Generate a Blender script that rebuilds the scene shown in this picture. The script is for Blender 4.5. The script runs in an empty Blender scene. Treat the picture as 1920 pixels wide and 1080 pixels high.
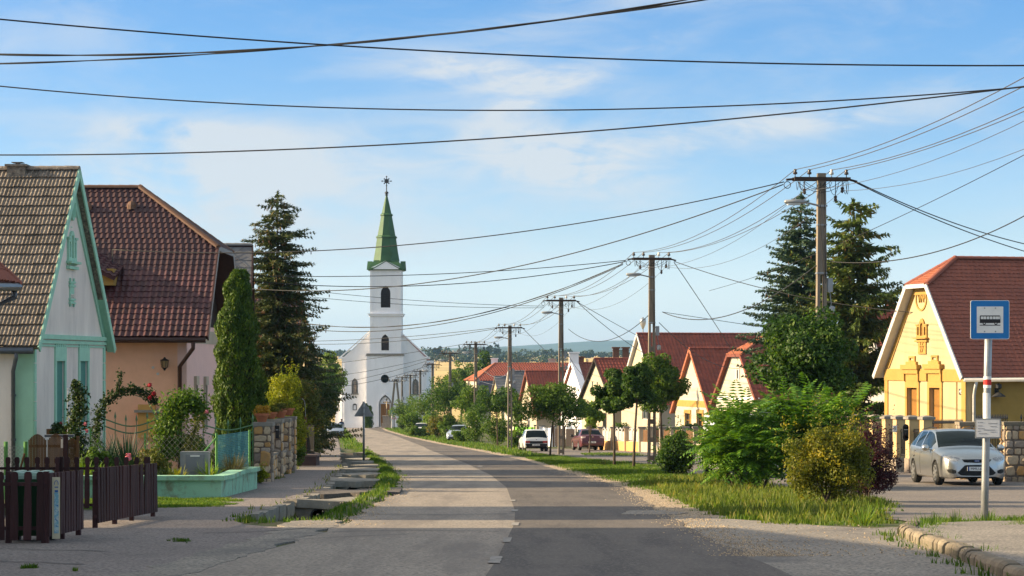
import bpy,math,random
import numpy as np
from mathutils import Vector,Matrix,geometry
from mathutils.bvhtree import BVHTree
R_=math.radians
SC=bpy.context.scene
COL=SC.collection
rng=np.random.default_rng(7)
random.seed(7)
# ---- camera, sky, sun, exposure
F=4000.0;EYE=1.6;HZ=680.0
cd=bpy.data.cameras.new('camera');cam=bpy.data.objects.new('camera',cd);COL.objects.link(cam)
cam.location=(0,0,EYE);cam.rotation_euler=(R_(90),0,0)
cd.sensor_width=36;cd.lens=36*F/1920;cd.shift_y=(HZ-540)/1920
cd.clip_start=0.5;cd.clip_end=30000
SC.camera=cam
SUN_EL=20;SUN_AZ=3.0
W=bpy.data.worlds.new('World');SC.world=W;W.use_nodes=True
wn,wl=W.node_tree.nodes,W.node_tree.links
wn.clear()
def wnode(t,**k):
 n=wn.new(t)
 for a,b in k.items():setattr(n,a,b)
 return n
wout=wnode('ShaderNodeOutputWorld');wbg=wnode('ShaderNodeBackground')
sky=wnode('ShaderNodeTexSky',sky_type='NISHITA',sun_disc=False)
sky.sun_elevation=R_(SUN_EL);sky.sun_rotation=R_(-90+SUN_AZ)
sky.altitude=0;sky.air_density=1.0;sky.dust_density=1.0;sky.ozone_density=1.0
tc=wnode('ShaderNodeTexCoord')
def wmath(op,a,b=None,clamp=False):
 n=wnode('ShaderNodeMath',operation=op);n.use_clamp=clamp
 for i,v in enumerate((a,b)):
  if v is None:continue
  if isinstance(v,(int,float)):n.inputs[i].default_value=v
  else:wl.new(v,n.inputs[i])
 return n.outputs[0]
sep=wnode('ShaderNodeSeparateXYZ');wl.new(tc.outputs['Generated'],sep.inputs[0])
dx,dy,dz=sep.outputs
# the blue of the clear sky deepens within view; higher up it is brightened and warmed as added fill
hsv=wnode('ShaderNodeHueSaturation');wl.new(sky.outputs[0],hsv.inputs['Color'])
hsv.inputs['Saturation'].default_value=1.0;hsv.inputs['Value'].default_value=1.0;hsv.inputs['Hue'].default_value=0.5
elev=wmath('MAXIMUM',dz,0.0)
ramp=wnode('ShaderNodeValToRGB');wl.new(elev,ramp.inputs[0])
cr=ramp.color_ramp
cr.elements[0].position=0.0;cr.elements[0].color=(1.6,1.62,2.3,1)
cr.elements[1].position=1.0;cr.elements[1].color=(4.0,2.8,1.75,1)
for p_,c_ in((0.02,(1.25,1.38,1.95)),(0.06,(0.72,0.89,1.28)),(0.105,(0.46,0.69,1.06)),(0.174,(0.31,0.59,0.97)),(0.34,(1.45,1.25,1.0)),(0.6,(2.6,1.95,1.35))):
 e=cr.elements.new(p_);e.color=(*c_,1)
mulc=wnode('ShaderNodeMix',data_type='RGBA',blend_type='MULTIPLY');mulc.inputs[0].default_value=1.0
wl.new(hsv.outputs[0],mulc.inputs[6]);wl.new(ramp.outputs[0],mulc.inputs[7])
# thin high cloud: streaked noise over the whole sky plus a few banks
den=wmath('ADD',wmath('ABSOLUTE',dy),0.12)
az=wmath('DIVIDE',dx,den);el=wmath('DIVIDE',dz,den)
comb=wnode('ShaderNodeCombineXYZ');wl.new(az,comb.inputs[0]);wl.new(el,comb.inputs[1])
def wnoise(scale_xyz,sc,det,rough,dist=0.0,off=(0,0,0),rot=0.0):
 mp=wnode('ShaderNodeMapping');mp.inputs['Scale'].default_value=scale_xyz;mp.inputs['Location'].default_value=off
 mp.inputs['Rotation'].default_value=(0,0,rot)
 wl.new(comb.outputs[0],mp.inputs[0])
 n=wnode('ShaderNodeTexNoise');n.inputs['Scale'].default_value=sc;n.inputs['Detail'].default_value=det
 n.inputs['Roughness'].default_value=rough;n.inputs['Distortion'].default_value=dist
 wl.new(mp.outputs[0],n.inputs[0]);return n.outputs[0]
def wrange(v,a,b,c=0.0,d=1.0):
 n=wnode('ShaderNodeMapRange',interpolation_type='SMOOTHSTEP');wl.new(v,n.inputs[0])
 for i,q in enumerate((a,b,c,d)):n.inputs[i+1].default_value=q
 return n.outputs[0]
n1=wnoise((1,2.6,1),8,6,0.55,1.0,rot=R_(-14))
n2=wnoise((1,3.2,1),26,5,0.6,1.3,rot=R_(-20))
nn=wmath('ADD',wmath('MULTIPLY',n1,0.68),wmath('MULTIPLY',n2,0.32))
K=1/1.12
def bank(px,py,rx,ry,tilt,amp):
 cx,cy=(px-960)/F*K,(HZ-py)/F*K
 u=wmath('SUBTRACT',az,cx);v=wmath('SUBTRACT',el,cy)
 c,s=math.cos(R_(tilt)),math.sin(R_(tilt))
 uu=wmath('DIVIDE',wmath('ADD',wmath('MULTIPLY',u,c),wmath('MULTIPLY',v,s)),rx/F*K)
 vv=wmath('DIVIDE',wmath('SUBTRACT',wmath('MULTIPLY',v,c),wmath('MULTIPLY',u,s)),ry/F*K)
 r2=wmath('ADD',wmath('MULTIPLY',uu,uu),wmath('MULTIPLY',vv,vv))
 return wmath('MULTIPLY',wmath('POWER',2.718,wmath('MULTIPLY',r2,-1.0)),amp)
banks=None
for b in((930,140,200,34,-6,.75),(1010,175,120,30,25,.55),(400,345,430,95,4,.75),(330,245,220,30,-4,.45),(1060,300,190,70,-14,.75),(1400,245,380,34,8,.62),(620,470,420,60,2,.35),(60,70,260,50,8,.12),(1150,15,300,40,12,.25),(2300,330,300,80,5,.6),(-600,200,400,90,8,.6),(1100,-350,500,90,10,.6),(100,-650,600,120,-8,.6),(1230,90,110,26,18,.2)):
 o=bank(*b);banks=o if banks is None else wmath('ADD',banks,o)
cov=wmath('ADD',wmath('MULTIPLY',wmath('MULTIPLY',banks,1.55),wrange(nn,0.31,0.57)),wmath('MULTIPLY',wrange(nn,0.44,0.70),0.24))
cov=wmath('MULTIPLY',cov,wrange(dz,0.0,0.02))
cov=wmath('MINIMUM',cov,0.88)
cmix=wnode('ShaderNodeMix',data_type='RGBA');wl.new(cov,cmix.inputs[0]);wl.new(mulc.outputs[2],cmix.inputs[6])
CLOUD=(3.7,3.85,4.0,1);cmix.inputs[7].default_value=CLOUD
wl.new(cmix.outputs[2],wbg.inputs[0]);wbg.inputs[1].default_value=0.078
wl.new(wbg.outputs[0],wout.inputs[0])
sd=bpy.data.lights.new('sun','SUN');sun=bpy.data.objects.new('sun',sd);COL.objects.link(sun)
sd.energy=4.2;sd.angle=R_(0.6);sd.color=(1.0,0.79,0.49)
to_sun=Vector((-math.cos(R_(SUN_EL))*math.cos(R_(SUN_AZ)),math.cos(R_(SUN_EL))*math.sin(R_(SUN_AZ)),math.sin(R_(SUN_EL))))
sun.rotation_euler=to_sun.to_track_quat('Z','Y').to_euler()
SC.view_settings.view_transform='Standard';SC.view_settings.look='None'
SC.view_settings.exposure=1.4;SC.view_settings.gamma=1;SC.view_settings.use_curve_mapping=False
SC.cycles.max_bounces=6;SC.cycles.transparent_max_bounces=8;SC.cycles.volume_bounces=0
SC.cycles.use_denoising=True
# ---- ground profile and picture-to-place helpers
_gy=[-60,150,345,420,520,700,1000,1600,2200,2800,9000]
_gz=[1.8,-4.5,-8.89,-10.6,-11.2,-8,-2.5,4.0,9.0,10.0,10.0]
def g(y):return float(np.interp(y,_gy,_gz))
_ty=np.concatenate([np.linspace(18,345,4000)])
_tp=HZ+F*(EYE-np.interp(_ty,_gy,_gz))/_ty
def GY(py):return float(np.interp(-py,-_tp,_ty))
def X(px,Y):return(px-960)/F*Y
def Z(py,Y):return EYE-(py-HZ)/F*Y
def gp(px,py):
 Y=GY(py);return(X(px,Y),Y)
def P3(px,py,Y):return Vector((X(px,Y),Y,Z(py,Y)))
def curve(ys,xs):return lambda y:float(np.interp(y,ys,xs))
LE=curve([10,20,28,34.6,51,64,80,107,142,198,260,330,345],[-4.6,-3.9,-3.1,-2.75,-2.8,-3.36,-4.5,-6.7,-9.6,-14.6,-20,-26,-27.3])
RE=curve([10,26,31,36,41,54,63,73,98,149,179,227,287,345],[3.1,2.9,2.77,2.8,2.78,2.91,2.57,1.92,.7,-3.0,-6.6,-11.6,-17,-21.5])
CE=curve([10,22,25,34.6,40,55.7,70,91,160,242,300,345],[-.7,-.3,-.19,.04,.06,-.14,-.7,-1.9,-6.6,-13.6,-19.5,-24])
SR=curve([20,34,36,51,80,107,160,210,340],[-5.2,-4.8,-4.7,-4.6,-6.3,-8.6,-12.9,-17.2,-28.5])
SL=curve([20,40,47.4,54,61,80,128,167,210,340],[-9,-7.2,-6.5,-6.5,-6.9,-8.3,-12.0,-15.3,-19.2,-30.5])
CROSS=[(44.2,45.6),(49.3,52.6),(60.5,63.5),(68.5,70),(76,78.5),(84,86),(92,94.5),(101,103),(112,114),(124,127)]
def ditch(x,y):
 """height added to the plain slope between pavement and road"""
 if y<36 or y>150:return 0.0
 s,l=SR(y),LE(y)
 if x<s-.1 or x>l+.1:return 0.0
 fade=min(1,(y-36)/3.0,(150-y)/15.0)
 c=s+0.7
 d=-0.5*math.exp(-(abs(x-c)/0.56)**4)
 m=0.10*max(0,math.sin(math.pi*min(1,max(0,(x-s-1.0)/max(.4,l-s-1.0)))))
 return(d+m)*fade
def G(x,y):return g(y)+ditch(x,y)
# ---- mesh builder
class MB:
 def __init__(s):s.v=[];s.f=[]
 def add(s,vs,fs):
  o=len(s.v);s.v+=[tuple(v)for v in vs];s.f+=[tuple(i+o for i in f)for f in fs];return s
 def box(s,c,d,rz=0,M=None):
  x,y,z=d[0]/2,d[1]/2,d[2]/2
  vs=[Vector(p)for p in((-x,-y,-z),(x,-y,-z),(x,y,-z),(-x,y,-z),(-x,-y,z),(x,-y,z),(x,y,z),(-x,y,z))]
  m=M if M is not None else Matrix.Rotation(rz,3,'Z')
  vs=[m@v+Vector(c)for v in vs]
  return s.add(vs,[(0,3,2,1),(4,5,6,7),(0,1,5,4),(1,2,6,5),(2,3,7,6),(3,0,4,7)])
 def beam(s,a,b,w,h,up=(0,0,1)):
  a,b=Vector(a),Vector(b);d=(b-a);L=d.length;d.normalize()
  up=Vector(up)
  if abs(d.dot(up))>.98:up=Vector((0,1,0))
  x=d.cross(up).normalized();z=x.cross(d)
  m=Matrix((x,d,z)).transposed()
  return s.box((a+b)/2,(w,L,h),M=m)
 def tube(s,pts,r,n=6,caps=True):
  pts=[Vector(p)for p in pts];N=len(pts)
  rr=r if isinstance(r,(list,tuple,np.ndarray))else[r]*N
  o=len(s.v);ref=None
  for i,p in enumerate(pts):
   d=(pts[min(i+1,N-1)]-pts[max(i-1,0)])
   if d.length<1e-9:d=Vector((0,0,1))
   d.normalize()
   if ref is None:ref=Vector((0,0,1))if abs(d.z)<.9 else Vector((1,0,0))
   x=d.cross(ref).normalized();y=x.cross(d).normalized();ref=y if abs(d.dot(y))<.9 else ref
   for k in range(n):
    a=2*math.pi*k/n;s.v.append(tuple(p+(x*math.cos(a)+y*math.sin(a))*rr[i]))
  for i in range(N-1):
   for k in range(n):
    s.f.append((o+i*n+k,o+i*n+(k+1)%n,o+(i+1)*n+(k+1)%n,o+(i+1)*n+k))
  if caps:s.f.append(tuple(o+k for k in range(n))[::-1]);s.f.append(tuple(o+(N-1)*n+k for k in range(n)))
  return s
 def lathe(s,c,prof,n=16,axis='Z',a0=0.0):
  c=Vector(c);o=len(s.v)
  for r,h in prof:
   for k in range(n):
    a=2*math.pi*k/n+a0;p=(r*math.cos(a),r*math.sin(a),h)
    if axis=='X':p=(p[2],p[0],p[1])
    if axis=='Y':p=(p[0],p[2],p[1])
    s.v.append(tuple(c+Vector(p)))
  for i in range(len(prof)-1):
   for k in range(n):
    s.f.append((o+i*n+k,o+i*n+(k+1)%n,o+(i+1)*n+(k+1)%n,o+(i+1)*n+k))
  s.f.append(tuple(o+k for k in range(n))[::-1]);s.f.append(tuple(o+(len(prof)-1)*n+k for k in range(n)))
  return s
 def plate(s,poly,holes,fn,t):
  """polygon with holes in a plane (fn maps 2-D + depth to a place), t thick"""
  rings=[poly]+list(holes);flat=[p for r in rings for p in r]
  tris=geometry.tessellate_polygon([[Vector((p[0],p[1],0))for p in r]for r in rings])
  n=len(flat);vs=[fn(p[0],p[1],0)for p in flat]+[fn(p[0],p[1],t)for p in flat]
  fs=[tuple(q)for q in tris]+[tuple(i+n for i in q)[::-1]for q in tris]
  o=0
  for r in rings:
   m=len(r)
   for i in range(m):a,b=o+i,o+(i+1)%m;fs.append((a,b,b+n,a+n))
   o+=m
  return s.add(vs,fs)
 def build(s,name,mat=None,parent=None,smooth=False,world=True,kind=None):
  me=bpy.data.meshes.new(name)
  off=wpos(parent)if(parent is not None and world)else Vector()
  me.from_pydata([tuple(Vector(v)-off)for v in s.v],[],s.f);me.update()
  if smooth:me.polygons.foreach_set('use_smooth',[True]*len(me.polygons))
  o=link(name,me,mat,parent)
  if kind:o['kind']=kind
  return o
def wpos(o):
 p=Vector()
 while o is not None:p+=o.location;o=o.parent
 return p
def fixn(o):
 import bmesh
 b=bmesh.new();b.from_mesh(o.data);bmesh.ops.recalc_face_normals(b,faces=b.faces);b.to_mesh(o.data);b.free();return o
def link(name,me,mat,parent=None):
 o=bpy.data.objects.new(name,me);COL.objects.link(o)
 if mat is not None and not me.materials:
  for m in(mat if isinstance(mat,(list,tuple))else[mat]):me.materials.append(m)
 if parent is not None:o.parent=parent
 return o
def tag(o,label=None,cat=None,group=None,kind=None):
 if label:o['label']=label
 if cat:o['category']=cat
 if group:o['group']=group
 if kind:o['kind']=kind
 return o
def thing(name,label,cat,loc=(0,0,0),group=None):
 o=bpy.data.objects.new(name,None);COL.objects.link(o);o.location=loc;o.empty_display_size=.2
 return tag(o,label,cat,group)
def copy_tree(o,parent=None):
 c=o.copy();COL.objects.link(c)
 if parent is not None:c.parent=parent
 for ch in KIDS.get(o.name,[])or[k for k in o.children]:copy_tree(ch,c)
 return c
KIDS={}
def npmesh(name,V,Q):
 me=bpy.data.meshes.new(name);V=np.ascontiguousarray(V,dtype=np.float32);Q=np.ascontiguousarray(Q,dtype=np.int32)
 k=Q.shape[1]
 me.vertices.add(len(V));me.vertices.foreach_set('co',V.ravel())
 me.loops.add(Q.size);me.loops.foreach_set('vertex_index',Q.ravel())
 me.polygons.add(len(Q));me.polygons.foreach_set('loop_start',np.arange(0,Q.size,k,dtype=np.int32))
 me.update(calc_edges=True);return me
 # ---- materials
def _n(nt,t,**k):
 n=nt.nodes.new(t)
 for a,b in k.items():setattr(n,a,b)
 return n
def mat(name,col,col2=None,scale=6,rough=.8,bump=0,bscale=40,metal=0,detail=6,spec=.3,lo=.35,hi=.65,stretch=(1,1,1),col3=None,s3=1.2,lo3=.55,hi3=.75,trans=0,coat=0,speck=None,rand=0,st3=None):
 m=bpy.data.materials.new(name);m.use_nodes=True;nt=m.node_tree
 b=nt.nodes['Principled BSDF'];L=nt.links
 b.inputs['Roughness'].default_value=rough;b.inputs['Metallic'].default_value=metal
 b.inputs['Specular IOR Level'].default_value=spec
 if coat:b.inputs['Coat Weight'].default_value=coat;b.inputs['Coat Roughness'].default_value=.08
 tc=_n(nt,'ShaderNodeTexCoord');mp=_n(nt,'ShaderNodeMapping');mp.inputs['Scale'].default_value=stretch
 L.new(tc.outputs['Object'],mp.inputs[0])
 def noise(sc,det=detail,r=.6,src=None):
  n=_n(nt,'ShaderNodeTexNoise');n.inputs['Scale'].default_value=sc;n.inputs['Detail'].default_value=det;n.inputs['Roughness'].default_value=r
  L.new((src or mp).outputs[0],n.inputs[0]);return n.outputs[0]
 mp3=mp
 if st3:mp3=_n(nt,'ShaderNodeMapping');mp3.inputs['Scale'].default_value=st3;L.new(tc.outputs['Object'],mp3.inputs[0])
 def rng_(v,a,c):
  n=_n(nt,'ShaderNodeMapRange');L.new(v,n.inputs[0]);n.inputs[1].default_value=a;n.inputs[2].default_value=c;return n.outputs[0]
 def mix(f,a,c):
  n=_n(nt,'ShaderNodeMix',data_type='RGBA');L.new(f,n.inputs[0])
  for i,q in((6,a),(7,c)):
   if isinstance(q,tuple):n.inputs[i].default_value=(*q[:3],1)
   else:L.new(q,n.inputs[i])
  return n.outputs[2]
 out=col
 if col2:out=mix(rng_(noise(scale),lo,hi),col,col2)
 if col3:out=mix(rng_(noise(s3,8,.7,mp3),lo3,hi3),out,col3)
 if speck:out=mix(rng_(noise(speck[0],2,.5),speck[1],speck[2]),out,speck[3])
 if rand:
  oi=_n(nt,'ShaderNodeObjectInfo');v=_n(nt,'ShaderNodeMapRange');L.new(oi.outputs['Random'],v.inputs[0]);v.inputs[3].default_value=1-rand;v.inputs[4].default_value=1+rand
  h=_n(nt,'ShaderNodeHueSaturation');L.new(v.outputs[0],h.inputs['Value'])
  if isinstance(out,tuple):h.inputs['Color'].default_value=(*out[:3],1)
  else:L.new(out,h.inputs['Color'])
  out=h.outputs[0]
 if isinstance(out,tuple):b.inputs['Base Color'].default_value=(*out[:3],1)
 else:L.new(out,b.inputs['Base Color'])
 if bump:
  bn=_n(nt,'ShaderNodeBump');bn.inputs['Strength'].default_value=min(1,bump);bn.inputs['Distance'].default_value=.02
  L.new(noise(bscale,5,.65),bn.inputs['Height']);L.new(bn.outputs[0],b.inputs['Normal'])
 m['_']=1
 return m
def leafmat(name,c1,c2,c3=None,trans=.35,rough=.55):
 """leaf colour varies from leaf to leaf and in soft patches; some light passes through"""
 m=bpy.data.materials.new(name);m.use_nodes=True;nt=m.node_tree;L=nt.links
 b=nt.nodes['Principled BSDF'];out=nt.nodes['Material Output']
 b.inputs['Roughness'].default_value=rough;b.inputs['Specular IOR Level'].default_value=.25
 ge=_n(nt,'ShaderNodeNewGeometry');tc=_n(nt,'ShaderNodeTexCoord')
 no=_n(nt,'ShaderNodeTexNoise');no.inputs['Scale'].default_value=1.7;no.inputs['Detail'].default_value=3
 L.new(tc.outputs['Object'],no.inputs[0])
 ad=_n(nt,'ShaderNodeMath',operation='MULTIPLY_ADD');L.new(ge.outputs['Random Per Island'],ad.inputs[0]);ad.inputs[1].default_value=.7
 sb=_n(nt,'ShaderNodeMapRange');L.new(no.outputs[0],sb.inputs[0]);sb.inputs[1].default_value=.35;sb.inputs[2].default_value=.7;sb.inputs[4].default_value=.5
 L.new(sb.outputs[0],ad.inputs[2])
 rp=_n(nt,'ShaderNodeValToRGB');L.new(ad.outputs[0],rp.inputs[0])
 e=rp.color_ramp.elements;e[0].color=(*c1,1);e[0].position=.1;e[1].color=(*c2,1);e[1].position=.8
 if c3:q=e.new(.97);q.color=(*c3,1)
 L.new(rp.outputs[0],b.inputs['Base Color'])
 tr=_n(nt,'ShaderNodeBsdfTranslucent');mx=_n(nt,'ShaderNodeMixShader');mx.inputs[0].default_value=trans
 br=_n(nt,'ShaderNodeMix',data_type='RGBA',blend_type='MULTIPLY');br.inputs[0].default_value=1
 L.new(rp.outputs[0],br.inputs[6]);br.inputs[7].default_value=(1.5,1.5,.7,1)
 L.new(br.outputs[2],tr.inputs[0])
 L.new(b.outputs[0],mx.inputs[1]);L.new(tr.outputs[0],mx.inputs[2]);L.new(mx.outputs[0],out.inputs[0])
 return m
def glassmat(name,tint=(.03,.04,.045),rough=.05,spec=.6):
 m=bpy.data.materials.new(name);m.use_nodes=True;b=m.node_tree.nodes['Principled BSDF']
 b.inputs['Base Color'].default_value=(*tint,1);b.inputs['Roughness'].default_value=rough;b.inputs['Specular IOR Level'].default_value=spec
 return m
M={}
M['asphalt_light']=mat('old_asphalt',(.31,.265,.225),(.37,.315,.265),.7,.9,.5,60,speck=(22,.47,.6,(.19,.165,.145)),col3=(.215,.185,.165),s3=1.1,lo3=.46,hi3=.62,st3=(1,.12,1))
M['asphalt_dark']=mat('dark_asphalt',(.115,.1,.092),(.14,.122,.11),.8,.88,.6,50,speck=(22,.54,.66,(.2,.17,.148)),col3=(.083,.073,.07),s3=1.1,lo3=.46,hi3=.62,st3=(1,.12,1))
M['asphalt_pave']=mat('pavement_asphalt',(.225,.19,.18),(.275,.235,.22),.5,.92,.5,50,speck=(24,.47,.62,(.12,.105,.1)),col3=(.175,.15,.142),s3=.6)
M['apron']=mat('apron_asphalt',(.29,.255,.22),(.35,.31,.265),.6,.92,.6,45,speck=(24,.46,.62,(.13,.12,.112)),col3=(.17,.155,.145),s3=.45,lo3=.5,hi3=.66)
M['gravel']=mat('gravel',(.5,.385,.27),(.6,.47,.33),2.5,.95,.9,70,speck=(60,.45,.62,(.13,.11,.09)),col3=(.19,.165,.13),s3=.8)
M['service']=mat('service_asphalt',(.2,.17,.152),(.25,.215,.19),.6,.9,.5,50,speck=(26,.46,.64,(.11,.1,.1)),col3=(.3,.265,.22),s3=.35,lo3=.56,hi3=.74)
M['earth']=mat('earth_and_turf',(.075,.085,.03),(.12,.1,.055),.8,.95,.6,30,col3=(.06,.085,.02),s3=.25,lo3=.45,hi3=.6)
M['field']=mat('stubble_field',(.62,.43,.17),(.52,.37,.15),.02,.95,0,col3=(.2,.22,.07),s3=.006,lo3=.52,hi3=.62)
M['concrete']=mat('weathered_concrete',(.3,.275,.24),(.21,.19,.165),3,.9,.5,40,col3=(.13,.12,.1),s3=2)
M['pole']=mat('pole_concrete',(.25,.205,.16),(.17,.14,.11),5,.9,.5,50,stretch=(1,1,.25))
M['white_paint']=mat('worn_road_paint',(.31,.285,.265),(.19,.17,.155),9,.85,lo=.45,hi=.65)
M['plaster_white']=mat('limewashed_plaster',(.9,.88,.89),(.84,.82,.83),1.2,.85,.15,20,stretch=(1,1,.35),col3=(.7,.68,.67),s3=.5,lo3=.58,hi3=.8)
M['plaster_cream']=mat('cream_plaster',(.47,.4,.3),(.41,.35,.26),1.5,.85,.2,25)
M['plaster_pale']=mat('pale_plaster',(.5,.45,.37),(.44,.39,.32),1.2,.85,.2,25)
M['plaster_stain']=mat('stained_grey_plaster',(.82,.72,.65),(.68,.59,.535),1.6,.9,.35,25,stretch=(1,1,.25),col3=(.5,.43,.39),s3=1.3,lo3=.56,hi3=.78)
M['mint']=mat('mint_paint',(.36,.63,.48),(.31,.55,.42),4,.75,.15,30,col3=(.2,.36,.28),s3=3,lo3=.6,hi3=.85)
M['mint_wall']=mat('mint_rendered_wall',(.3,.56,.4),(.26,.5,.36),2,.85,.3,25,col3=(.2,.23,.15),s3=2.4,lo3=.5,hi3=.66)
M['teal']=mat('teal_shutter',(.06,.2,.17),(.07,.24,.2),8,.6)
M['pink']=mat('salmon_render',(.88,.49,.33),(.82,.45,.3),3,.9,.5,90)
M['pink2']=mat('rose_render',(.8,.53,.47),(.75,.49,.44),3,.9,.4,80)
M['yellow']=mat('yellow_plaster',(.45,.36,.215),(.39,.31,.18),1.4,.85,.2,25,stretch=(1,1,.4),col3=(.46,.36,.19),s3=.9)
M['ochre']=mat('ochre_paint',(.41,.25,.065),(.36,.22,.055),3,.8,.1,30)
M['ochre_dark']=mat('ochre_shutter',(.26,.12,.02),(.22,.1,.018),6,.7)
M['tile_old']=mat('lichened_tile',(.2,.162,.132),(.082,.069,.06),7,.9,.6,30,rand=.25,col3=(.32,.27,.215),s3=12,lo3=.5,hi3=.66)
M['tile_maroon']=mat('maroon_tile',(.078,.027,.03),(.055,.021,.026),2.5,rand=.3,rough=.55,bump=.2,bscale=30,spec=.4,col3=(.11,.045,.042),s3=6)
M['tile_ridge']=mat('brown_ridge_tile',(.17,.085,.05),(.13,.065,.04),3,.6,.1,20)
M['tile_red']=mat('red_tile',(.29,.072,.044),(.21,.055,.036),1.6,.75,.2,30,col3=(.15,.045,.035),s3=.7)
M['tile_orange']=mat('orange_tile',(.36,.12,.06),(.3,.095,.05),2,.75,.2,30)
M['tile_brown']=mat('brownish_red_tile',(.27,.085,.055),(.21,.068,.047),1.8,.75,.2,30)
M['slate_grey']=mat('grey_fibre_slate',(.19,.185,.185),(.14,.135,.14),2,.85,.2,20)
M['slate_blue']=mat('dark_blue_slate',(.03,.034,.055),(.04,.044,.065),2,.7)
M['copper_green']=mat('green_spire_metal',(.038,.11,.04),(.03,.085,.03),1.2,.6,.1,8,col3=(.07,.13,.04),s3=.6)
M['wood_dark']=mat('dark_stained_wood',(.06,.022,.022),(.036,.015,.016),10,rand=.35,rough=.75,bump=.4,bscale=40,stretch=(1,1,.15))
M['wood_mid']=mat('weathered_wood',(.17,.085,.035),(.1,.05,.022),8,.8,.5,40,stretch=(3,3,.15))
M['wood_door']=mat('oak_door',(.3,.13,.03),(.24,.1,.025),5,.6)
M['wood_gable']=mat('black_brown_boards',(.018,.011,.01),(.026,.016,.013),6,.8)
M['bark']=mat('bark',(.12,.09,.065),(.07,.052,.038),12,.95,.8,40,stretch=(1,1,.3))
M['stone']=mat('pale_fieldstone',(.55,.42,.28),(.44,.34,.23),4,rand=.25,rough=.9,bump=.6,bscale=25)
M['stone2']=mat('ochre_fieldstone',(.55,.3,.1),(.45,.27,.12),4,rand=.2,rough=.9,bump=.6,bscale=25)
M['stone3']=mat('grey_fieldstone',(.36,.29,.23),(.28,.225,.18),4,rand=.3,rough=.9,bump=.6,bscale=25)
M['mortar']=mat('mortar',(.22,.17,.13),(.16,.125,.1),8,.95,.4,40)
M['kerbstone']=mat('kerb_concrete',(.25,.205,.15),(.17,.145,.11),6,rand=.25,rough=.9,bump=.6,bscale=40,col3=(.14,.15,.09),s3=5)
M['brick']=mat('chimney_brick',(.16,.08,.05),(.11,.06,.04),8,.9)
M['metal_grey']=mat('galvanised_steel',(.35,.36,.37),(.28,.29,.3),6,.45,metal=.6)
M['metal_dark']=mat('dark_steel',(.03,.03,.032),(.045,.043,.043),9,.6)
M['metal_black']=mat('black_iron',(.014,.014,.016),(.02,.02,.022),9,.5)
M['metal_brown']=mat('brown_gutter',(.07,.03,.022),(.055,.024,.018),9,.4)
M['zinc']=mat('zinc_gutter',(.13,.135,.15),(.1,.105,.12),5,.4,metal=.3)
M['white_metal']=mat('white_painted_metal',(.56,.55,.54),(.5,.49,.48),5,.45)
M['green_iron']=mat('green_painted_iron',(.13,.26,.13),(.1,.2,.1),8,.6)
M['fence_green']=mat('green_fence_post',(.12,.3,.08),(.09,.24,.07),8,.7)
M['mesh_blue']=mat('blue_green_netting',(.06,.2,.24),(.08,.24,.26),8,.7)
M['rust']=mat('rusty_arm',(.06,.035,.025),(.04,.026,.02),9,.8)
M['porcelain']=mat('dark_porcelain',(.06,.045,.04),None,rough=.25)
M['porcelain_w']=mat('pale_porcelain',(.5,.5,.5),None,rough=.25)
M['cable']=mat('black_cable',(.018,.018,.02),None,rough=.6)
M['wire']=mat('dull_wire',(.07,.065,.065),None,rough=.6)
M['glass']=glassmat('window_glass')
M['black']=mat('black_plastic',(.015,.015,.016),None,rough=.5)
M['rubber']=mat('rubber',(.02,.02,.02),None,rough=.85)
M['terracotta']=mat('terracotta',(.42,.15,.07),(.36,.12,.06),8,.8)
M['bin_green']=mat('bin_green',(.012,.05,.02),None,rough=.45)
M['bin_lid']=mat('bin_lid_pale',(.3,.42,.36),None,rough=.4)
M['sign_blue']=mat('sign_blue',(.01,.17,.48),(.012,.16,.44),4,.4)
M['sign_white']=mat('sign_white',(.78,.78,.76),(.7,.7,.68),5,.5)
M['paper']=mat('notice_paper',(.62,.62,.64),(.56,.56,.58),9,.6)
M['red']=mat('red_band',(.55,.03,.03),None,rough=.6)
M['ink']=mat('print_black',(.02,.02,.022),None,rough=.6)
M['ink_grey']=mat('print_grey',(.2,.2,.22),None,rough=.6)
M['lamp_glass']=mat('lamp_diffuser',(.55,.55,.52),None,rough=.25)
M['lamp_grey']=mat('lamp_housing',(.3,.31,.32),None,rough=.4,metal=.4)
M['lf_maple']=leafmat('maple_leaf',(.018,.05,.01),(.055,.115,.016),(.11,.17,.025))
M['lf_mid']=leafmat('tree_leaf',(.035,.08,.01),(.10,.175,.022),(.16,.21,.035))
M['lf_light']=leafmat('light_leaf',(.06,.12,.013),(.16,.25,.028),(.24,.28,.045))
M['lf_sumac']=leafmat('sumac_leaf',(.03,.095,.012),(.11,.225,.02),(.24,.36,.04),rough=.4)
M['lf_yellow']=leafmat('yellow_green_leaf',(.045,.07,.008),(.19,.195,.02),(.42,.33,.03))
M['lf_gold']=leafmat('golden_conifer_leaf',(.07,.12,.008),(.28,.30,.015),(.42,.40,.02))
M['lf_red']=leafmat('dark_red_leaf',(.018,.006,.01),(.06,.013,.022),(.11,.02,.035),trans=.2)
M['lf_spruce']=leafmat('spruce_needle',(.03,.055,.018),(.08,.10,.028),(.16,.11,.04),trans=.12)
M['lf_blue']=leafmat('blue_spruce_needle',(.04,.085,.05),(.09,.14,.085),(.12,.15,.08),trans=.12)
M['lf_thuja']=leafmat('thuja_spray',(.022,.06,.009),(.08,.14,.014),(.17,.23,.027),trans=.2)
M['lf_dark']=leafmat('dark_leaf',(.012,.03,.008),(.035,.065,.014),(.06,.08,.02),trans=.25)
M['lf_yucca']=leafmat('yucca_blade',(.012,.035,.02),(.03,.065,.035),None,trans=.15)
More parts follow.
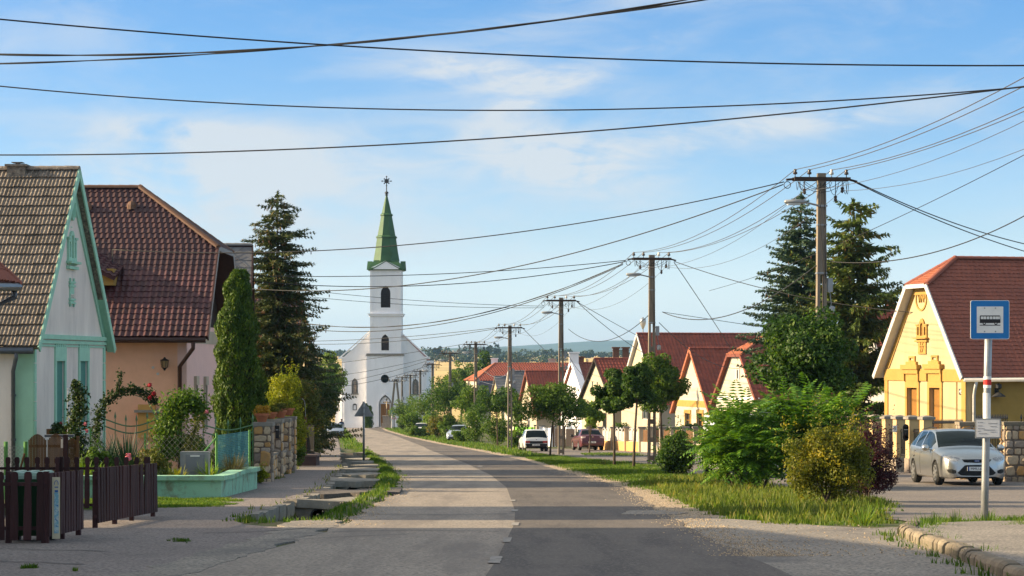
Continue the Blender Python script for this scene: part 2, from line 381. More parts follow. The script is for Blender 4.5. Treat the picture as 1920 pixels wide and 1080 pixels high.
M['lf_brown']=leafmat('russet_leaf',(.05,.07,.012),(.14,.15,.03),(.24,.13,.03))
M['lf_far']=leafmat('far_tree_leaf',(.015,.035,.014),(.035,.06,.02),None,trans=.1)
M['grass']=leafmat('grass_blade',(.04,.09,.012),(.10,.175,.02),(.19,.21,.045),trans=.4)
M['lf_droop']=leafmat('drooping_spruce_needle',(.04,.075,.015),(.10,.14,.025),(.18,.15,.04),trans=.15)
M['grass_dry']=leafmat('dry_grass_blade',(.06,.1,.015),(.15,.19,.03),(.25,.22,.07),trans=.4)
M['lf_maple2']=leafmat('dark_maple_leaf',(.013,.042,.008),(.045,.1,.013),(.11,.17,.026))
M['petal_red']=leafmat('red_petal',(.25,.01,.02),(.45,.02,.04),None,trans=.2)
M['petal_pink']=leafmat('pink_petal',(.55,.12,.2),(.7,.25,.35),None,trans=.2)
M['petal_orange']=leafmat('orange_petal',(.35,.14,.02),(.45,.3,.03),None,trans=.2)
# ---- terrain, road, pavements, fields, hills, air
def strip(name,ys,fl,fr,dz,m,n=4,kind='structure',jl=0,jr=0,lay=lambda x,y:g(y)):
 b=MB();rows=[]
 for y in ys:
  a,c=fl(y)+jl*math.sin(y*3.1)*math.sin(y*1.27+2),fr(y)+jr*math.sin(y*2.7+1)*math.sin(y*1.13)
  row=[]
  for i in range(n+1):
   x=a+(c-a)*i/n;row.append(len(b.v));b.v.append((x,y,lay(x,y)+dz))
  rows.append(row)
 for r0,r1 in zip(rows,rows[1:]):
  for i in range(n):b.f.append((r0[i],r0[i+1],r1[i+1],r1[i]))
 o=b.build(name,m);o['kind']=kind;return o
def yrange(*segs):
 out=[]
 for a,b,s in segs:out+=list(np.arange(a,b,s))
 return out
ys=yrange((-50,30,5),(30,150,.4),(150,345,2.5),(345,800,25),(800,2800,60))+[2800.0]
cs=[-2600,-1200,-500,-200,-90,-45,-22,-12,-8,-6,-5]+list(np.arange(-4.2,.5,.12))+[.8,2,4,7,11,18,30,60,120,300,700,1500,2600]
V=np.array([[(LE(y)if y>10 else LE(10))+c for c in cs]for y in ys]);
VV=np.zeros((len(ys),len(cs),3));VV[...,0]=V;VV[...,1]=np.array(ys)[:,None]
fine=(np.array(cs)>-4.4)&(np.array(cs)<.6)
for i,y in enumerate(ys):
 VV[i,:,2]=g(y)
 if 36<y<150:
  for j in np.nonzero(fine)[0]:VV[i,j,2]+=ditch(VV[i,j,0],y)
nr,nc=len(ys),len(cs);I=np.arange(nr*nc).reshape(nr,nc)
Q=np.stack([I[:-1,:-1],I[:-1,1:],I[1:,1:],I[1:,:-1]],-1).reshape(-1,4)
me=npmesh('ground',VV.reshape(-1,3),Q)
yc=(np.repeat(np.array(ys)[:-1],nc-1))
me.materials.append(M['earth']);me.materials.append(M['field'])
me.polygons.foreach_set('material_index',(yc>420).astype(np.int32))
tag(link('ground',me,None),kind='structure')
ry=yrange((8,345,1.0))+[345.0]
strip('road',ry,LE,CE,.02,M['asphalt_light'],6,jl=.12)
strip('road_lane',ry,CE,RE,.024,M['asphalt_dark'],6,jr=.1)
strip('gravel_shoulder',yrange((36,345,1.0)),lambda y:RE(y)-.3,lambda y:RE(y)+float(np.interp(y,[36,55,90,345],[1.1,.75,.9,.6])),.012,M['gravel'],3,jr=.2)
strip('pavement',yrange((37.5,343,1.0)),lambda y:SL(y)-(2.2 if y>58 else .2),SR,.02,M['asphalt_pave'],4,jr=.06)
SVL=curve([30,34.6,50,67,94,112,130,150],[6.3,6.5,6.6,6.1,4.1,2.9,1.6,.2]);SVR=curve([30,57,62,72,100,133,160],[30,30,15.6,13.7,11.2,8.6,5.6])
strip('service_road',yrange((30,152,1.0)),SVL,SVR,.02,M['service'],6,jl=.15)
def poly_sheet(name,pts,dz,m,sub=.35,jit=.07):
 """a thin sheet on the straight near slope, its outline roughened"""
 out=[];r=random.Random(len(pts)*7+int(abs(pts[0][0])*10))
 for(x0,y0),(x1,y1)in zip(pts,pts[1:]+pts[:1]):
  n=max(1,int(math.hypot(x1-x0,y1-y0)/sub))
  for i in range(n):t=i/n;out.append((x0+(x1-x0)*t+r.uniform(-jit,jit),y0+(y1-y0)*t+r.uniform(-jit,jit)))
 b=MB();b.plate(out,[],lambda x,y,d:(x,y,g(y)+dz-d),.03)
 return tag(b.build(name,m),kind='structure')
poly_sheet('driveway',[(-30,16),(-4.3,16),(-3.95,20),(-3.6,24),(-3.35,28),(-3.3,33.2),(-4.4,34.6),(-4.75,36.5),(-4.7,38.2),(-6.3,38.2),(-6.6,40),(-8.3,40.2),(-8.6,38),(-13,38),(-30,38)],.021,M['asphalt_pave'])
poly_sheet('forecourt',[(RE(12)-.05,12),(RE(30)-.05,30),(2.85,38),(4.0,36.2),(5.0,34.2),(5.6,33.2),(6.4,34),(9,34.3),(12,34.8),(16,34.9),(30,35),(30,12)],.0175,M['apron'])
poly_sheet('worn_strip',[(-4.6,17),(-3.9,17),(-3.55,22),(-3.1,28.5),(-2.75,34.3),(-3.0,36.6),(-3.7,35.6),(-3.6,31),(-3.9,26)],.0265,M['apron'],jit=.1)
poly_sheet('asphalt_patch',[(2.0,38.4),(2.9,38.2),(3.2,39),(2.9,40.2),(2.2,40.1)],.0285,M['apron'],jit=.05)
# cracks and tar joints across the near road
def crack(name,pts,w,m,dz=.031):
 b=MB();r=random.Random(int(pts[0][1]*100));P=[]
 for(x0,y0),(x1,y1)in zip(pts,pts[1:]):
  n=max(2,int(math.hypot(x1-x0,y1-y0)/.3))
  for i in range(n):t=i/n;P.append((x0+(x1-x0)*t+r.uniform(-.05,.05),y0+(y1-y0)*t+r.uniform(-.09,.09)))
 P.append(pts[-1])
 for i,(x,y)in enumerate(P):
  q=w*r.uniform(.5,1.2);b.v+=[(x,y-q,g(y)+dz),(x,y+q,g(y)+dz)]
  if i:k=2*i;b.f.append((k-2,k,k+1,k-1))
 return tag(b.build(name,m),kind='structure')
M['tar']=mat('tar_seal',(.075,.066,.064),(.1,.09,.085),5,.8)
crack('road_crack',[(-2.6,38.4),(-1.0,38.0),(.05,38.6)],.035,M['tar'])
crack('road_crack',[(-2.7,31.8),(-1.6,32.5),(-.2,32.0)],.03,M['tar'])
crack('road_crack',[(-3.3,29.5),(-2.2,30.6),(-1.5,31.2)],.03,M['tar'])
crack('road_crack',[(-2.8,52),(-1.2,51.6),(2.8,52.2)],.05,M['tar'])
crack('road_crack',[(-3.8,72),(-2.4,71.6),(1.5,72.4)],.07,M['tar'])
crack('road_crack',[(-5,90),(-3,89.4),(-1.8,90)],.12,M['tar'])
crack('driveway_crack',[(-7,27.6),(-5.8,27.2),(-5.1,26.9)],.03,M['tar'])
crack('driveway_crack',[(-7,25.4),(-6,25.0),(-4.9,24.4)],.035,M['tar'])
crack('driveway_crack',[(-4.6,31.6),(-3.8,31.9),(-3.2,33.1)],.05,M['tar'])
# broken centre line
lm=tag(thing('centre_line','worn white dashes along the middle of the road','road marking',(0,25,g(25))),kind='structure')
for px,py,wpx,hpx in((929,1054,22,13),(951,1016,15,9),(966,986,14,6),(965,960,12,4),(962,941,9,3),(900,876,9,2)):
 y0,y1=GY(py+hpx/2),GY(py-hpx/2);y1=max(y1,y0+.42);y=(y0+y1)/2;c=X(px,y);w=wpx/F*y/2
 bb=MB();n=5
 for i in range(n+1):
  yy=y0+(y1-y0)*i/n;sk=(yy-y)*.02
  bb.v+=[(c-w*(1+.12*math.sin(i*2.2))+sk,yy,g(yy)+.0325),(c+w*(1+.12*math.sin(i*3.1+1))+sk,yy,g(yy)+.0325)]
  if i:k=2*i;bb.f.append((k-2,k-1,k+1,k))
 bb.build('dash',M['white_paint'],lm)
 # loose grit along the crumbling road edges
r_=np.random.default_rng(3);C=[]
for _ in range(5200):
 y=26+50*r_.random()**1.6;e=RE(y)+r_.normal()*.28+.2 if r_.random()<.6 else(LE(y)-.1+r_.normal()*.3 if y>34 else 3.2+5*r_.random());C.append((e,y,g(y)+.027))
C=np.array(C);s_=r_.uniform(.006,.022,(len(C),1));D=r_.normal(size=(4,3))*.35+np.array([(1,0,-.3),(-.6,.8,-.3),(-.6,-.8,-.3),(0,0,.9)])
V=(C[:,None,:]+D[None]*s_[:,None,:]).reshape(-1,3);I=np.arange(len(C))[:,None,None]*4+np.array([(0,1,3),(1,2,3),(2,0,3)])[None]
me=npmesh('road_grit',V,I.reshape(-1,3));me.materials.append(M['gravel']);tag(link('road_grit',me,None),'loose grit and small stones along the road edges',kind='stuff')
# bus-stop platform with its kerb of single blocks
kx=[(9.5,33.6),(7.2,33.4),(6.15,32.6),(5.75,31.2),(5.6,29.5),(5.5,27),(5.35,24),(5.15,21),(4.95,17)]
def along(pts,step):
 out=[];d0=0
 for(x0,y0),(x1,y1)in zip(pts,pts[1:]):
  L=math.hypot(x1-x0,y1-y0);t=d0
  while t<L:out.append((x0+(x1-x0)*t/L,y0+(y1-y0)*t/L,math.atan2(y1-y0,x1-x0)));t+=step
  d0=t-L
 return out
plat=[(20,34.2),(9.5,33.5),(7.3,33.3),(6.3,32.5),(5.9,31.2),(5.75,29.5),(5.65,27),(5.5,24),(5.3,21),(5.1,17),(20,17)]
b=MB();b.plate(plat,[],lambda x,y,d:(x,y,g(y)+.13-d),.2)
tag(b.build('bus_stop_platform',M['apron']),kind='structure')
kerb=tag(thing('kerb','weathered kerb of short concrete blocks round the bus stop platform','kerb',(5.6,28,g(28))),kind='structure')
kb=MB();prof=[(-.11,-.02),(-.11,.11),(-.085,.15),(-.04,.17),(.07,.168),(.09,.15),(.09,-.02)]
w2=.136
for s in(-1,1):kb.v+=[(s*w2,p[0],p[1])for p in prof]
n=len(prof);kb.f=[(i,i+1,n+i+1,n+i)for i in range(n-1)]+[tuple(range(n))[::-1],tuple(range(n,2*n))]
kme=bpy.data.meshes.new('kerb_block');kme.from_pydata(kb.v,[],kb.f);kme.materials.append(M['kerbstone']);kme.update()
for i,(x,y,a)in enumerate(along(kx[2:],.285)):
 o=link('kerb_block',kme,None,kerb);r=random.Random(i)
 o.location=Vector((x+r.uniform(-.012,.012),y,g(y)+r.uniform(-.02,.012)))-kerb.location
 o.rotation_euler=(r.uniform(-.05,.05),r.uniform(-.04,.04),a+r.uniform(-.05,.05))
 # distant hills
def hill(name,pts,depth,m,seed):
 """pts: crest as (x, y, z); a long wooded ridge with a slope towards the village and one behind"""
 r=np.random.default_rng(seed);b=MB();xs=np.linspace(pts[0][0],pts[-1][0],160)
 cy=np.interp(xs,[p[0]for p in pts],[p[1]for p in pts]);cz=np.interp(xs,[p[0]for p in pts],[p[2]for p in pts])
 k=np.exp(-np.linspace(-2,2,13)**2);k/=k.sum();cz=np.convolve(np.pad(cz,6,'edge'),k,'valid')
 rough=np.convolve(r.normal(size=166),np.ones(7)/7,'valid')[:160]
 T=[-1,-.75,-.5,-.28,-.1,0,.1,.3,.6,1]
 for i,x in enumerate(xs):
  for t in T:
   h=max(0,(1-t*t))**1.5*(1+.1*math.sin(x*.004+t*4))if t else 1
   b.v.append((x,cy[i]+t*depth,-5+(cz[i]+5+rough[i]*2.2)*h))
 n=len(T)
 for i in range(159):
  for j in range(n-1):b.f.append((i*n+j,(i+1)*n+j,(i+1)*n+j+1,i*n+j+1))
 return tag(b.build(name,m,smooth=True),kind='structure')
M['hill']=mat('wooded_hill',(.022,.045,.02),(.04,.065,.03),.01,1,col3=(.09,.1,.045),s3=.003,lo3=.6,hi3=.7)
hz=lambda px,py,Y:(X(px,Y),Y,Z(py,Y))
hill('hill',[hz(-700,668,5200),hz(300,668,5200),hz(560,662,5200),hz(680,655,5200),hz(800,657,5200),hz(920,650,5200),hz(1000,655,5200),hz(1100,660,5200),hz(1500,668,5200),hz(2300,668,5200)],900,M['hill'],1)
hill('hill',[hz(-700,660,7600),hz(600,660,7600),hz(860,652,7600),hz(960,649,7600),hz(1040,647,7600),hz(1100,642,7600),hz(1180,641,7600),hz(1300,645,7600),hz(1500,655,7600),hz(2600,655,7600)],1200,M['hill'],2)
hill('hill',[hz(-700,661,9600),hz(700,658,9600),hz(960,654,9600),hz(1180,650,9600),hz(1700,652,9600),hz(2600,660,9600)],1200,M['hill'],3)
# the summer air that pales the far hills
b=MB();b.box((0,5400,95),(11000,11400,230))
hm=bpy.data.materials.new('haze_air');hm.use_nodes=True;nt=hm.node_tree;nt.nodes.remove(nt.nodes['Principled BSDF'])
pv=nt.nodes.new('ShaderNodeVolumePrincipled');pv.inputs['Color'].default_value=(.36,.64,1,1);pv.inputs['Density'].default_value=8e-5
nt.links.new(pv.outputs[0],nt.nodes['Material Output'].inputs['Volume'])
HAZE=tag(b.build('haze',hm),kind='stuff')
# ---- vegetation makers
def unit(a):return a/np.maximum(1e-9,np.linalg.norm(a,axis=-1,keepdims=True))
def leaf_quads(C,nrm,l,w,r,axis=None):
 n=len(C);a=axis if axis is not None else r.normal(size=(n,3));d=unit(a-(a*nrm).sum(1,keepdims=True)*nrm);s=np.cross(nrm,d)
 L=(l*r.uniform(.7,1.25,n))[:,None];Wd=(w*r.uniform(.7,1.25,n))[:,None]
 fold=nrm*Wd*.18
 V=np.stack([C-d*L*.5,C+s*Wd*.5-d*L*.06+fold,C+d*L*.5,C-s*Wd*.5-d*L*.06+fold],1).reshape(-1,3)
 return V,np.arange(4*n).reshape(n,4)
def merge(parts):
 Vs,Qs,o=[],[],0
 for V,Q in parts:Vs.append(V);Qs.append(Q+o);o+=len(V)
 return np.concatenate(Vs),np.concatenate(Qs)
def clumps(rx,ry,rz,n,cr,seed,fill=(.35,.82),low=-.8):
 r=np.random.default_rng(seed);out=[]
 while len(out)<n:
  d=unit(r.normal(size=3));
  if d[2]<low:continue
  f=r.uniform(*fill);out.append((np.array([d[0]*rx,d[1]*ry,d[2]*rz])*f,cr*r.uniform(.65,1.25)))
 return out
def crown_mesh(name,cl,n,l,w,seed,up=.35,m=None):
 r=np.random.default_rng(seed);wts=np.array([c[1]**2 for c in cl]);k=r.choice(len(cl),n,p=wts/wts.sum())
 cc=np.array([c[0]for c in cl])[k];rr=np.array([c[1]for c in cl])[k][:,None]
 d=unit(r.normal(size=(n,3)));rad=rr*(r.uniform(.25,1.0,n)**.5)[:,None]
 C=cc+d*rad*np.array([1,1,.8]);nr=unit(d*.5+np.array([0,0,up])+r.normal(size=(n,3))*.55)
 V,Q=leaf_quads(C,nr,l,w,r);me=npmesh(name,V,Q);
 if m:me.materials.append(m)
 return me
def trunk_mb(h,r0,cl,zc,lean=0,nlimb=9,fork=.75):
 b=MB();top=h*1.25
 b.tube([(0,0,-.15),(lean*.2,.01,h*.3),(lean*.6,.02,h*.7),(lean,0,h),(lean,0,top)],[r0*1.25,r0,r0*.9,r0*.8,r0*.35],8)
 for c,cr in cl[:nlimb]:
  e=Vector(c)+Vector((0,0,zc));s=Vector((lean,0,h*random.uniform(.92,1.15)));mid=s.lerp(e,.5)+Vector((0,0,.12))
  b.tube([s,mid,e],[r0*.42,r0*.26,r0*.08],5)
 return b
def tree(name,label,cat,loc,h,rx,rz,ncl,n,leaf,m,seed,group=None,ry=None,cr=None,r0=.06,zc=None,bark='bark',low=-.8,up=.35,lean=0,fill=(.3,1.02)):
 ry=ry or rx;zc=zc if zc is not None else h+rz*.8;cr=cr or rx*.36
 t=thing(name,label,cat,loc,group);cl=clumps(rx-cr*.35,ry-cr*.35,rz-cr*.3,ncl,cr,seed,fill,low=low)
 random.seed(seed);trunk_mb(h,r0,cl,zc,lean).build('trunk',M[bark],t,world=False,smooth=True)
 me=crown_mesh('crown',[(c+np.array([lean,0,zc]),q)for c,q in cl],n,leaf,leaf*.62,seed,up,m);link('crown',me,None,t)
 return t
def shrub(name,label,cat,loc,rx,ry,rz,ncl,n,leaf,m,seed,group=None,cr=None,wl=.6,up=.35,fill=(.3,.85),stems=7,spike=0):
 t=thing(name,label,cat,loc,group);cr=cr or min(rx,rz)*.42
 cl=[(c*np.array([1,1,1])+np.array([0,0,rz*.84]),q)for c,q in clumps(rx-cr*.6,ry-cr*.6,rz*1.1-cr*.5,ncl,cr,seed,fill,low=-.95)]
 r=random.Random(seed);b=MB()
 for c,q in cl[:stems]:
  e=Vector(c);b.tube([(r.uniform(-.15,.15)*rx,r.uniform(-.15,.15)*ry,-.08),(e.x*.4,e.y*.4,e.z*.45),e],[.025,.018,.006],5)
 parts=[]
 rr=np.random.default_rng(seed+5)
 me=crown_mesh('foliage',cl,n,leaf,leaf*wl,seed,up,m)
 b.build('stem',M['bark'],t,world=False)
 link('foliage',me,None,t)
 if spike:
  C,A=[],[]
  for k in range(spike):
   c,q=cl[r.randrange(len(cl))];d=unit(np.array(c)-np.array([0,0,rz*.5])+rr.normal(size=3)*.3+np.array([0,0,.5]));L=r.uniform(.3,.75)*min(1,rx)
   for s in np.linspace(0.1,1,9):C.append(np.array(c)+d*(q*.8+L*s)+rr.normal(size=3)*.03);A.append(d+rr.normal(size=3)*.7)
  C=np.array(C);V,Q=leaf_quads(C,unit(rr.normal(size=(len(C),3))+np.array([0,0,.6])),leaf,leaf*wl*.8,rr,np.array(A))
  sm=npmesh('shoots',V,Q);sm.materials.append(m);link('shoots',sm,None,t)['kind']='stuff'
 return t
def conifer(name,label,loc,H,R,m,seed,levels=34,nb=9,droop=.35,base=.06,tw=.34,cones=0,irr=.25,group=None,power=.85,nw=.07,trunk_r=.14,upt=.25,dens=1.0):
 t=thing(name,label,'tree',loc,group);r=np.random.default_rng(seed);tb=MB()
 tb.tube([(0,0,-.2),(0,0,H*.5),(0,0,H*.98)],[trunk_r,trunk_r*.6,.015],7)
 C,A,Nn,LL=[],[],[],[];CC=[]
 for i in range(levels):
  f=i/(levels-1);z=H*(base+(1-base)*f**.92);rad=R*(1-f)**power+.08
  if rad<.05:continue
  k=max(4,int(nb*(1-f*.45)));a0=r.uniform(0,6.28)
  for j in range(k):
   a=a0+6.283*j/k+r.normal()*.3;L=rad*r.uniform(1-irr,1+irr*.8);z=H*(base+(1-base)*max(0,min(.985,f+r.normal()*.55/levels))**.92)
   d=np.array([math.cos(a),math.sin(a),0]);ns=max(4,int(L/(.13/dens)));dq=droop*r.uniform(.3,1.7);uq=upt*r.uniform(.3,1.6)
   pts=[]
   for s in np.linspace(0,1,ns):
    zz=z+L*(uq*s-dq*s**1.6+.22*dq*s**4);p=d*L*s;p[2]=zz;pts.append(p)
   pts=np.array(pts);tb.tube([pts[0],pts[ns//2],pts[-1]],[.03*L/R+.008,.014,.004],4,caps=False)
   side=np.array([-d[1],d[0],0])
   for q in range(1,ns):
    s=q/(ns-1);wl=tw*(1.15-.75*s)*min(1.2,L/1.0+.35)
    for sg in(-1,1):
     ax=d*.75+side*sg*r.uniform(.5,1.0)+np.array([0,0,r.normal()*.2-.2*droop])
     ax/=np.linalg.norm(ax);l=wl*r.uniform(.6,1.2)
     C.append(pts[q]+ax*l*.45);A.append(ax);LL.append(l);Nn.append(np.array([r.normal()*.35,r.normal()*.35,1]))
     C.append(pts[q]+ax*l*.3+np.array([0,0,-l*.25*droop]));A.append(ax*.6+np.array([0,0,-.9*droop-.05]));LL.append(l*.8);Nn.append(side*sg+r.normal(size=3)*.4)
     C.append(pts[q]+ax*l*.25+np.array([0,0,.05]));A.append(ax+np.array([0,0,.5]));LL.append(l*.55);Nn.append(r.normal(size=3))
    if cones and f>.35 and s>.4 and r.random()<cones:CC.append(pts[q]+np.array([r.normal()*.05,r.normal()*.05,-.1]))
   if True:
    C.append(pts[-1]+d*.06);A.append(d+np.array([0,0,.5]));LL.append(tw*.8);Nn.append(np.array([0,0,1.]))
 for s in np.linspace(.9,1.0,14):
  for _ in range(5):
   a=r.uniform(0,6.28);ax=np.array([math.cos(a)*.5,math.sin(a)*.5,.9]);C.append(np.array([0,0,H*s])+ax*.08);A.append(ax);LL.append(.22 if s<.99 else .3);Nn.append(r.normal(size=3))
 C,A,Nn,LL=map(np.array,(C,A,Nn,LL));Nn=unit(Nn);n=len(C)
 d=unit(A-(A*Nn).sum(1,keepdims=True)*Nn);s=np.cross(Nn,d);L=LL[:,None];w=nw*np.clip(LL/tw,.5,1.3)[:,None]
 V=np.stack([C-d*L*.5,C+s*w,C+d*L*.5,C-s*w],1).reshape(-1,3)
 me=npmesh('crown',V,np.arange(4*n).reshape(n,4));me.materials.append(m)
 tb.build('trunk',M['bark'],t,world=False);link('crown',me,None,t)
 if CC:
  cb=MB()
  for c in CC[:260]:cb.tube([c,c+np.array([0,0,-.07]),c+np.array([0,0,-.15])],[.012,.026,.008],5)
  cb.build('cones',M['cone'],t,world=False,kind='stuff')
 return t
M['cone']=mat('spruce_cone',(.16,.075,.03),(.11,.05,.022),9,.8)
def columnar(name,label,cat,loc,H,R,n,l,m,seed,prof,bumps=90,group=None):
 t=thing(name,label,cat,loc,group);r=np.random.default_rng(seed)
 bz=r.uniform(.02,1,bumps)**1.1;ba=r.uniform(0,6.283,bumps);br=r.uniform(.12,.3,bumps)
 C,A,N=[],[],[]
 zf=r.uniform(0,1,n);a=r.uniform(0,6.283,n);R0=np.interp(zf,[p[0]for p in prof],[p[1]for p in prof])*R
 lift=np.zeros(n)
 for k in range(bumps):
  da=np.abs((a-ba[k]+math.pi)%(2*math.pi)-math.pi)*np.maximum(R0,.1);dzz=(zf-bz[k])*H*.55
  lift=np.maximum(lift,np.exp(-(da**2+dzz**2)/(2*(br[k]*.62)**2))*br[k])
 rad=np.maximum(0.0,R0*.8+lift*1.1-r.exponential(.05,n))
 out=np.stack([np.cos(a),np.sin(a),np.zeros(n)],1);C=out*rad[:,None];C[:,2]=zf*H
 A=out*.45+np.array([0,0,1.0])+r.normal(size=(n,3))*.28;Nn=unit(np.cross(A,np.stack([-out[:,1],out[:,0],out[:,2]],1))+r.normal(size=(n,3))*.6)
 V,Q=leaf_quads(C,Nn,l,l*.42,r,A);me=npmesh('foliage',V,Q);me.materials.append(m)
 b=MB();b.tube([(0,0,-.1),(0,0,H*.85)],[R*.12,.02],6);b.build('trunk',M['bark'],t,world=False)
 # a darker inner body of dense twigs keeps the column opaque
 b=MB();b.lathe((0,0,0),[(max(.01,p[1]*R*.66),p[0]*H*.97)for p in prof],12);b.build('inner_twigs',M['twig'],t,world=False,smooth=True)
 link('foliage',me,None,t);return t
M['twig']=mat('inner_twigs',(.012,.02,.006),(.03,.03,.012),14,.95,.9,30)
def inside(px,py,poly):
 c=np.zeros(len(px),bool);j=len(poly)-1
 for i in range(len(poly)):
  xi,yi=poly[i];xj,yj=poly[j]
  k=((yi>py)!=(yj>py))&(px<(xj-xi)*(py-yi)/(yj-yi+1e-12)+xi);c^=k;j=i
 return c
def grass(name,poly,n,h,m,seed,label=None,clump=.6,wdt=.012,edge=0,lean=.45):
 r=np.random.default_rng(seed);P=np.array(poly);lo,hi=P.min(0),P.max(0)
 x=r.uniform(lo[0],hi[0],n*3);y=r.uniform(lo[1],hi[1],n*3);k=inside(x+.22*np.sin(y*3.7+x)+.1*np.sin(y*11),y+.3*np.sin(x*4.3+1)+.12*np.sin(x*13),poly);x,y=x[k][:n],y[k][:n]
 f=np.sin(x*2.3+1.7*np.sin(y*1.1))*np.sin(y*1.9+np.sin(x*1.3));k=f>r.uniform(-1.0-(1-clump)*2,.6,len(x));x,y,f=x[k],y[k],f[k];n=len(x)
 z=np.array([G(a,b)for a,b in zip(x,y)])-.01
 H=h*r.uniform(.45,1.25,n)*(1+.45*f);a=r.uniform(0,6.283,n);ln=r.uniform(.1,lean,n)*H;b2=r.uniform(0,6.283,n)
 wv=np.stack([np.cos(a),np.sin(a),0*a],1)*(wdt*r.uniform(.6,1.4,n))[:,None];B=np.stack([x,y,z],1)
 tip=B+np.stack([np.cos(b2)*ln,np.sin(b2)*ln,H],1);mid=B+np.stack([np.cos(b2)*ln*.3,np.sin(b2)*ln*.3,H*.6],1)
 V=np.stack([B-wv,B+wv,mid+wv*.7,tip,mid-wv*.7],1).reshape(-1,3)
 I=np.arange(n)[:,None]*5
 me=npmesh(name,V,I+np.array([[0,1,2,3,4]]));me.materials.append(m)
 return tag(link(name,me,None),kind='stuff',label=label)
def fronds(r,n,L,pairs,lw,droop):
 """n pinnate leaves; returns a template list of leaflets placed along each arching stalk"""
 out=[]
 for _ in range(n):pass
 return out
def sumac(name,label,loc,cl,n,seed,m,L=.62,pairs=10):
 t=thing(name,label,'shrub',loc);r=np.random.default_rng(seed);parts=[]
 wts=np.array([c[1]**2 for c in cl]);k=r.choice(len(cl),n,p=wts/wts.sum());b=MB()
 for i in range(n):
  c,q=cl[k[i]];o=unit(r.normal(size=3)+np.array([0,-.15,.55]));base=np.array(c)+o*q*r.uniform(.35,.8)
  h=o.copy();h[2]*=.3;h=unit(h+1e-6);l=L*r.uniform(.7,1.25);sd=np.cross(h,[0,0,1.0]);el0=r.uniform(.3,.95);dr=r.uniform(.6,1.4)
  s=np.linspace(.12,1,pairs);px=h[None]*(l*s*.9)[:,None];pz=l*(el0*s-dr*.55*s**2);P=base+px;P[:,2]+=pz
  slope=el0-dr*1.1*s;tang=unit(h[None]+np.stack([0*s,0*s,slope],1));nrm=unit(np.cross(sd[None],tang));nrm*=np.sign(nrm[:,2:3]+1e-9)
  prof=np.sin(np.pi*np.clip(s*.86+.1,0,1))**.6
  for sg in(-1,1):
   ax=unit(tang*.45+sd[None]*sg-nrm*.35);ll=.17*l/.62*prof
   C=P+ax*(ll*.5)[:,None];w=.042*l/.62;nn=unit(nrm+sd[None]*sg*.3);d=ax;sx=np.cross(nn,d)
   V=np.stack([C-d*ll[:,None]*.5,C+sx*w*.5,C+d*ll[:,None]*.5-nn*.015,C-sx*w*.5],1).reshape(-1,3);parts.append((V,np.arange(4*pairs).reshape(pairs,4)))
 V,Q=merge(parts);me=npmesh('foliage',V,Q);me.materials.append(m)
 for c,q in cl[:14]:b.tube([(c[0]*.5,c[1]*.5,-.1),(c[0]*.8,c[1]*.8,c[2]*.5),tuple(c)],[.04,.03,.012],5)
 b.build('stem',M['bark'],t,world=False);link('foliage',me,None,t);return t
 # ---- house maker
class Fr:
 """near corner, far corner of the gable; u runs along the gable, v into the house"""
 def __init__(s,N,Fp,side):
  s.N,s.Fp,s.side=Vector((*N,0)),Vector((*Fp,0)),side
  s.w=(s.Fp-s.N).length;s.U=(s.Fp-s.N)/s.w;s.V=Vector((s.U.y,-s.U.x,0))*side
 def p(s,u,v,z):q=s.N+s.U*u+s.V*v;return Vector((q.x,q.y,z))
 def u(s,px):
  k=(px-960)/F;a=s.N.x-k*s.N.y;b=s.U.x-k*s.U.y;return-a/b
 def Y(s,u):return s.N.y+s.U.y*u
 def z(s,py,u):return Z(py,s.Y(u))
 def v(s,px):
  k=(px-960)/F;a=s.N.x-k*s.N.y;b=s.V.x-k*s.V.y;return-a/b
def srange(poly,t):
 xs=[]
 for(x0,y0),(x1,y1)in zip(poly,poly[1:]+poly[:1]):
  if(y0-t)*(y1-t)<0:xs.append(x0+(x1-x0)*(t-y0)/(y1-y0))
 return(min(xs),max(xs))if len(xs)>=2 else None
def tile_rows(poly,th):
 tm=max(p[1]for p in poly);n=max(1,int(tm/th));th=tm/n
 for i in range(n):
  r=srange(poly,(i+.5)*th)
  if r:yield i,i*th,th,r
def tile_sheet(b,O,S,T,N,poly,tw,th,amp,seed=0,seg=4):
 r=random.Random(seed)
 for i,t0,h,(s0,s1)in tile_rows(poly,th):
  n=max(1,round((s1-s0)/tw));off=.5*(i%2)*0;k=n*seg;rows=[]
  for(t,lift)in((t0,-.005),(t0-.02,.028),(t0+h+.01,.006)):
   row=[]
   for j in range(k+1):
    s=s0+(s1-s0)*j/k;w=amp*(0.5+.5*math.cos(2*math.pi*j/seg))if lift>0 else 0
    jit=.012*math.sin(i*12.9+(j//seg)*78.2)if lift>.02 else 0
    row.append(len(b.v));b.v.append(tuple(O+S*s+T*(t+jit)+N*(lift+w)))
   rows.append(row)
  for a,c in zip(rows,rows[1:]):
   for j in range(k):b.f.append((a[j],a[j+1],c[j+1],c[j]))
_TM={}
def tile_mesh(tw,th,amp,m,kind):
 key=(tw,th,amp,m.name)
 if key in _TM:return _TM[key]
 b=MB();seg=8;T=th*1.12
 lift=.062 if kind=='double' else .034
 for t,z in((0,0),(0,lift),(T,.008),(T,0)):
  for j in range(seg+1):
   q=j/seg;w=amp*(.5+.5*math.cos(2*math.pi*(q*(2 if kind=='double' else 1))))if z else(amp*.6*(.5+.5*math.cos(2*math.pi*(q*(2 if kind=='double' else 1)))))
   b.v.append((-tw/2+tw*q,t,z+w))
 n=seg+1
 for r in range(3):
  for j in range(seg):b.f.append((r*n+j,r*n+j+1,(r+1)*n+j+1,(r+1)*n+j))
 me=bpy.data.meshes.new('tile');me.from_pydata(b.v,[],b.f);me.materials.append(m);me.update();_TM[key]=me;return me
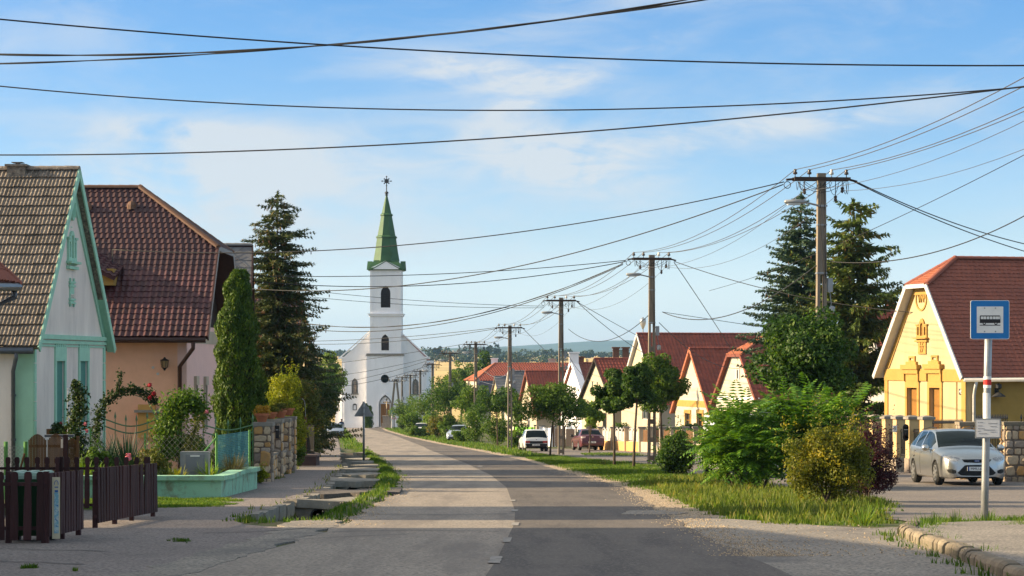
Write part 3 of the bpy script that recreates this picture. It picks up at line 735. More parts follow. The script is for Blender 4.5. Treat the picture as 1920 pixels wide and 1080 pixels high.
def tile_parts(parent,O,S,T,N,poly,tw,th,amp,m,kind,visible,limit=300,stuff_name='tiles'):
 """single tiles where the photograph lets one count them, the rest of the slope as one part"""
 me=tile_mesh(tw,th,amp,m,kind);rot=Matrix((S,T,N)).transposed().to_4x4();base=wpos(parent);cand=[];rest=MB();r=random.Random(3)
 for i,t0,h,(s0,s1)in tile_rows(poly,th):
  n=max(1,int((s1-s0)/tw));ww=(s1-s0)/n
  for j in range(n):
   s=s0+(j+.5)*ww;cand.append((s,t0,visible(O+S*s+T*t0)))
 vis=[c for c in cand if c[2]];vis.sort(key=lambda c:(O+S*c[0]+T*c[1]).y);one=vis[:limit];ids=set(id(c)for c in one)
 for c in one:
  o=link('tile',me,None,parent);q=rot.copy();q.translation=O+S*(c[0]+r.uniform(-.006,.006))+T*(c[1]+r.uniform(-.012,.012))+N*r.uniform(0,.008)-base
  o.matrix_local=q@Matrix.Rotation(r.uniform(-.018,.018),4,'Z')
 for c in cand:
  if id(c)in ids:continue
  A=O+S*c[0]+T*c[1];k=len(rest.v);seg=4;L=th*1.1
  for t,z in((0,0),(0,.028),(L,.008)):
   for j in range(seg+1):
    w=amp*(.5+.5*math.cos(2*math.pi*j/seg))if z else 0
    rest.v.append(tuple(A+S*(-tw/2+tw*j/seg)+T*t+N*(z+w)))
  for q in range(2):
   for j in range(seg):a=k+q*(seg+1)+j;rest.f.append((a,a+1,a+seg+2,a+seg+1))
 if rest.v:rest.build(stuff_name,m,parent,kind='stuff')
def half_pipe(b,a,c,r,seglen=.36):
 a,c=Vector(a),Vector(c);d=(c-a);L=d.length;n=max(1,round(L/seglen));d.normalize();x=d.cross(Vector((0,0,1))).normalized();z=x.cross(d)
 for i in range(n):
  o=len(b.v);p0,p1=a+d*(L*i/n-.02),a+d*(L*(i+1)/n+.03)
  for p,rr in((p0,r),(p1,r*1.16)):
   for k in range(7):
    t=math.pi*k/6;b.v.append(tuple(p+x*rr*math.cos(t)+z*rr*(math.sin(t)*.85-.25)))
  for k in range(6):b.f.append((o+k,o+k+1,o+8+k,o+7+k))
  b.f.append(tuple(o+k for k in range(7)));b.f.append(tuple(o+7+k for k in range(7))[::-1])
def house(name,label,N,Fp,side,ze,zr,depth,wall,roofm,hip=0,hd=1.4,ov=.25,eo=.35,tile=(.24,.34,.04),barge=None,windows=(),gutter=None,group=None,ridge_m=None,z0=None,th=.3,single=None,wfr=None,wfill=None,far_tiles=True,gable2=None,zsplit=None,hip_m=None,chimney=(),side_wall=None,both=False,rec=.14):
 fr=Fr(N,Fp,side);w=fr.w;z0=z0 if z0 is not None else min(g(N[1]),g(Fp[1]))-.4
 c=fr.p(w/2,depth/2,0);t=thing(name,label,'house',(c.x,c.y,g(c.y)),group)
 zh=zr-(zr-ze)*hip;u1=w/2*(1-hip);m=(zr-ze)/(w/2)
 out=[(0,z0),(w,z0),(w,ze)]+([(w-u1,zh),(u1,zh)]if 0<hip<1 else([(w/2,zr)]if hip==0 else[]))+[(0,ze)]
 holes=[[(a-ww/2,q-hh/2),(a+ww/2,q-hh/2),(a+ww/2,q+hh/2),(a-ww/2,q+hh/2)]for a,q,ww,hh in windows]
 b=MB()
 if gable2 is None:b.plate(out,holes,lambda a,z,d:fr.p(a,d,z),th)
 else:
  b.plate([(0,z0),(w,z0),(w,zsplit),(0,zsplit)],holes,lambda a,z,d:fr.p(a,d,z),th)
  g2=MB();g2.plate([(0,zsplit),(w,zsplit),(w,ze)]+([(w-u1,zh),(u1,zh)]if hip else[(w/2,zr)])+[(0,ze)],[],lambda a,z,d:fr.p(a,d,z),th)
  fixn(g2.build('gable',gable2,t))
 wl_=b;sw=MB()if side_wall else b
 for ua,ub in((0,th),(w-th,w)):
  q=[fr.p(ua,th,z0),fr.p(ub,th,z0),fr.p(ub,depth,z0),fr.p(ua,depth,z0)];tz=ze+m*(0)-.02
  (sw if ua==0 else b).add(q+[Vector((p.x,p.y,tz))for p in q],[(0,3,2,1),(4,5,6,7),(0,1,5,4),(1,2,6,5),(2,3,7,6),(3,0,4,7)])
 bo=[(0,z0),(w,z0),(w,ze)]+([(w/2,zr)]if hip<1 else[])+[(0,ze)]
 b.plate(bo,[],lambda a,z,d:fr.p(a,depth-d,z),th)
 walls=fixn(b.build('wall',wall,t))
 if side_wall:fixn(sw.build('side_wall',side_wall,t))
 for a,q,ww,hh in windows:
  fill=MB();pts=[fr.p(a-ww/2,rec,q-hh/2),fr.p(a+ww/2,rec,q-hh/2),fr.p(a+ww/2,rec,q+hh/2),fr.p(a-ww/2,rec,q+hh/2)]
  pts2=[p+fr.V*.05 for p in pts];fill.add(pts+pts2,[(0,1,2,3),(7,6,5,4),(0,4,5,1),(1,5,6,2),(2,6,7,3),(3,7,4,0)])
  if wfr:
   f=MB();e=.05
   for(x0,y0),(x1,y1)in(((-.5,-.5),(.5,-.5)),((.5,-.5),(.5,.5)),((.5,.5),(-.5,.5)),((-.5,.5),(-.5,-.5)),((0,-.5),(0,.5)),((-.5,.18),(.5,.18))):
    f.beam(fr.p(a+x0*(ww-e),rec-.03,q+y0*(hh-e)),fr.p(a+x1*(ww-e),rec-.03,q+y1*(hh-e)),e,e,up=fr.V)
   fo=f.build('window',wfr,t);fixn(fill.build('pane',wfill or M['glass'],fo))
  else:fixn(fill.build('shutter',wfill or M['glass'],t))
  # roof: two slabs, hip, tiles, ridge
 roof=MB();zt=.07;slopes=[]
 for sg in(0,1):
  ue=-eo if sg==0 else w+eo;O=fr.p(ue,0,ze-m*eo+zt);Tv=(fr.p(w/2,0,zr+zt)-O);Ls=Tv.length;Tv.normalize();S=fr.V.copy();Nn=S.cross(Tv);
  if Nn.z<0:Nn=-Nn
  hh=Ls*(1-hip*(zr-ze)/(zr-ze+m*eo))if hip<1 else 0
  poly=[(-ov if hip<1 else-ov,0),(depth+ov,0),(depth+ov,Ls)]+([(hd,Ls),(-ov,hh)]if 0<hip<1 else([(hd,Ls)]if hip==1 else[(-ov,Ls)]))
  roof.plate(poly,[],lambda s,tt,d,O=O,S=S,T=Tv,N=Nn:O+S*s+T*tt-N*(d+.01),.1);slopes.append((O,S,Tv,Nn,poly))
 ro=fixn(roof.build('roof',barge or roofm,t))
 if hip:
  uu=u1-(eo if hip==1 else .05);zz=(zh if hip<1 else ze-m*eo)+zt+.02;A,B,C=fr.p(uu,-ov,zz),fr.p(w-uu,-ov,zz),fr.p(w/2,hd,zr+zt)
  S=(B-A);Ls=S.length;S.normalize();mid=(A+B)/2;Tv=(C-mid);Lt=Tv.length;Tv.normalize();Nn=S.cross(Tv);Nn=-Nn if Nn.z<0 else Nn
  hb=MB();hb.plate([(0,0),(Ls,0),(Ls/2,Lt)],[],lambda s,tt,d:A+S*s+Tv*tt-Nn*(d+.01),.08);fixn(hb.build('hip',barge or roofm,ro))
  hs=MB();tile_sheet(hs,A,S,Tv,Nn,[(0,0),(Ls,0),(Ls/2,Lt)],tile[0],tile[1],tile[2]);hs.build('hip_tiles',hip_m or roofm,ro,kind='stuff')
 for k,(O,S,Tv,Nn,poly)in enumerate(slopes):
  if k==0 and single:tile_parts(ro,O,S,Tv,Nn,poly,tile[0],tile[1],tile[2],roofm,single[0],single[1],300)
  elif k==0 or both:
   s_=MB();tile_sheet(s_,O,S,Tv,Nn,poly,*tile,seed=k);s_.build('tiles',roofm,ro,kind='stuff')
  else:
   s_=MB();tile_sheet(s_,O,S,Tv,Nn,poly,*tile,seed=k,seg=2);s_.build('tiles',roofm,ro,kind='stuff')
 rm=ridge_m or roofm;rb=MB();half_pipe(rb,fr.p(w/2,hd if hip else-ov,zr+zt+.02),fr.p(w/2,depth+ov,zr+zt+.02),.12);rb.build('ridge',rm,ro,smooth=False)
 if hip:
  rb=MB()
  for q in(A,B):half_pipe(rb,q,C+Vector((0,0,.03)),.12)
  rb.build('hip_ridge',rm,ro)
 if barge:
  bb=MB()
  for(ua,za),(ub,zb)in(((-eo,ze-m*eo),((u1,zh)if hip else(w/2,zr))),((w+eo,ze-m*eo),((w-u1,zh)if hip else(w/2,zr)))):
   if hip==1:continue
   bb.beam(fr.p(ua,-ov-.02,za+.02),fr.p(ub,-ov-.02,zb+.02),.05,.2,up=(0,0,1))
  if 0<hip<1:bb.beam(fr.p(u1,-ov-.02,zh+.02),fr.p(w-u1,-ov-.02,zh+.02),.05,.16)
  if bb.v:bb.build('bargeboard',barge,t)
 if gutter:
  gb=MB();gb.tube([fr.p(-eo-.06,-ov+.05,ze-m*eo-.02),fr.p(-eo-.06,depth,ze-m*eo-.02)],.075,8);gb.build('gutter',gutter,t,smooth=True)
 for(cu,cv,cw,ch,cm)in chimney:
  cb=MB();zc=zr-abs(cu-w/2)*m;q=fr.p(cu,cv,0);ang=math.atan2(fr.U.y,fr.U.x)
  cb.box((q.x,q.y,zc+(ch-.8)/2),(cw,cw,ch+.8),ang);cb.box((q.x,q.y,zc+ch),(cw+.14,cw+.14,.12),ang);cb.build('chimney',cm,ro)
 return t,fr,slopes
def relief(b,fr,poly,t,v0=.01):b.plate(poly,[],lambda a,z,d:fr.p(a,v0-d,z),t+v0)
def rect(u0,z0,u1,z1):return[(u0,z0),(u1,z0),(u1,z1),(u0,z1)]
def arch(u0,z0,u1,z1,n=8,pointed=False):
 c=(u0+u1)/2;r=(u1-u0)/2;pts=[(u0,z0),(u1,z0)]
 if pointed:
  zs=z1-r*1.5
  for i in range(n+1):t=i/n;pts.append((u1-r*(1-math.cos(t*math.pi/2))if False else u1-r*t**1.7,zs+r*1.5*t**.8))
  for i in range(1,n+1):t=1-i/n;pts.append((u0+r*t**1.7,zs+r*1.5*t**.8))
 else:
  zs=z1-r
  for i in range(n+1):a=math.pi*i/n;pts.append((c+r*math.cos(a),zs+r*math.sin(a)))
 return pts
def text(name,s,size,loc,rot,m,parent,ext=.004,align='CENTER',sx=1):
 cu=bpy.data.curves.new(name,'FONT');cu.body=s;cu.size=size;cu.extrude=ext;cu.align_x=align;cu.align_y='CENTER';cu.resolution_u=2;
 o=bpy.data.objects.new(name,cu);COL.objects.link(o);me=bpy.data.meshes.new_from_object(o.evaluated_get(bpy.context.evaluated_depsgraph_get()));bpy.data.objects.remove(o);me.materials.clear();me.materials.append(m);o=link(name,me,None,parent);o.location=Vector(loc)-(wpos(parent)if parent else Vector());o.rotation_euler=rot;o.scale=(sx,1,1);return o
def frrot(fr):
 ax=fr.U*(-fr.side)*-1 if fr.side<0 else-fr.U
 return(R_(90),0,math.atan2(ax.y,ax.x))
 # ---- houses on the left of the road
def pxof(p):return 960+F*p.x/p.y
# green-trimmed cottage
N,Fp=(X(63,55.5),55.5),(X(196,62.5),62.5)
GR=Fr(N,Fp,-1);ze=2.33;zr=6.88;GU=[GR.u(112),GR.u(156)]
wins=[(u,(GR.z(677,u)+GR.z(806,u))/2,.78,GR.z(677,u)-GR.z(806,u))for u in GU]
vis=lambda p:pxof(p)>-14
ght,GR,gsl=house('house','mint-trimmed grey plaster cottage with a steep lichen-covered tiled roof',N,Fp,-1,ze,zr,13,M['plaster_stain'],M['tile_old'],ov=.22,eo=.3,tile=(.21,.335,.024),windows=wins,wfill=M['teal'],gutter=None,single=('double',vis),z0=-2.6,rec=.045,barge=None)
w=GR.w;mm=(zr-ze)/(w/2)
tb=MB()
for sg in(0,1):
 f=(lambda u:u)if sg==0 else(lambda u:w-u)
 tb.beam(GR.p(f(-.3),-.235,ze-mm*.3),GR.p(f(w/2),-.235,zr),.04,.2)
 relief(tb,GR,[(f(.02),ze-.02),(f(.26 if sg else .16),ze-.02),(f(w/2),zr-(.6 if sg else .5)),(f(w/2),zr-.08)],.05)
 if sg:tb.beam(GR.p(f(-.25),-.12,ze-mm*.3-.02),GR.p(f(w/2-.02),-.12,zr-.06),.2,.05)
tb.build('rake_trim',M['mint'],ght)
cb=MB()
relief(cb,GR,rect(-.02,ze-.1,w+.02,ze+.02),.09);relief(cb,GR,rect(-.02,ze-.22,w+.02,ze-.13),.06);relief(cb,GR,rect(-.02,ze-.3,w+.02,ze-.25),.03)
cb.build('cornice',M['mint'],ght)
qb=MB()
for u0,u1 in((.0,.16),(w-.2,w)):
 z=-2.4
 while z<ze-.35:relief(qb,GR,rect(u0,z,u1,z+.48),.035);z+=.5
qb.build('quoins',M['mint'],ght,kind='stuff')
sb=MB()
sb.plate(rect(0,-2.6,GR.v(28),ze-.05),[],lambda a,z,d:GR.p(.01-d,a,z),.03);sb.build('corner_strip',mat('pale_mint_wall',(.36,.6,.44),(.32,.54,.4),3,.85),ght)
for u,zc,ww,hh in wins:
 fb=MB();e=.14;zt=zc+hh/2
 relief(fb,GR,rect(u-ww/2-e,zc-hh/2-.1,u-ww/2,zt),.04);relief(fb,GR,rect(u+ww/2,zc-hh/2-.1,u+ww/2+e,zt),.04)
 relief(fb,GR,rect(u-ww/2-e,zt,u+ww/2+e,zt+.38),.045)
 for k in range(6):a=u-ww/2-e+(ww+2*e)*(k+.25)/6;relief(fb,GR,rect(a,zt+.38,a+(ww+2*e)/12,zt+.46),.045)
 relief(fb,GR,rect(u-ww/2-e-.05,zc-hh/2-.12,u+ww/2+e+.05,zc-hh/2-.03),.12)
 fb.build('window_surround',M['mint'],ght)
def shrine(fr,parent,pxc,y0,y1,m,dark,wd=.74,ledge=True):
 """three-arched blind window in stucco on its ledge"""
 u=fr.u(pxc);za,zb=fr.z(y1,u),fr.z(y0,u);h=zb-za;b=MB()
 lz=za+h*.2
 b.plate([(u-wd/2,lz),(u+wd/2,lz),(u+wd/2,lz+h*.52),(u+wd*.26,lz+h*.52)]+[(u+wd*.24*math.cos(a),lz+h*.52+wd*.27*math.sin(a))for a in np.linspace(.1,math.pi-.1,8)]+[(u-wd*.26,lz+h*.52),(u-wd/2,lz+h*.52)],[arch(u-wd*.13,lz+h*.06,u+wd*.13,lz+h*.6)[::1],rect(u-wd*.4,lz+h*.08,u-wd*.25,lz+h*.44),rect(u+wd*.25,lz+h*.08,u+wd*.4,lz+h*.44)],lambda a,z,d:fr.p(a,.01-d,z),.07)
 relief(b,fr,rect(u-wd*.56,lz+h*.5,u-wd*.27,lz+h*.55),.09);relief(b,fr,rect(u+wd*.27,lz+h*.5,u+wd*.56,lz+h*.55),.09)
 relief(b,fr,rect(u-wd*.52,za+h*.1,u+wd*.52,lz),.06);relief(b,fr,rect(u-wd*.62,za+h*.13,u+wd*.62,lz-.02),.16);relief(b,fr,rect(u-wd*.58,za,u+wd*.58,za+h*.07),.1)
 relief(b,fr,[(u-.03,lz+h*.78),(u+.03,lz+h*.78),(u,zb)],.04)
 o=b.build('blind_window',m,parent)
 d=MB();relief(d,fr,rect(u-wd*.12,lz+h*.06,u+wd*.12,lz+h*.56),.004);relief(d,fr,rect(u-wd*.4,lz+h*.08,u-wd*.25,lz+h*.44),.004);relief(d,fr,rect(u+wd*.25,lz+h*.08,u+wd*.4,lz+h*.44),.004)
 d.build('niche_back',dark,o)
shrine(GR,ght,133,425,505,M['mint'],M['plaster_stain'],.8)
u=GR.u(133.5);za,zb=GR.z(574,u),GR.z(523,u);db=MB()
relief(db,GR,rect(u-.2,za+.1,u+.2,zb-.08),.03)
for z in(za+.06,za+.16,zb-.12,zb-.22):relief(db,GR,rect(u-.27,z,u+.27,z+.05),.06)
for a in(-.2,.15):relief(db,GR,rect(u+a,za-.02,u+a+.05,za+.1),.05);relief(db,GR,rect(u+a,zb-.08,u+a+.05,zb+.02),.05)
dt=db.build('date_panel',M['mint'],ght)
text('date','1923',.2,GR.p(u,-.045,(za+zb)/2-.12),frrot(GR),M['plaster_stain'],dt,.012,sx=.85)
mb=MB();u=w/2+.02;mb.plate([(u+.2*math.cos(a),zr-1.05+.3*math.sin(a))for a in np.linspace(0,6.283,17)[:-1]],[],lambda a,z,d:GR.p(a,.01-d,z),.08)
for k in(-.11,0,.11):relief(mb,GR,rect(u+k-.02,zr-1.25,u+k+.02,zr-.85),.1)
mb.build('medallion',M['mint'],ght)
gb=MB();e=GR.p(-.37,-.1,ze-mm*.3-.03);gb.tube([e,GR.p(-.37,12.5,ze-mm*.3-.03)],.085,8)
gb.build('gutter',M['zinc'],ght,smooth=True)
pb=MB();vv=GR.v(52);pb.tube([GR.p(-.37,.35,ze-mm*.3-.08),GR.p(-.37,.35,ze-.6),GR.p(-.12,vv+.35,ze-.95),GR.p(-.09,vv+.35,-2.3)],.055,8);pb.build('downpipe',M['zinc'],ght,smooth=True)
pb=MB()
for z in(-.4,.75):pb.lathe(GR.p(-.09,vv+.35,z),[(.068,-.03),(.068,.03)],10)
pb.build('pipe_bracket',M['zinc'],ght,kind='stuff')
cb=MB();q=GR.p(w/2,1.5,0);cb.box((q.x,q.y,zr-.1),(.5,.5,.5));cb.box((q.x,q.y,zr+.17),(.6,.6,.06));cb.tube([(q.x,q.y,zr+.2),(q.x,q.y,zr+.25)],.07,8);cb.box((q.x,q.y,zr+.26),(.3,.3,.02))
cb.build('chimney',M['tile_old'],ght)
# pink house with the maroon roof
N,Fp=(X(350,70),70.0),(X(411,78),78.0)
PK=Fr(N,Fp,-1);ze,zr=3.0,7.6;zs=ze-.15
wins=[]
for px in(366,384):
 u=PK.u(px);wins.append((u,(PK.z(722,u)+PK.z(800,u))/2,.42,PK.z(722,u)-PK.z(800,u)))
vis=lambda p:pxof(p)>120 and Z(0,0.0001)is not None
pk,PK,psl=house('house','salmon pink house with a maroon half-hipped tile roof behind the mint-trimmed cottage',N,Fp,-1,ze,zr,15,M['pink2'],M['tile_maroon'],hip=.47,hd=2.2,ov=.75,eo=.55,tile=(.2,.24,.034),windows=wins,wfill=M['wood_mid'],single=('single',vis),ridge_m=M['tile_ridge'],gable2=M['wood_gable'],zsplit=zs,side_wall=M['pink'],barge=M['metal_brown'],gutter=M['metal_brown'],z0=-3,rec=.05)
w=PK.w;mm=(zr-ze)/(w/2)
lb=MB()
for u,zc,ww,hh in wins:relief(lb,PK,rect(u-.3,zc+hh/2,u+.3,zc+hh/2+.3),.1);relief(lb,PK,rect(u-.3,zc-hh/2-.1,u-.21,zc+hh/2),.06);relief(lb,PK,rect(u+.21,zc-hh/2-.1,u+.3,zc+hh/2),.06)
lb.build('window_surround',M['plaster_cream'],pk)
bb=MB();relief(bb,PK,rect(0.02,ze-.75,w,ze-.3),.015);bb.build('pale_band',M['plaster_cream'],pk)
eb=MB();e=ze-mm*.55;eb.beam(PK.p(-.5,-.7,e-.02),PK.p(-.5,14,e-.02),.05,.2);eb.add([PK.p(-.5,-.7,e-.1),PK.p(.02,-.7,e-.1),PK.p(.02,14,e-.1),PK.p(-.5,14,e-.1)],[(0,1,2,3)]);eb.build('eaves_board',M['metal_brown'],pk)
pb=MB();vv=PK.v(338)
pb.tube([PK.p(-.6,-.3,e-.1),PK.p(-.6,-.3,e-.3),PK.p(-.12,vv,e-.9),PK.p(-.09,vv,-2.2)],.07,8);pb.build('downpipe',M['metal_brown'],pk,smooth=True)
ln=thing('lantern','black wrought iron wall lantern on the salmon pink wall','lantern',PK.p(-.02,PK.v(311),Z(681,70)))
b=MB();c=ln.location;b.beam(c+Vector((0,.0,-.05)),c+Vector((0,-.22,.06)),.03,.03);b.lathe(c+Vector((0,-.24,0)),[(.02,.2),(.05,.15),(.15,.1),(.14,.08)],8);b.lathe(c+Vector((0,-.24,0)),[(.1,-.14),(.05,-.19),(.02,-.24)],8);b.box(c,(.12,.03,.25))
for k in range(6):a=k*1.047;b.tube([c+Vector((.13*math.cos(a),-.24+.13*math.sin(a),.09)),c+Vector((.1*math.cos(a),-.24+.1*math.sin(a),-.14))],.009,4)
b.build('frame',M['metal_black'],ln);b=MB();b.lathe(c+Vector((0,-.24,0)),[(.09,-.13),(.12,.08)],8);b.build('lamp_glass',mat('amber_glass',(.3,.2,.1),None,rough=.2),ln)
for px,py in((287,689),(296,701)):
 b=MB();b.lathe(PK.p(-.0,PK.v(px),Z(py,70)),[(.045,-.03),(.045,.0),(.02,.03)],10,'Y');b.build('wall_fitting',M['white_metal'],pk)
 # dormer and roof vents
dm=MB();Yd=71.6;cx=X(183,Yd);zt=Z(505,Yd)
dm.box((cx,Yd-.35,zt-.3),(1.5,1.6,.55));do=dm.build('dormer',M['ochre'],pk)
b=MB();A=Vector((cx-1.2,Yd-1.45,Z(470,Yd)-.05));O=A;S=Vector((1,0,-.45)).normalized();T=Vector((0,1,.28)).normalized();Nn=S.cross(T)
b.plate(rect(0,0,2.25,2.6),[],lambda s,t,d:O+S*s+T*t-Nn*d,.09);tile_sheet(b,O+Nn*.01,S,T,Nn,rect(0,0,2.25,2.6),.225,.31,.05);fixn(b.build('dormer_roof',M['tile_maroon'],do))
for px,py in((165,391),(248,389),(165,391)):
 O,S,Tv,Nn,poly=psl[0];Yv=73.3;P=P3(px,py,Yv);t_=(P.z-O.z)/Tv.z;P=O+S*((X(px,(O+Tv*t_).y)-O.x)/S.x)+Tv*t_
 if px==165 and py==391 and 'seen165' in globals():continue
 seen165=1;b=MB();b.lathe(P+Nn*.05,[(.16,-.1),(.16,.05),(.1,.16),(.02,.2)],8);b.build('roof_vent',M['tile_ridge'],pk)
b=MB();q=PK.p(.2,-.1,0);P=P3(211,468,71.5);b.tube([P+Vector((0,0,-.5)),P],.02,6);b.build('wire_hook',M['metal_dark'],pk)
# yellow cabinet on the pink wall, seen through the fence
cabt=thing('meter_cabinet','yellow wall cabinet with a grey ledge on the salmon pink wall','cabinet',(X(275,69.8),69.8,Z(790,69.8)))
b=MB();b.box((X(275,69.8),69.85,Z(790,69.8)),(.42*1.3,.25,1.1));b.build('body',mat('cabinet_yellow',(.6,.34,.1),(.54,.3,.09),4,.7),cabt);b=MB();b.box((X(275,69.8),69.8,Z(771,69.8)),(.75,.4,.08));b.build('ledge',M['concrete'],cabt)
# grey slate house and the orange house behind the spruce
sl,SLf,ssl=house('house','house with a pale grey diamond-slate roof behind the tall clipped conifer',(X(458,88),88.0),(X(470,96),96.0),-1,Z(684,88),Z(463,92),10,M['plaster_pale'],M['slate_grey'],ov=.2,eo=.4,tile=(.4,.4,.0),barge=M['metal_brown'],gutter=M['metal_brown'],z0=-3.6)
O,S,Tv,Nn,poly=ssl[0];b=MB();Lm=poly[2][1];n=0
for i in range(-14,40):
 for dr in(1,-1):
  a0=i*.42
  p=[(a0+dr*t,t)for t in np.linspace(0,Lm,2)];(s0,t0),(s1,t1)=p
  q=[]
  for k in range(13):
   s,t=s0+(s1-s0)*k/12,t0+(t1-t0)*k/12
   if-.2<s<10:q.append(O+S*s+Tv*t+Nn*.045)
  if len(q)>1:b.tube(q,.008,3,caps=False)
b.build('slate_edges',M['slate_blue'],sl,kind='stuff')
house('house','orange rendered house almost hidden behind the tall spruce',(X(552,112),112.0),(X(566,119),119.0),-1,Z(625,112),Z(556,116),9,mat('orange_render',(.5,.17,.07),(.44,.15,.06),3,.9),M['tile_maroon'],ov=.3,eo=.4,z0=-4.2)
house('house','cream house whose red hipped eaves corner and gutter poke in at the left edge',(-10.45,37.2),(-10.45,42.4),-1,Z(540,42.6)+.45,Z(540,42.6)+3.3,9,M['plaster_cream'],M['tile_brown'],hip=1,hd=2.6,ov=.55,eo=.4,gutter=M['zinc'],z0=-1.9)
b=MB();q=P3(27,545,42.6);b.tube([P3(-70,538,38),P3(35,538,42.75)],.08,8);b.tube([q,q+Vector((.02,0,-.12)),q+Vector((-.35,.0,-.3)),q+Vector((-.4,.0,-3))],.06,8);o=b.build('downpipe',M['zinc'],[t for t in bpy.data.objects if t.get('label','').startswith('cream house whose')][0],smooth=True)
house('house','long pale house beside the near road whose shade covers the driveway',(-11.2,8.0),(-11.2,33.6),-1,4.2,7.0,9,M['plaster_cream'],M['tile_brown'],hip=1,hd=2.6,ov=.3,eo=.4,tile=(.3,.4,.03),z0=-1.8)
# ---- yellow house
N,Fp=(X(1812,79),79.0),(X(1660,86),86.0)
YL=Fr(N,Fp,1);ze,zr=Z(693,79)+.05,Z(487,82.5);w=YL.w
wins=[]
for px in(1711.5,1754):
 u=YL.u(px);wins.append((u,(YL.z(727,u)+YL.z(800,u))/2-.1,.92,YL.z(727,u)-YL.z(800,u)+.2))
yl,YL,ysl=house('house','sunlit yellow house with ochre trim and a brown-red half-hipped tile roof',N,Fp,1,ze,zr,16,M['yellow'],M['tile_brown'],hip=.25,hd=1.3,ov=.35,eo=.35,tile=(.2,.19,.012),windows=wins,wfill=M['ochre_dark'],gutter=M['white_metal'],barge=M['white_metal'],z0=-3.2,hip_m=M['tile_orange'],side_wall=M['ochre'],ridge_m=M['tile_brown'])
mm=(zr-ze)/(w/2)
bb=MB();m2=mm
for sg in(0,1):
 f=(lambda u:u)if sg==0 else(lambda u:w-u)
 u1=w/2*.75;bb.beam(YL.p(f(-.3),-.2,ze-mm*.3+.0),YL.p(f(u1),-.2,zr-(zr-ze)*.25),.32,.05)
bb.beam(YL.p(w/2*.75,-.2,zr-(zr-ze)*.25),YL.p(w-w/2*.75,-.2,zr-(zr-ze)*.25),.32,.05)
bb.build('soffit',M['white_metal'],yl)
tb=MB();u1=w/2*.75;zh=zr-(zr-ze)*.25
for f in((lambda u:u),(lambda u:w-u)):
 relief(tb,YL,[(f(0),ze),(f(.42),ze),(f(u1+.05),zh-.32),(f(u1-.05),zh)],.04)
 relief(tb,YL,rect(*((0,-3.2,.34,ze-.35)if f(0)==0 else(w-.3,-3.2,w,ze-.35))),.04)
relief(tb,YL,rect(0,ze-.5,w,ze-.04),.055);relief(tb,YL,rect(u1,zh-.3,w-u1,zh-.02),.045)
tb.build('trim_band',M['ochre'],yl)
for u,zc,ww,hh in wins:
 fb=MB();e=.17;zt=zc+hh/2
 relief(fb,YL,rect(u-ww/2-e,zc-hh/2,u-ww/2,zt),.05);relief(fb,YL,rect(u+ww/2,zc-hh/2,u+ww/2+e,zt),.05)
 relief(fb,YL,rect(u-ww/2-e,zt,u+ww/2+e,zt+.55),.05);relief(fb,YL,rect(u-ww/2-e-.06,zt+.55,u+ww/2+e+.06,zt+.72),.14);relief(fb,YL,rect(u-ww/2-e-.12,zt+.72,u+ww/2+e+.12,zt+.9),.2)
 relief(fb,YL,rect(u-ww/2,zt+.9,u+ww/2,zt+1.02),.1);fb.plate([(u-.28,zt+1.02),(u+.28,zt+1.02),(u+.28,zt+1.24),(u-.28,zt+1.24)],[rect(u-.18,zt+1.07,u+.18,zt+1.17)],lambda a,z,d:YL.p(a,.01-d,z),.07)
 for s in(-1,1):relief(fb,YL,rect(u+s*(ww/2+e)-.06,zt+.25,u+s*(ww/2+e)+.06,zt+.56),.12)
 fb.build('window_surround',M['ochre'],yl)
M['ochre_shade']=M['ochre_dark']
shrine(YL,yl,1730,597,641,M['ochre'],M['ochre_dark'],.92)
u=YL.u(1730.5);za,zb=YL.z(664,u),YL.z(641,u);pb=MB();relief(pb,YL,rect(u-.34,za,u+.34,zb),.05);po=pb.build('date_panel',M['ochre'],yl)
text('date','19',.36,YL.p(u,-.06,za+.46),frrot(YL),M['ochre_dark'],po,.01);text('date','27',.36,YL.p(u,-.06,za+.18),frrot(YL),M['ochre_dark'],po,.01)
u=YL.u(1728);zc=YL.z(560,u);mo=MB();mo.plate([(u+.5*math.cos(a),zc+.48*math.sin(a))for a in np.linspace(0,6.283,25)[:-1]],[[(u+.43*math.cos(a),zc+.41*math.sin(a))for a in np.linspace(0,6.283,25)[:-1]]],lambda a,z,d:YL.p(a,.01-d,z),.05)
mo=mo.build('monogram_ring',M['ochre'],yl);text('monogram','VN',.5,YL.p(u,-.02,zc),frrot(YL),M['ochre'],mo,.03,sx=.8);text('monogram','T',.75,YL.p(u-.3,-.02,zc+.22),frrot(YL),M['ochre'],mo,.02,sx=1.2)
hn=MB();u=YL.u(1803);relief(hn,YL,rect(u-.17,YL.z(740,u),u+.17,YL.z(729,u)),.03);ho=hn.build('house_number',M['metal_dark'],yl);text('number','45',.24,YL.p(u,-.034,YL.z(734.5,u)),frrot(YL),M['sign_white'],ho,.003,sx=.95)
pb=MB();uu=YL.u(1795);pb.tube([YL.p(uu,-.04,-2.4),YL.p(uu,-.04,YL.z(709,uu)),YL.p(.05,-.04,YL.z(709,uu)),YL.p(-.05,.4,YL.z(709,uu)),YL.p(-.05,9,YL.z(709,uu)+.0)],.02,5);pb.build('gas_pipe',M['ochre'],yl)
pb=MB();e=ze-mm*.35;pb.tube([YL.p(-.41,.2,e-.1),YL.p(-.3,.2,e-.35),YL.p(-.12,.25,e-.6),YL.p(-.12,.25,-3)],.06,8);pb.build('downpipe',M['white_metal'],yl,smooth=True)
fl=thing('wall_spotlight','small dark wall lamp on the shaded yellow wall right of the bus sign pole','lamp',YL.p(-.03,YL.v(1868),Z(735,80)))
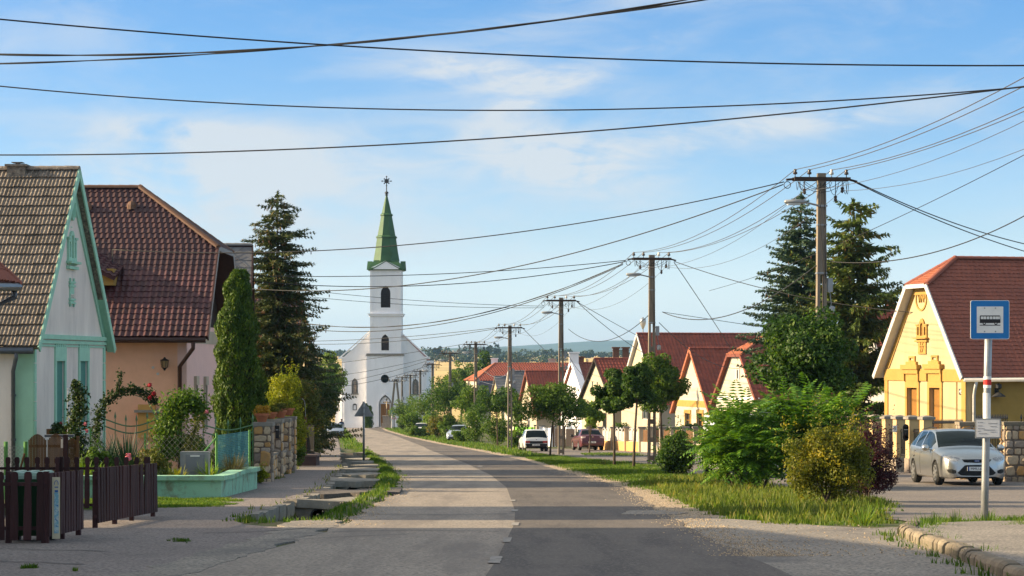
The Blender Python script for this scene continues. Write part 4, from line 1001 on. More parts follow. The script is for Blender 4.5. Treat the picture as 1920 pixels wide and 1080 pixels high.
c=fl.location;b=MB();b.box(c,(.14,.08,.3));b.beam(c,c+Vector((.0,-.3,.05)),.03,.03);b.lathe(c+Vector((0,-.3,-.06)),[(.28,-.1),(.22,-.04),(.06,.06)],10);b.lathe(c+Vector((0,-.3,.2)),[(.03,-.1),(.12,-.04),(.12,.1),(.02,.14)],10);b.build('lamp_body',M['metal_dark'],fl)
# ---- the row of gabled houses
GRP='red-roofed gabled houses down the right side'
def row(label,pxN,YN,pxF,YF,pye,pyr,depth,wall,roof,**k):
 Ym=(YN+YF)/2;return house('house',label,(X(pxN,YN),YN),(X(pxF,YF),YF),1,Z(pye,YN),Z(pyr,Ym),depth,wall,roof,group=GRP,**k)
M['wood_red']=mat('red_brown_bargeboard',(.2,.055,.035),(.16,.045,.03),5,.7)
row('grey rendered house in shade behind the drooping spruce',1668,101,1588,108,700,575,12,mat('grey_render',(.42,.4,.38),(.36,.34,.33),2,.9),M['tile_red'],hip=.2,hd=1.2,tile=(.3,.35,.04),barge=M['white_metal'],z0=-4.2,windows=[(5.6,-2.0,1,1.3)],wfr=M['wood_red'])
hG,FG,_=row('cream house with a half-hipped roof and orange hip tiles, next to the blue spruce',1424,128,1343,135,752,632,12,M['plaster_pale'],M['tile_red'],hip=.3,hd=1.8,tile=(.3,.35,.04),hip_m=M['tile_orange'],ridge_m=M['tile_orange'],barge=M['wood_red'],z0=-5)
b=MB();u=FG.u(1384);relief(b,FG,rect(u-.14,FG.z(709,u),u+.14,FG.z(694,u)),.02);b.build('attic_window',M['metal_dark'],hG);b=MB();relief(b,FG,rect(u-.3,FG.z(711,u),u-.14,FG.z(692,u)),.05);relief(b,FG,rect(u+.14,FG.z(711,u),u+.3,FG.z(692,u)),.05);b.build('attic_window_frame',M['white_metal'],hG)
b=MB();relief(b,FG,rect(.0,FG.z(748,3)-.05,FG.w,FG.z(748,3)+.12),.06);b.build('string_course',M['plaster_white'],hG)
Fh=Fr((X(1333,147),147.0),(X(1266,153.5),153.5),1);wn_=[(Fh.u(1313),Fh.z(795,2),.95,1.5),(Fh.u(1290),Fh.z(795,4),.95,1.5)]
hF,Fh,_=row('cream gabled house with a yellow band and two yellow-framed windows',1333,147,1266,153.5,768,655,9,M['plaster_pale'],M['tile_red'],tile=(.3,.35,.045),barge=M['tile_orange'],z0=-5.4,windows=wn_,wfr=M['ochre_dark'],gutter=M['metal_brown'])
b=MB();z=Fh.z(757,3);relief(b,Fh,rect(0,z-.22,Fh.w,z+.22),.05)
for u,zc,ww,hh in wn_:relief(b,Fh,rect(u-.62,zc+.75,u+.62,zc+1.0),.07);relief(b,Fh,rect(u-.62,zc-.8,u-.48,zc+.75),.05);relief(b,Fh,rect(u+.48,zc-.8,u+.62,zc+.75),.05)
b.build('trim_band',M['ochre'],hF)
row('big house with the longest red roof, its ridge standing above the others',1236,166,1165,175,752,627,20,M['plaster_cream'],M['tile_red'],tile=(.3,.38,.05),barge=M['white_metal'],z0=-6,windows=[(3.4,-2.2,1.4,1.4)],wfr=M['white_metal'])
hD,FD,_=row('cream gabled house with dark bargeboards behind the dark red car',1150,180,1090,188,752,674,12,M['plaster_cream'],M['tile_red'],tile=(.3,.38,.05),barge=M['wood_gable'],z0=-6.2,windows=[(2.2,-3.4,1,1.4),(4.9,-3.4,1,1.4)],wfr=M['metal_brown'])
b=MB()
for px in(1111,1120):u=FD.u(px);relief(b,FD,rect(u-.12,FD.z(729,u),u+.12,FD.z(716,u)),.02)
b.build('attic_slit',M['metal_dark'],hD)
hC,FC,_=row('white house with a thick white parapet gable like a wedge',1097,200,1052,207,752,682,14,M['plaster_white'],M['tile_brown'],tile=(.3,.38,.05),z0=-6.6)
b=MB();w=FC.w;zee,zrr=Z(752,200),Z(682,203.5)
for f in((lambda u:u),(lambda u:w-u)):b.beam(FC.p(f(-.1),.1,zee+.1),FC.p(f(w/2),.1,zrr+.2),.7,.35)
q=FC.p(w/2,.1,zrr+.5);b.box(q,(.9,.8,.9));b.box(q+Vector((0,0,.55)),(1.1,1,.15));b.build('parapet',M['plaster_white'],hC)
row('gabled house with red-brown bargeboards and a wide red roof behind the white hatchback',1006,214,974,220.5,770,697,12,M['plaster_cream'],M['tile_red'],tile=(.3,.38,.05),barge=M['wood_red'],z0=-7,eo=.5,windows=[(3,-4.5,1,1.6)],wfr=M['white_metal'])
row('low house with a grey slate roof left of the red-brown gable',968,240,946,247,762,697,9,M['plaster_pale'],M['slate_grey'],tile=(.4,.4,.0),z0=-7.5,barge=M['white_metal'])
row('little house with a grey roof and a yellow gable beside the hipped roof',940,262,921,268,752,707,6,M['yellow'],M['slate_grey'],tile=(.4,.4,.0),z0=-8)
hA,FA,_=row('long hipped red roof with a dark blue lower slope, last of the row',893,278,874,288,713,682,30,M['plaster_pale'],M['tile_red'],hip=1,hd=3.2,tile=(.34,.42,.05),z0=-8,eo=.3,hip_m=M['tile_orange'],ridge_m=M['tile_orange'])
b=MB();A=FA.p(-.4,-.2,Z(714,278));S=FA.V;T=Vector((-FA.U.x,-FA.U.y,-.9)).normalized();Nn=S.cross(T);b.plate(rect(.2,0,9,3.2),[],lambda s,t,d:A+S*s+T*t+Vector((0,-d,0)),.12);fixn(b.build('lower_slope',M['slate_blue'],hA))
hX,FX,_=row('house with the grey roof and the pair of tall brick chimneys',1230,215,1160,222,700,672,14,M['plaster_cream'],M['slate_grey'],tile=(.4,.4,.0),z0=-7)
for i,px in enumerate((1155,1173)):
 b=MB();Yc=216;q=(X(px,Yc),Yc);zt,zb=Z(653,Yc),Z(690,Yc)
 b.box((*q,(zt+zb)/2),(.62,.62,zt-zb));b.box((*q,zt+.05),(.85,.85,.16));b.box((*q,zt-.2),(.74,.74,.1));b.build('chimney',M['brick'],hX)
for px,py0,py1,Yc,m,h in((927,673,684,285,'plaster_white',hA),(1035,674,684,289,'plaster_pale',hA),(1086,671,690,205,'brick',hC)):
 b=MB();q=(X(px,Yc),Yc);zt,zb=Z(py0,Yc),Z(py1+3,Yc);b.box((*q,(zt+zb)/2),(.9,.7,zt-zb));b.box((*q,zt+.06),(1.1,.9,.14));b.build('chimney',M[m],h)
 # ---- church
CY=340.0;cx=X(722,CY);zc=lambda py:Z(py,CY);xc=lambda px:X(px,CY)-cx
z0=zc(806)-.5
ch=thing('church','white church with a pointed green metal spire at the end of the road','church',(cx,CY,zc(803)))
def cpl(b,poly,y,t,holes=()):b.plate(poly,list(holes),lambda a,z,d:Vector((cx+a,CY+y+d,z)),t)
def garch(px0,px1,py0,py1,n=6):
 """pointed arch, photo columns and rows"""
 a,c,zt,zb=xc(px0),xc(px1),zc(py0),zc(py1);m=(a+c)/2;r=(c-a)/2;rise=min(zt-zb,r*1.55);zs=zt-rise
 L=[(a+r*(t**1.8),zs+rise*t**.75)for t in np.linspace(0,1,n)]
 R=[(c-r*(t**1.8),zs+rise*t**.75)for t in np.linspace(1,0,n)]
 return[(a,zb),(c,zb)]+R[1:][::1][::1]if False else[(a,zb),(c,zb)]+[(c-r*(t**1.8),zs+rise*t**.75)for t in np.linspace(0,1,n)]+L[::-1][1:]
hx0,hx1=xc(641),xc(800);fw=MB();nl,nr_=garch(659,671,709,738),garch(773,785,710,739)
cpl(fw,[(hx0,z0),(hx1,z0),(hx1,zc(673)),(xc(722),zc(597)),(hx0,zc(673))],0,.6,[nl,nr_])
nb=MB()
for xx in(hx0+.3,hx1-.3):nb.box((cx+xx,CY+14.6,(z0+zc(676))/2),(.6,28,zc(676)-z0))
nb.box((cx,CY+28.5,(z0+zc(676))/2),(hx1-hx0,.6,zc(676)-z0))
fixn(fw.build('facade',M['plaster_white'],ch));nb.build('nave_wall',M['plaster_white'],ch)
rb=MB();zr_=zc(606);
for s,e in((-1,hx0),(1,hx1)):rb.add([(cx+e+s*.12,CY+.7,zc(682)),(cx+e+s*.12,CY+29.5,zc(682)),(cx,CY+29.5,zr_),(cx,CY+.7,zr_)],[(0,1,2,3)]);rb.add([(cx+e+s*.12,CY+.7,zc(682)-.2),(cx+e+s*.12,CY+29.5,zc(682)-.2),(cx,CY+29.5,zr_-.2),(cx,CY+.7,zr_-.2)],[(0,1,2,3)])
rb.build('nave_roof',M['tile_brown'],ch)
kb=MB()
for s,e in((-1,hx0),(1,hx1)):
 kb.beam((cx+e+s*.35,CY-.05,zc(671)),(cx,CY-.05,zc(596)+.0),.5,.18);kb.box((cx+e+s*.1,CY+.1,zc(671)),(.9,.9,.35))
kb.build('gable_coping',M['plaster_white'],ch)
for px in(646,689,757,795):pl=MB();pl.box((cx+xc(px),CY-.04,(z0+zc(680))/2),(.12,.16,zc(680)-z0));pl.build('pilaster',M['plaster_white'],ch)
for(x0,x1)in((hx0,xc(688)),(xc(757),hx1)):pl=MB();pl.box((cx+(x0+x1)/2,CY-.03,(z0+zc(792))/2),(x1-x0-.1,.2,zc(792)-z0));pl.build('plinth',M['plaster_white'],ch)
for poly,lab in((nl,0),(nr_,1)):
 b=MB();cpl(b,poly,.35,.1);n_=b.build('niche',mat('niche_grey',(.32,.3,.27),(.26,.24,.22),3,.9),ch)
 m=(poly[0][0]+poly[1][0])/2;zb=poly[0][1];b=MB();b.lathe((cx+m,CY+.18,zb),[(.3,0),(.3,.35),(.22,.4),(.3,.75),(.26,1.3),(.12,1.55),(.15,1.7),(.14,1.85),(.03,1.95)],10);b.build('statue',M['stone3'],n_)
 b=MB();b.box((cx+m,CY-.1,zb-.08),(1.25,.35,.16));b.build('niche_sill',M['concrete'],ch)
 # tower
tx0,tx1=xc(694.5),xc(753);bx0,bx1=xc(688.5),xc(757);tw=tx1-tx0;ty=-.9
low=MB();door_o=garch(711.5,735,740,799);rose=[(xc(722.5)+.66*math.cos(a),zc(710)+.66*math.sin(a))for a in np.linspace(0,6.283,21)[:-1]]
cpl(low,[(bx0,z0),(bx1,z0),(bx1,zc(667)),(bx0,zc(667))],ty-.25,.7,[door_o,rose]);low.box((cx+(bx0+.2),CY+.0,(z0+zc(667))/2),(.4,.9,zc(667)-z0));low.box((cx+(bx1-.2),CY,(z0+zc(667))/2),(.4,.9,zc(667)-z0))
fixn(low.build('tower_base',M['plaster_white'],ch))
b=MB();b.box((cx+(bx0+bx1)/2,CY+ty+.1,zc(666)),(bx1-bx0+.3,1.0,.22));b.box((cx+(bx0+bx1)/2,CY+ty+.1,zc(664)),(bx1-bx0+.1,.9,.2));b.build('ledge',M['concrete'],ch)
up=MB();w2=garch(715.5,730,627,657);w3=garch(714.5,732.5,536,577)
cpl(up,[(tx0,zc(667)),(tx1,zc(667)),(tx1,zc(505)),(xc(724),zc(492)),(tx0,zc(505))],ty,.5,[w2,w3])
for xx in(tx0+.25,tx1-.25):up.box((cx+xx,CY+ty+tw/2+.2,(zc(667)+zc(505))/2),(.5,tw-.6,zc(505)-zc(667)))
up.box((cx+(tx0+tx1)/2,CY+ty+tw-.25,(zc(667)+zc(505))/2),(tw,.5,zc(505)-zc(667)))
fixn(up.build('tower',M['plaster_white'],ch))
b=MB();tc_=cx+(tx0+tx1)/2
b.box((tc_,CY+ty+tw/2,zc(589)),(tw+.7,tw+.7,.16));b.box((tc_,CY+ty+tw/2,zc(591.5)),(tw+.4,tw+.4,.3));b.build('tower_cornice',M['plaster_white'],ch)
b=MB()
for px in(697,750.5):b.box((cx+xc(px),CY+ty-.05,(zc(588)+zc(508))/2),(.4,.12,zc(508)-zc(588)))
for sg in(-1,1):b.beam((cx+(tx0 if sg<0 else tx1),CY+ty-.06,zc(505)),(cx+xc(724),CY+ty-.06,zc(491)),.25,.3)
b.build('tower_trim',M['plaster_white'],ch)
lou=MB();m=(w3[0][0]+w3[1][0])/2
b=MB();cpl(b,w3,ty+.42,.05);wo=b.build('belfry_window',mat('louvre_brown',(.035,.02,.018),(.05,.03,.025),5,.8),ch)
for k in range(11):z=zc(576)+k*.28;lou.box((cx+m,CY+ty+.3,z),(1.45-max(0,k-7)*.28,.2,.05))
lou.build('louvre',M['wood_gable'],wo)
b=MB();cpl(b,w2,ty+.35,.05);b.build('tower_window',bpy.data.materials['louvre_brown'],ch)
b=MB();big=garch(713,732.5,623.5,657.5);cpl(b,big,ty-.06,.1,[w2]);b.build('tower_window_surround',M['plaster_white'],ch)
b=MB();cpl(b,rose,ty+.1,.05);b.build('rose_window',M['metal_dark'],ch)
b=MB();b.lathe((cx+xc(722.5),CY+ty-.3,zc(710)),[(.66,0),(.66,.12),(.8,.12),(.8,0)],24,'Y');b.build('rose_surround',M['plaster_white'],ch)
dr=MB();cpl(dr,garch(713,733,743,799),ty+.15,.1);do=dr.build('portal',M['plaster_white'],ch);dd=MB()
for k in(0,1):dd.box((cx+xc(718.5+k*8.4),CY+ty+.1,(zc(757)+zc(800))/2),(.69,.1,zc(757)-zc(800)))
dd.build('door',M['wood_door'],do);b=MB();big=garch(709,737.5,736,799);cpl(b,big,ty-.35,.14,[door_o]);b.build('portal_surround',M['plaster_white'],ch)
b=MB();b.box((cx+xc(723),CY+ty-.8,zc(803)),(3.2,1.4,.5));b.box((cx+xc(723),CY+ty-1.2,zc(804)),(4,2,.3));b.build('step',M['concrete'],ch)
b=MB();b.plate([(xc(661.5),zc(769)),(xc(669),zc(769)),(xc(669),zc(759)),(xc(667),zc(757)),(xc(663.5),zc(757)),(xc(661.5),zc(759))],[rect(xc(662.7),zc(768),xc(667.9),zc(759.5))],lambda a,z,d:Vector((cx+a,CY-d,z)),.08);b.build('memorial_frame',M['metal_dark'],ch)
wg=MB();wg.box((cx+xc(635),CY+6,(z0+zc(722))/2),(1.3,10,zc(722)-z0));wg.add([(cx+xc(629),CY+.9,zc(722)),(cx+xc(629),CY+11.2,zc(722)),(cx+xc(641),CY+11.2,zc(708)),(cx+xc(641),CY+.9,zc(708)),(cx+xc(629),CY+.9,zc(720)),(cx+xc(629),CY+11.2,zc(720)),(cx+xc(641),CY+11.2,zc(706)),(cx+xc(641),CY+.9,zc(706))],[(0,3,2,1),(4,5,6,7),(0,1,5,4),(1,2,6,5),(2,3,7,6),(3,0,4,7)])
wg.build('side_chapel',M['plaster_white'],ch)
# spire
sp=MB();yc=CY+ty+tw/2
prof=[(zc(489),24.5),(zc(470),21.3),(zc(446),18),(zc(445),20),(zc(443),19.6),(zc(441),16.8),(zc(420),13),(zc(404),10.2),(zc(403),12),(zc(401),11.6),(zc(399),9.2),(zc(380),5),(zc(364),1.3)]
sp.lathe((tc_,yc,0),[(r*CY/F/math.cos(math.pi/8)*.985,z)for z,r in prof],8,a0=math.pi/8);sp.build('spire',M['copper_green'],ch)
b=MB();hw=34*CY/F
b.lathe((tc_,yc,0),[(hw*1.35,zc(507)),(hw*1.38,zc(505)),(hw*1.15,zc(496)),(24.5*CY/F*1.25,zc(488))],4,a0=math.pi/4)
for a in range(1,4):
 r=Matrix.Rotation(a*math.pi/2,3,'Z');c=Vector((tc_,yc,0))
 if True:
  for s in(-1,1):b.beam(c+r@Vector((s*2.0,-hw+.25,zc(506))),c+r@Vector((0,-hw+.25,zc(489.5))),.8,.1)
 for s in(-1,1):
  q=c+r@Vector((s*hw*.82,-hw*.82,0))if False else None
b.build('spire_skirt',M['copper_green'],ch)
b=MB();b.add([(tc_-2.0,CY+ty-.62,zc(505.5)),(tc_+2.2,CY+ty-.62,zc(505.5)),(tc_+.1,CY+ty-.62,zc(491)),(tc_-2.0,CY+ty+.5,zc(505.5)),(tc_+2.2,CY+ty+.5,zc(505.5)),(tc_+.1,CY+ty+.5,zc(491))],[(0,1,2),(3,5,4),(0,3,4,1),(1,4,5,2),(2,5,3,0)]);fixn(b.build('gablet',M['plaster_white'],ch));b=MB()
for s_ in(-2.2,2.4):b.beam((tc_+s_,CY+ty-.3,zc(506)),(tc_+.1,CY+ty-.3,zc(490)),.75,.1)
b.build('gablet_roof',M['copper_green'],ch)
b=MB();b.lathe((tc_,yc,0),[(.1,zc(366)),(.3,zc(364)),(.12,zc(362.5)),(.32,zc(361)),(.3,zc(359)),(.08,zc(357)),(.06,zc(331))],10)
cz=zc(338)
for k in range(4):
 a=k*math.pi/4;d=Vector((math.cos(a),0,math.sin(a)));L=.72 if k%2==0 else .5;b.beam(Vector((tc_,yc,cz))-d*L,Vector((tc_,yc,cz))+d*L,.09,.09)
 for s in(-1,1):b.lathe(Vector((tc_,yc,cz))+d*L*s,[(.02,-.12),(.12,-.05),(.12,.05),(.02,.12)],8)
b.lathe((tc_,yc,cz),[(.3,-.06),(.36,-.06),(.36,.06),(.3,.06)],16,'Y');b.build('cross',M['metal_dark'],ch)
text('date','1894',1.0,(tc_+.05,CY+ty+.62,zc(475)),(R_(80),0,0),M['copper_green'],ch,.05)
# stone crucifix before the door
Yc=326;kr=thing('stone_crucifix','stone crucifix on a tall pedestal before the church door','monument',(X(725,Yc),Yc,g(Yc)))
q=Vector(kr.location);b=MB();zz=Z(806,Yc)-.3
b.box((q.x,Yc,zz+.3),(2.0,1.8,.7));b.box((q.x,Yc,zz+.95),(1.5,1.3,.7));b.box((q.x,Yc,(Z(780,Yc)+zz)/2),(1.15,1,Z(780,Yc)-zz));b.box((q.x,Yc,Z(780,Yc)),(1.35,1.2,.14));b.build('pedestal',M['stone3'],kr)
b=MB();b.box((q.x,Yc,(Z(780,Yc)+Z(749,Yc))/2),(.16,.16,Z(749,Yc)-Z(780,Yc)));b.box((q.x,Yc,Z(754.5,Yc)),(.85,.16,.16))
for dx_,dz_ in((-.42,0),(.42,0),(0,.45)):b.lathe((q.x+dx_,Yc,Z(754.5,Yc)+dz_),[(.05,-.1),(.16,-.1),(.16,.1),(.05,.1)],8,'Y')
co=b.build('cross',M['stone3'],kr)
b=MB();p=Vector((q.x,Yc-.16,Z(754.5,Yc)));b.tube([p+Vector((-.38,0,.03)),p+Vector((-.12,-.03,-.08)),p+Vector((.12,-.03,-.08)),p+Vector((.38,0,.03))],[.03,.05,.05,.03],6);b.tube([p+Vector((0,-.03,-.05)),p+Vector((0,-.04,-.35)),p+Vector((.03,-.07,-.7)),p+Vector((0,-.02,-1.0))],[.09,.075,.07,.03],7);b.lathe(p+Vector((.02,-.05,.08)),[(.03,-.08),(.075,0),(.03,.09)],8);b.build('figure',M['stone'],kr)
# ---- cars (local frame: nose towards -Y, wheels on z = 0)
def paint(name,c,c2=None,metal=.0,rough=.3):return mat(name,c,c2,40,rough,metal=metal,coat=.6,spec=.5)
def interp_s(xs,ys):
 xs,ys=np.array(xs,float),np.array(ys,float)
 def f(x):
  i=int(np.clip(np.searchsorted(xs,x)-1,0,len(xs)-2));h=xs[i+1]-xs[i];t=(x-xs[i])/h
  d=np.diff(ys)/np.diff(xs)
  def mt(k):
   if k==0:return d[0]
   if k==len(xs)-1:return d[-1]
   return 0 if d[k-1]*d[k]<=0 else 2*d[k-1]*d[k]/(d[k-1]+d[k])
  m0,m1=mt(i)*h,mt(i+1)*h
  return float((2*t**3-3*t**2+1)*ys[i]+(t**3-2*t**2+t)*m0+(-2*t**3+3*t**2)*ys[i+1]+(t**3-t**2)*m1)
 return f
def car(name,label,loc,rz,P,body,lamps,group=None,stuff=None):
 t=thing(name,label,P.get('cat','car'),loc,group);t.rotation_euler=(math.atan(-.03)*math.cos(rz)*-1*-1,0,rz)
 top,belt,bot,wid,wtp=(interp_s(*P[k])for k in('top','belt','bot','wid','wtop'));L=P['L']
 ss=sorted(set([round(x,3)for x in list(np.linspace(0,L,44))+list(P['cuts'])]));secs=[]
 for s in ss:
  w,wt,zb,zl,zt=wid(s),wtp(s),bot(s),belt(s),max(top(s),belt(s)+.012);wt=min(wt,w*.97);gl=zt-zl>.1
  zm=zb+(zl-zb)*.52;lo=zl+(.03 if gl else .004);hi=zt-(.055 if gl else .006);wb=w*(.965 if gl else .93)
  q=[(0,zb),(w*.55,zb),(w*.9,zb),(w*.965,zb+.05),(w*.99,zb+(zm-zb)*.5),(w,zm),(w*.995,zm+(zl-zm)*.55),(w*.982,zl-.04),(wb,zl)]
  q+=[(wb+(wt-wb)*.04,lo),(wb+(wt-wb)*.5+(.02 if gl else 0),(lo+hi)/2),(wt+(wb-wt)*.12,hi),(wt,zt-.018),(wt*.93,zt),(wt*.62,zt+(.012 if gl else .02)),(wt*.3,zt+(.022 if gl else .034)),(0,zt+(.026 if gl else .038))]
  secs.append(q)
 K=len(secs[0]);n=2*(K-1);vs,fs,mi=[],[],[]
 for s,q in zip(ss,secs):
  ring=[(x,s,z)for x,z in q]+[(-x,s,z)for x,z in q[-2:0:-1]];vs+=ring
 def inr(s,rs):return any(a<=s<=b for a,b in rs)
 for i in range(len(ss)-1):
  sm=(ss[i]+ss[i+1])/2
  for k in range(n):
   kk=k if k<K-1 else n-1-k;a=i*n+k;b2=i*n+(k+1)%n
   fs.append((a,b2,b2+n,a+n));m_=0
   if kk in(9,10)and inr(sm,P['side']):m_=1
   if kk>=12 and inr(sm,P['front']):m_=2
   if kk>=12 and inr(sm,P['rear']):m_=3
   if kk<=1:m_=4
   mi.append(m_)
 fs.append(tuple(range(n)));mi.append(0);fs.append(tuple((len(ss)-1)*n+k for k in range(n))[::-1]);mi.append(0)
 vs=[(x,y-L/2,z)for x,y,z in vs]
 me=bpy.data.meshes.new('whole');me.from_pydata(vs,[],fs);me.update()
 for k in range(5):me.materials.append(M['black'])
 me.polygons.foreach_set('material_index',mi);ob=bpy.data.objects.new('whole',me);COL.objects.link(ob);fixn(ob)
 bvh=BVHTree.FromPolygons(vs,fs);Rw=P['R'];ax=[a-L/2 for a in P['axles']]
 cut=MB()
 for y in ax:
  for s in(-1,1):cut.lathe((s*(P['track']+.02),y,Rw),[(Rw*1.13,-.16),(Rw*1.13,.4)]if s>0 else[(Rw*1.13,-.4),(Rw*1.13,.16)],24,'X')
 co=fixn(cut.build('cutter',M['black']));md=ob.modifiers.new('b','BOOLEAN');md.object=co;md.operation='DIFFERENCE';md.solver='EXACT'
 dg=bpy.context.evaluated_depsgraph_get();ev=ob.evaluated_get(dg);m2=bpy.data.meshes.new_from_object(ev)
 V=np.empty(len(m2.vertices)*3);m2.vertices.foreach_get('co',V);V=V.reshape(-1,3);polys=[(tuple(p.vertices),p.material_index)for p in m2.polygons]
 bpy.data.objects.remove(ob);bpy.data.objects.remove(co)
 for idx,nm,mt in((0,'body',body),(1,'side_window',M['carglass']),(-1,'side_window',M['carglass']),(2,'windscreen',M['carglass']),(3,'rear_window',M['carglass']),(4,'underside',M['black'])):
  sel=[p for p,i in polys if(i==idx or(idx==0 and i>4))]if abs(idx)!=1 else[p for p,i in polys if i==1 and V[p[0]][0]*idx>0]
  if not sel:continue
  used=sorted({v for p in sel for v in p});mp={v:i for i,v in enumerate(used)}
  mm=bpy.data.meshes.new(nm);mm.from_pydata([V[v]for v in used],[],[tuple(mp[v]for v in p)for p in sel]);mm.update()
  for p in mm.polygons:p.use_smooth=True
  try:mm.set_sharp_from_angle(angle=R_(32))
  except Exception:pass
  link(nm,mm,mt,t)
 for y in ax:
  for s in(-1,1):
   x=s*P['track'];b=MB();h=.1
   b.lathe((x,y,Rw),[(Rw*.62,-h),(Rw*.9,-h),(Rw,-h*.7),(Rw,h*.7),(Rw*.9,h),(Rw*.62,h)],24,'X');wo=b.build('wheel',M['rubber'],t,world=False,smooth=False)
   b=MB();b.lathe((x+s*.05,y,Rw),[(Rw*.66,-.04),(Rw*.66,.056),(Rw*.58,.056),(Rw*.56,.0)]if s>0 else[(Rw*.66,.04),(Rw*.66,-.056),(Rw*.58,-.056),(Rw*.56,.0)],24,'X')
   for k in range(P.get('spokes',7)):
    a=2*math.pi*k/P.get('spokes',7);b.beam((x+s*.095,y,Rw),(x+s*.1,y+Rw*.6*math.cos(a),Rw+Rw*.6*math.sin(a)),.062,.03,up=(1,0,0))
   b.lathe((x+s*.095,y,Rw),[(Rw*.2,-.02),(Rw*.2,.02)],10,'X');b.build('rim',P.get('rim',M['alloy']),wo,world=False)
 def patch(nm,top_c,bot_c,m,end='front',rows=4,off=.008,cols=14,parent=None):
  """a lamp, grille or plate laid on the body; curves are (x, z) points across the end of the car"""
  tc_,bc_=np.array(top_c,float),np.array(bot_c,float);d=Vector((0,1,0))if end=='front' else Vector((0,-1,0));y0=-L/2-1 if end=='front' else L/2+1;b=MB();ok=True
  def samp(c,t):tt=np.linspace(0,1,len(c));return np.array([np.interp(t,tt,c[:,0]),np.interp(t,tt,c[:,1])])
  grid=[]
  for i in range(rows+1):
   for j in range(cols+1):
    p=samp(bc_,j/cols)*(1-i/rows)+samp(tc_,j/cols)*(i/rows);h=bvh.ray_cast(Vector((p[0],y0,p[1])),d)
    if h[0]is None:h=bvh.find_nearest(Vector((p[0],y0+d.y,p[1])))
    grid.append(h[0]-d*off)
  nn=len(grid);b.v=[tuple(q)for q in grid]+[tuple(q+d*(off+.02))for q in grid];w1=cols+1
  for i in range(rows):
   for j in range(cols):a=i*w1+j;b.f.append((a,a+1,a+w1+1,a+w1))
  edge=[j for j in range(w1)]+[i*w1+cols for i in range(1,rows+1)]+[rows*w1+j for j in range(cols-1,-1,-1)]+[i*w1 for i in range(rows-1,0,-1)]
  for a,c in zip(edge,edge[1:]+edge[:1]):b.f.append((a,c,c+nn,a+nn))
  return fixn(b.build(nm,m,parent or t,world=False,smooth=False))
 def surf(x,z,end='front',off=.01):
  d=Vector((0,1,0))if end=='front' else Vector((0,-1,0));h=bvh.ray_cast(Vector((x,(-L/2-1)if end=='front' else L/2+1,z)),d);return(h[0]or Vector((x,-L/2 if end=='front' else L/2,z)))-d*off
 for s in(-1,1):
  my,mz=P['mirror'][0]-L/2,P['mirror'][1];wx=wid(P['mirror'][0])
  b=MB();b.lathe((s*(wx+.12),my,mz),[(.03,-.1),(.085,-.07),(.095,.0),(.085,.06),(.03,.1)],10,'X');b.beam((s*(wx-.06),my+.03,mz-.06),(s*(wx+.1),my,mz-.04),.04,.04);b.build('mirror',P.get('mirror_m',body),t,world=False,smooth=True)
  for hy in P.get('handles',()):
   h=bvh.ray_cast(Vector((s*2,hy-L/2,belt(hy)-.1)),Vector((-s,0,0)))
   if h[0]:b=MB();b.box(h[0]+Vector((s*.012,0,0)),(.035,.2,.035));b.build('door_handle',body,t,world=False)
  for sy in P.get('seams',()):
   pts=[]
   for z in np.linspace(bot(sy)+.1,belt(sy),7):
    h=bvh.ray_cast(Vector((s*2,sy-L/2,z)),Vector((-s,0,0)))
    if h[0]:pts.append(h[0]+Vector((s*.001,0,0)))
   if len(pts)>2:b=MB();b.tube(pts,.006,4);b.build('door_seam',M['black'],t,world=False)
 lamps(t,patch,surf,P)
 return t
M['carglass']=glassmat('car_glass',(.008,.014,.016),.03,.16)
M['alloy']=mat('alloy_rim',(.5,.5,.5),None,rough=.3,metal=.8)
M['lens']=mat('headlamp_lens',(.5,.5,.5),(.2,.2,.22),14,.1,metal=.5,coat=.8)
M['chrome']=mat('chrome',(.6,.6,.6),None,rough=.15,metal=.95)
M['tail_red']=mat('tail_lamp',(.4,.015,.02),(.3,.01,.015),20,.2,coat=.7)
M['tail_clear']=mat('tail_lamp_clear',(.5,.36,.32),None,rough=.2,coat=.7)
M['plate']=mat('number_plate',(.72,.72,.7),None,rough=.5)
M['grille']=mat('black_grille',(.008,.008,.009),None,rough=.5)
M['emblem']=mat('blue_oval',(.02,.06,.22),None,rough=.3)
def plate_txt(t,c,s,rear,w=.5,blue=True):
 b=MB();b.box(c,(w,.015,.11));po=b.build('number_plate',M['plate'],t,world=False);sg=1 if rear else-1;c=Vector(c)
 if blue:b=MB();b.box(c+Vector(((-1 if not rear else 1)*(w/2-.025),sg*.004,0)),(.045,.012,.108));b.build('blue_strip',M['emblem'],po,world=False)
 o=text('registration',s,.1,(0,0,0),(R_(90),0,R_(180)if rear else 0),M['ink'],po,.002,sx=.95);o.location=c+Vector(((.02 if not rear else-.02),sg*.010,-.002))
